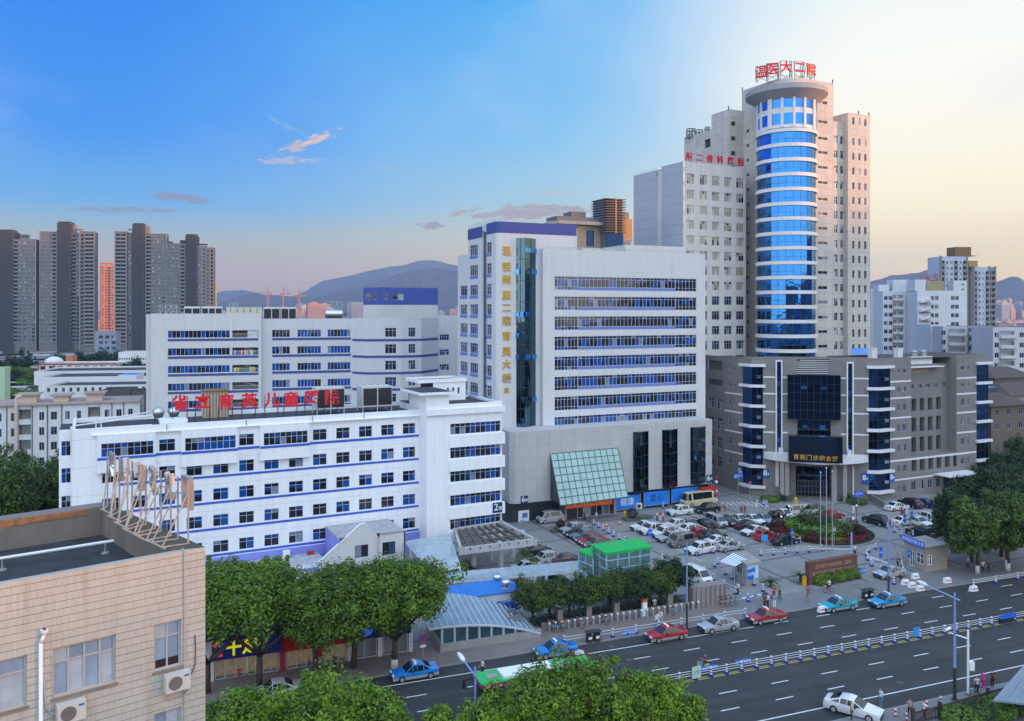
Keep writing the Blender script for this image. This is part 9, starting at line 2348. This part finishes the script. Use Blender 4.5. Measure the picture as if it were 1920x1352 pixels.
for u,v,lab in((1137,988,"orange cone left of the glazed entrance"),(1162,984,"orange cone before the yellow bin")):
 q=ground(u,v,ZP);o=thing('traffic_cone',lab,'cone',q);mb=MB();OR_=plain('cone_orange',(.65,.09,.02),.5);mb.lathe(q,[(.3,0),(.22,.06),(.16,.35),(.13,.5),(.05,.8)],[OR_,OR_,SIGNWHITE,OR_],10);mb.build('cone',o);mb=MB();mb.lathe(q,[(.36,0),(.36,.05)],BLACK,4);mb.build('base',o)
t0,t1,t2=ground(1374,1081,ZP),ground(1399,1099,ZP),ground(1423,1094,ZP);f,ln=between(t1,t2);g,l2=between(t0,t1);tb=thing('ticket_booth',"grey ticket booth with map panel and a blue striped awning",'booth',t1,f.ang);mb=MB();BTH=plain('booth_grey',(.33,.33,.32),.6);bk=t0+(t2-t1)
mb.prism([p[:2]for p in(t0,t1,t2,bk)],ZP,2.9,BTH);mb.build('wall',tb);mb=MB();e=.5;c=(t0+t2)/2;rp=[c+(p-c)*1.2 for p in(t0,t1,t2,bk)];mb.prism([p[:2]for p in rp],2.9,3.15,CONC);mb.build('roof',tb)
mb=MB();mb.box(f,.2,ln-.15,.95,2.75,0.0,.05,plain('map_panel',(.55,.68,.80),.4));mb.box(f,ln*.4,ln*.7,1.6,2.4,.05,.06,plain('map_blue',(.06,.3,.65),.4));mb.build('map_panel',tb);window(tb,g,l2*.35,l2*.75,1.2,2.2,GL_DARK,2,None,.02)
a0,a1,a2,a3=ground(1348,1052,3.2),ground(1377,1062,2.7),ground(1401,1049,3.2),ground(1374,1036,3.6);mb=MB()
for i in range(14):k0,k1=i/14,(i+1)/14;mb.face([a0.lerp(a1,k0),a0.lerp(a1,k1),a3.lerp(a2,k1),a3.lerp(a2,k0)],SIGNWHITE if i%2 else plain('awning_blue',(.16,.22,.42),.7))
mb.build('awning',tb);mb=MB()
for p in(a0,a1,a2,a3):mb.tube((p.x,p.y,ZP),p,.05,STEEL)
mb.build('awning_post',tb)
bm0=ground(1391,1122,1.0+ZP);bm1=ground(1434,1113,1.0+ZP);o=thing('boom_barrier',"blue white boom barrier arm at the plaza gate",'barrier',(bm1.x,bm1.y,ZP));mb=MB()
for i in range(6):mb.bar(bm0.lerp(bm1,i/6),bm0.lerp(bm1,(i+1)/6),.1,RB if i%2 else SIGNWHITE)
mb.build('arm',o);mb=MB();mb.box(Fr(bm1[:2],RD.ang),-.2,.3,ZP,1.2,-.2,.2,DARKSTEEL);mb.build('cabinet',o)
g0,g1,g2=ground(1695.5,1056,ZP),ground(1735,1073,ZP),ground(1776,1066,ZP);fa,la=between(g0,g1);fb,lb=between(g1,g2);gh=thing('guard_house',"beige stone guard house with a blue lettered fascia under the trees",'guard house',g1,fb.ang);GST=wallmat('guard_stone',(.32,.28,.24),.9,.6,(.14,.12,.1),.03,.4,.1,.1);mb=MB();hg=3.4
r1,r2,r3,r4=(la*.28,la*.48,ZP+.1,2.4),(la*.58,la*.92,1.0,2.5),(lb*.1,lb*.3,1.0,2.4),(lb*.5,lb*.8,1.0,2.4)
facade(mb,fa,0,la,0,hg,[r1,r2],GST);facade(mb,fb,0,lb,0,hg,[r3],GST);g3=g0+(g2-g1);mb.prism([p[:2]for p in(g0+fa.n*-.3+fb.d*.3,g1+fa.n*-.3-fa.d*.1,g2-fb.d*.05-fb.n*.3,g3)],ZP,hg-.02,GST);mb.build('wall',gh)
for ff,r in((fa,r1),(fa,r2),(fb,r3)):window(gh,ff,*r,GL_GREY,2,.6,-.1,WHITE,.08)
mb=MB();c=(g0+g2)/2;mb.prism([(c+(p-c)*1.06)[:2]for p in(g0,g1,g2,g3)],hg,hg+.2,CONC);mb.build('roof',gh);mb=MB();mb.box(fa,-.15,la+.1,hg-.05,hg+.85,.22,.32,RB);mb.build('fascia',gh);text('lettering','育英医院警务室',.62,.004,SIGNWHITE,gh,fa.pt(la/2,hg+.4,.33),fa.ang)
s0,s1=ground(1299,1140,ZP),ground(1361,1131,ZP);f,ln=between(s0,s1);o=thing('stone_block',"grey ribbed stone gate block behind the parked orange bikes",'gate wall',(s0+s1)/2,f.ang);mb=MB();SGR=wallmat('ribbed_stone',(.25,.23,.22),0,0,stain=.2,streak=.3);mb.box(f,0,ln,0,2.5,-1.5,0,SGR);mb.build('block',o);mb=MB()
for i in range(8):x=ln*i/7;mb.box(f,max(0,x-.16),min(ln,x+.16),0,2.6,0,.14,SGR)
mb.build('rib',o)
for i,u in enumerate((1049,1103,1155,1207,1255)):
 s_=RD.hit(u,HY,-5.5)[0];o=thing('fence_pillar',"stone fence pillar "+("nearest the mural wall","second from the mural wall","third, below the pavilion","behind the orange topped post","nearest the ribbed stone block")[i],'pillar',RD.pt(s_,ZP,-5.5),RD.ang,'stone pillars of the plaza fence');mb=MB();mb.box(RD,s_-.32,s_+.32,ZP,1.95,-5.8,-5.2,SGR);mb.build('shaft',o);mb=MB();mb.box(RD,s_-.38,s_+.38,1.95,2.1,-5.86,-5.14,SGR);mb.build('cap',o)
a,b=RD.hit(1015,HY,-5.6)[0],RD.hit(1292,HY,-5.6)[0];o=thing('plaza_fence',"dark bar fence on a low stone wall behind the bike docks",'fence',RD.pt(a,ZP,-5.6),RD.ang);mb=MB();mb.box(RD,a,b,ZP,.75,-5.7,-5.4,SGR);mb.build('base_wall',o);mb=MB()
for i in range(int((b-a)/.22)):x=a+i*.22;mb.bar(RD.pt(x,.75,-5.55),RD.pt(x,1.7,-5.55),.04,DARKSTEEL)
mb.bar(RD.pt(a,1.65,-5.55),RD.pt(b,1.65,-5.55),.06,DARKSTEEL);mb.build('bars',o)
s_=RD.hit(1209,HY,-4.8)[0];o=thing('dock_terminal',"white terminal post with an orange top at the bike docks",'terminal',RD.pt(s_,ZP,-4.8),RD.ang);mb=MB();mb.box(RD,s_-.3,s_+.3,ZP,1.75,-5.0,-4.75,SIGNWHITE);mb.build('body',o);mb=MB();mb.box(RD,s_-.33,s_+.33,1.75,2.15,-5.02,-4.72,plain('dock_orange',(.6,.14,.02),.5));mb.build('top',o)
dk_=MB();dk_.box(WORLD,-.09,.09,0,.75,-.12,.12,STEEL);dk_.box(WORLD,-.1,.1,.75,.9,-.14,.14,SIGNWHITE);DM=dk_.mesh('bike_dock')
for i in range(26):x=RD.hit(1030,HY,-4.6)[0]+i*.78;tag(link('bike_dock',DM,None,RD.pt(x,ZP,-4.6),RD.ang),"grey bike dock in the row along the plaza fence",'bike dock','bike docks along the plaza fence')
def bike_parts():
 out=[];OB_=plain('bike_orange',(.55,.17,.03),.4)
 for x in(-.5,.5):
  mb=MB()
  for i in range(14):a0,a1=6.2832*i/14,6.2832*(i+1)/14;mb.tube((x+.32*math.cos(a0),0,.33+.32*math.sin(a0)),(x+.32*math.cos(a1),0,.33+.32*math.sin(a1)),.022,BLACK,n=4)
  for i in range(4):a0=math.pi*i/4;mb.tube((x+.3*math.cos(a0),0,.33+.3*math.sin(a0)),(x-.3*math.cos(a0),0,.33-.3*math.sin(a0)),.006,ALU,n=3)
  out.append(('wheel',mb.mesh('wheel')))
 mb=MB()
 for p,q in(((.5,0,.33),(.38,0,.95)),((.4,0,.8),(-.12,0,.35)),((-.12,0,.35),(-.28,0,.85)),((-.5,0,.33),(-.12,0,.35)),((-.5,0,.33),(-.24,0,.72))):mb.tube(p,q,.03,OB_)
 out.append(('frame',mb.mesh('frame')));mb=MB();mb.bar((.36,-.28,1.0),(.36,.28,1.0),.04,BLACK);out.append(('handlebar',mb.mesh('handlebar')));mb=MB();mb.box(WORLD,-.42,-.18,.86,.93,-.09,.09,BLACK);out.append(('saddle',mb.mesh('saddle')));mb=MB();mb.box(WORLD,-.78,-.3,.62,.72,-.1,.1,plain('mudguard_blue',(.1,.3,.5),.4));out.append(('mudguard',mb.mesh('mudguard')));mb=MB();mb.box(WORLD,.5,.75,.72,.95,-.14,.14,STEEL);out.append(('basket',mb.mesh('basket')));return out
BKP=bike_parts()
def bike(p,ang,label,group=None):
 o=thing('bicycle',label,'bicycle',p,ang,group)
 for nm,me in BKP:link(nm,me,o)
for u,v,lab in((1034,1182,"orange hire bike at the dock nearest the mural wall"),(1042,1183,"orange hire bike, middle of three together"),(1053,1181,"orange hire bike, third of three together"),(1087,1176,"orange hire bike alone under the second pillar"),(1133,1169,"orange hire bike alone under the third pillar"),(1258,1151,"orange hire bike beside the slim lamp pole"),(1350,1136,"orange hire bike first in the cluster by the stone block"),(1358,1135,"orange hire bike second in the cluster by the stone block"),(1367,1134,"orange hire bike third in the cluster by the stone block"),(1376,1132,"orange hire bike last in the cluster by the stone block")):bike(ground(u,v,ZP),RD.ang+R(90),lab)
bike(ground(1554,1111,ZP),R(200),"bicycle ridden before the brown stone wall");person(0,0,2,200,w_,k_,"cyclist in white shirt before the bushes of the stone wall",pos=ground(1554,1111,ZP)+Vector((.1,0,.12)));bike(ground(1829,1303,ZP),R(30),"bicycle leaning by the white camera pole")
SF=Fr(ground(1318,1258)[:2],RD.ang+math.pi);o=thing('scooter',"yellow motor scooter with blue rain cover on the road",'scooter',SF.pt(0,0),SF.ang);YS=plain('scooter_yellow',(.62,.50,.03),.4);mb=MB();mb.hexa([SF.pt(x,z,t)for z,k in((.3,1),(.75,.7))for x,t in((-.85*k,.18),(-.1,.18),(-.1,-.18),(-.85*k,-.18))],YS);mb.hexa([SF.pt(x,z,t)for z,k in((.3,0),(1.0,.12))for x,t in((.42-k,.2),(.6-k,.2),(.6-k,-.2),(.42-k,-.2))],YS);mb.box(SF,-.1,.45,.25,.35,-.18,.18,YS);mb.build('body',o);mb=MB();mb.box(SF,.1,.5,.45,.95,-.22,.22,plain('cover_blue',(.12,.25,.5),.6));mb.build('leg_cover',o)
for x in(-.6,.65):mb=MB();mb.tube(SF.pt(x,.25,-.07),SF.pt(x,.25,.07),.25,BLACK,n=12);mb.build('wheel',o)
mb=MB();mb.bar(SF.pt(.4,1.05,-.32),SF.pt(.4,1.05,.32),.05,BLACK);mb.build('handlebar',o);mb=MB();mb.box(SF,-.7,-.1,.75,.83,-.15,.15,BLACK);mb.build('saddle',o);person(0,0,2,math.degrees(SF.ang),(.10,.03,.03),k_,"rider in a dark maroon top on the yellow scooter",pos=SF.pt(-.3,.08,0))
TF_=Fr(ground(1078,1240)[:2],RD.ang+math.pi);o=thing('cargo_tricycle',"rusty cargo tricycle loaded with white sacks passing a blue taxi",'tricycle',TF_.pt(0,0),TF_.ang);mb=MB();RU=plain('tricycle_rust',(.16,.09,.06),.8)
mb.box(TF_,-1.3,.3,.45,.5,-.55,.55,RU)
for a0,a1,t0_,t1_ in((-1.3,.3,.5,.55),(-1.3,.3,-.55,-.5),(-1.3,-1.25,-.5,.5),(.25,.3,-.5,.5)):mb.box(TF_,a0,a1,.5,.85,t0_,t1_,RU)
mb.build('cargo_box',o);mb=MB();leaves(mb,TF_.pt(-.5,.8,0),.55,160,.2,plain('sack',(.55,.58,.62),.8),random.Random(2),flat=.5);mb.build('load',o);mb=MB();mb.bar(TF_.pt(.3,.5,0),TF_.pt(1.3,.4,0),.07,RU);mb.bar(TF_.pt(1.3,.33,0),TF_.pt(1.15,1.0,0),.06,RU);mb.bar(TF_.pt(1.15,1.0,-.3),TF_.pt(1.15,1.0,.3),.05,RU);mb.build('frame',o)
for x,t_ in((-.6,.62),(-.6,-.62),(1.3,0)):mb=MB();mb.tube(TF_.pt(x,.33,t_-.04),TF_.pt(x,.33,t_+.04),.33,BLACK,n=14);mb.build('wheel',o)
person(0,0,2,math.degrees(TF_.ang),(.05,.04,.05),k_,"rider in black pedalling the cargo tricycle",pos=TF_.pt(.6,.1,0))
fp_=[ground(u,v,ZP)for u,v in((1712,1362),(1762,1349),(1852,1322),(1898,1310))]
o=thing('wooden_fence',"dark wooden picket fence across the bottom right corner",'fence',fp_[0]);WD=plain('dark_wood',(.06,.042,.036),.8,var=.3);mb=MB();mp=MB()
for a,b in zip(fp_,fp_[1:]):
 n=int((b-a).length/.16);mp.box(Fr(a[:2],RD.ang),-.12,.12,ZP,1.7,-.12,.12,WD)
 for i in range(n):p=a.lerp(b,i/n);mb.bar(p+Vector((0,0,.15)),p+Vector((0,0,1.25)),.05,WD)
 for z in(.3,1.1):mb.bar(a+Vector((0,0,z)),b+Vector((0,0,z)),.08,WD)
 mb.bar(a+Vector((0,0,.3)),b+Vector((0,0,1.1)),.07,WD)
mb.build('pickets',o);mp.build('fence_post',o)
gq=[ground(1862,1316,2.2),ground(1990,1330,2.2),ground(1990,1245,3.6),ground(1918,1252,3.6)];o=thing('grey_roof',"grey panelled sloping roof cut by the right edge of the view",'roof',(gq[0].x,gq[0].y,0));mb=MB();mb.hexa(gq+[p+Vector((0,0,.15))for p in gq],plain('zinc_roof',(.20,.24,.30),.45,.2));mb.build('sheet',o);mb=MB()
for i in range(1,6):mb.bar(gq[0].lerp(gq[1],i/6)+Vector((0,0,.16)),gq[3].lerp(gq[2],i/6)+Vector((0,0,.16)),.06,STEEL)
for p in gq:mb.tube((p.x,p.y,0),p,.08,DARKSTEEL)
mb.build('rib',o)
rp_=MB();rp_.lathe((0,0,0),[(.09,0),(.09,.2),(.09,.4),(.09,.6),(.09,.8),(.05,.86)],[POSTR,SIGNWHITE,POSTR,SIGNWHITE,POSTR],10);RPM=rp_.mesh('traffic_post')
for u,v,lab in((1700,1352,"red white post beside the wooden fence end"),(1679,1344,"red white post nearest the white sedan on the near kerb"),(1738,1329,"red white post in the middle of the near kerb"),(1764,1321,"red white post nearest the tall blue street lamp")):tag(link('traffic_post',RPM,None,ground(u,v,ZP)),lab,'post')
def block(u,v,label):
 q=ground(u,v,ZP);f=Fr(q[:2],RD.ang);o=thing('water_barrier',label,'barrier',q,RD.ang);mb=MB();mb.hexa([f.pt(x,z,t)for z,k in((ZP,1),(.75,.8))for x,t in((-.55*k,.25*k),(.55*k,.25*k),(.55*k,-.25*k),(-.55*k,-.25*k))],WHITE);mb.build('body',o);mb=MB();mb.box(f,-.4,.4,.4,.5,.24,.28,POSTR);mb.build('stripe',o)
for q in((1716,1084,"white plastic barrier block nearest the guard house corner"),(1697,1096,"white plastic barrier block at the gate mouth"),(1710,1101,"white plastic barrier block with red stripe before the blue lamp head"),(1725,1107,"white plastic barrier block nearest the road at the gate"),(1776,1092,"lone white plastic barrier block on the tree pavement"),(1825,1108,"white plastic barrier block at the kerb railing end"),(1541,1147,"white plastic barrier block at the teal taxi's nose")):block(*q)
for u,v,lab in((1627,1122,"dark twin litter bin on the pavement by the bright blue taxi"),(1112,1203,"dark twin litter bin behind the kerb fence")):
 q=ground(u,v,ZP);f=Fr(q[:2],RD.ang);o=thing('litter_bin',lab,'bin',q,RD.ang);mb=MB()
 for x in(-.45,.45):mb.box(f,x-.3,x+.3,ZP,.95,-.25,.25,DARKSTEEL);mb.box(f,x-.2,x+.2,.5,.75,.25,.27,SIGNWHITE)
 mb.build('drum',o);mb=MB();mb.box(f,-.85,.85,1.2,1.28,-.4,.4,DARKSTEEL)
 for x in(-.8,.8):mb.box(f,x-.03,x+.03,ZP,1.2,-.05,.05,DARKSTEEL)
 mb.build('roof',o)
mb=MB()
for u,v in((1180,1237),(1146,1212),(1560,1220),(900,1262),(1688,1280)):
 q=ground(u,v);mb.face([(q.x+.38*math.cos(a),q.y+.38*math.sin(a),.006)for a in[i*.5236 for i in range(12)]],plain('manhole_iron',(.07,.068,.065),.6))
struct(mb.build('road_manholes'))
for u,v,lab in((1190,951,"white box air conditioner below the blue billboards"),):
 q=ground(u+8,v+3,1.0);o=thing('air_conditioner',lab,'air conditioner',q,M.ang);f=Fr(q[:2],M.ang);mb=MB();mb.box(f,-.55,.55,1.0,2.0,-.3,.2,M_UNIT);mb.build('casing',o);mb=MB();mb.lathe(f.pt(0,0,0),[(.05,ZP),(.05,1.0)],STEEL,6);mb.build('stand',o);mb=MB();c=f.pt(-.1,1.5,.21);mb.face([c+f.d*.35*math.cos(a)+Vector((0,0,.35*math.sin(a)))for a in[i*.3927 for i in range(16)]],LOUV);mb.build('fan_grille',o)
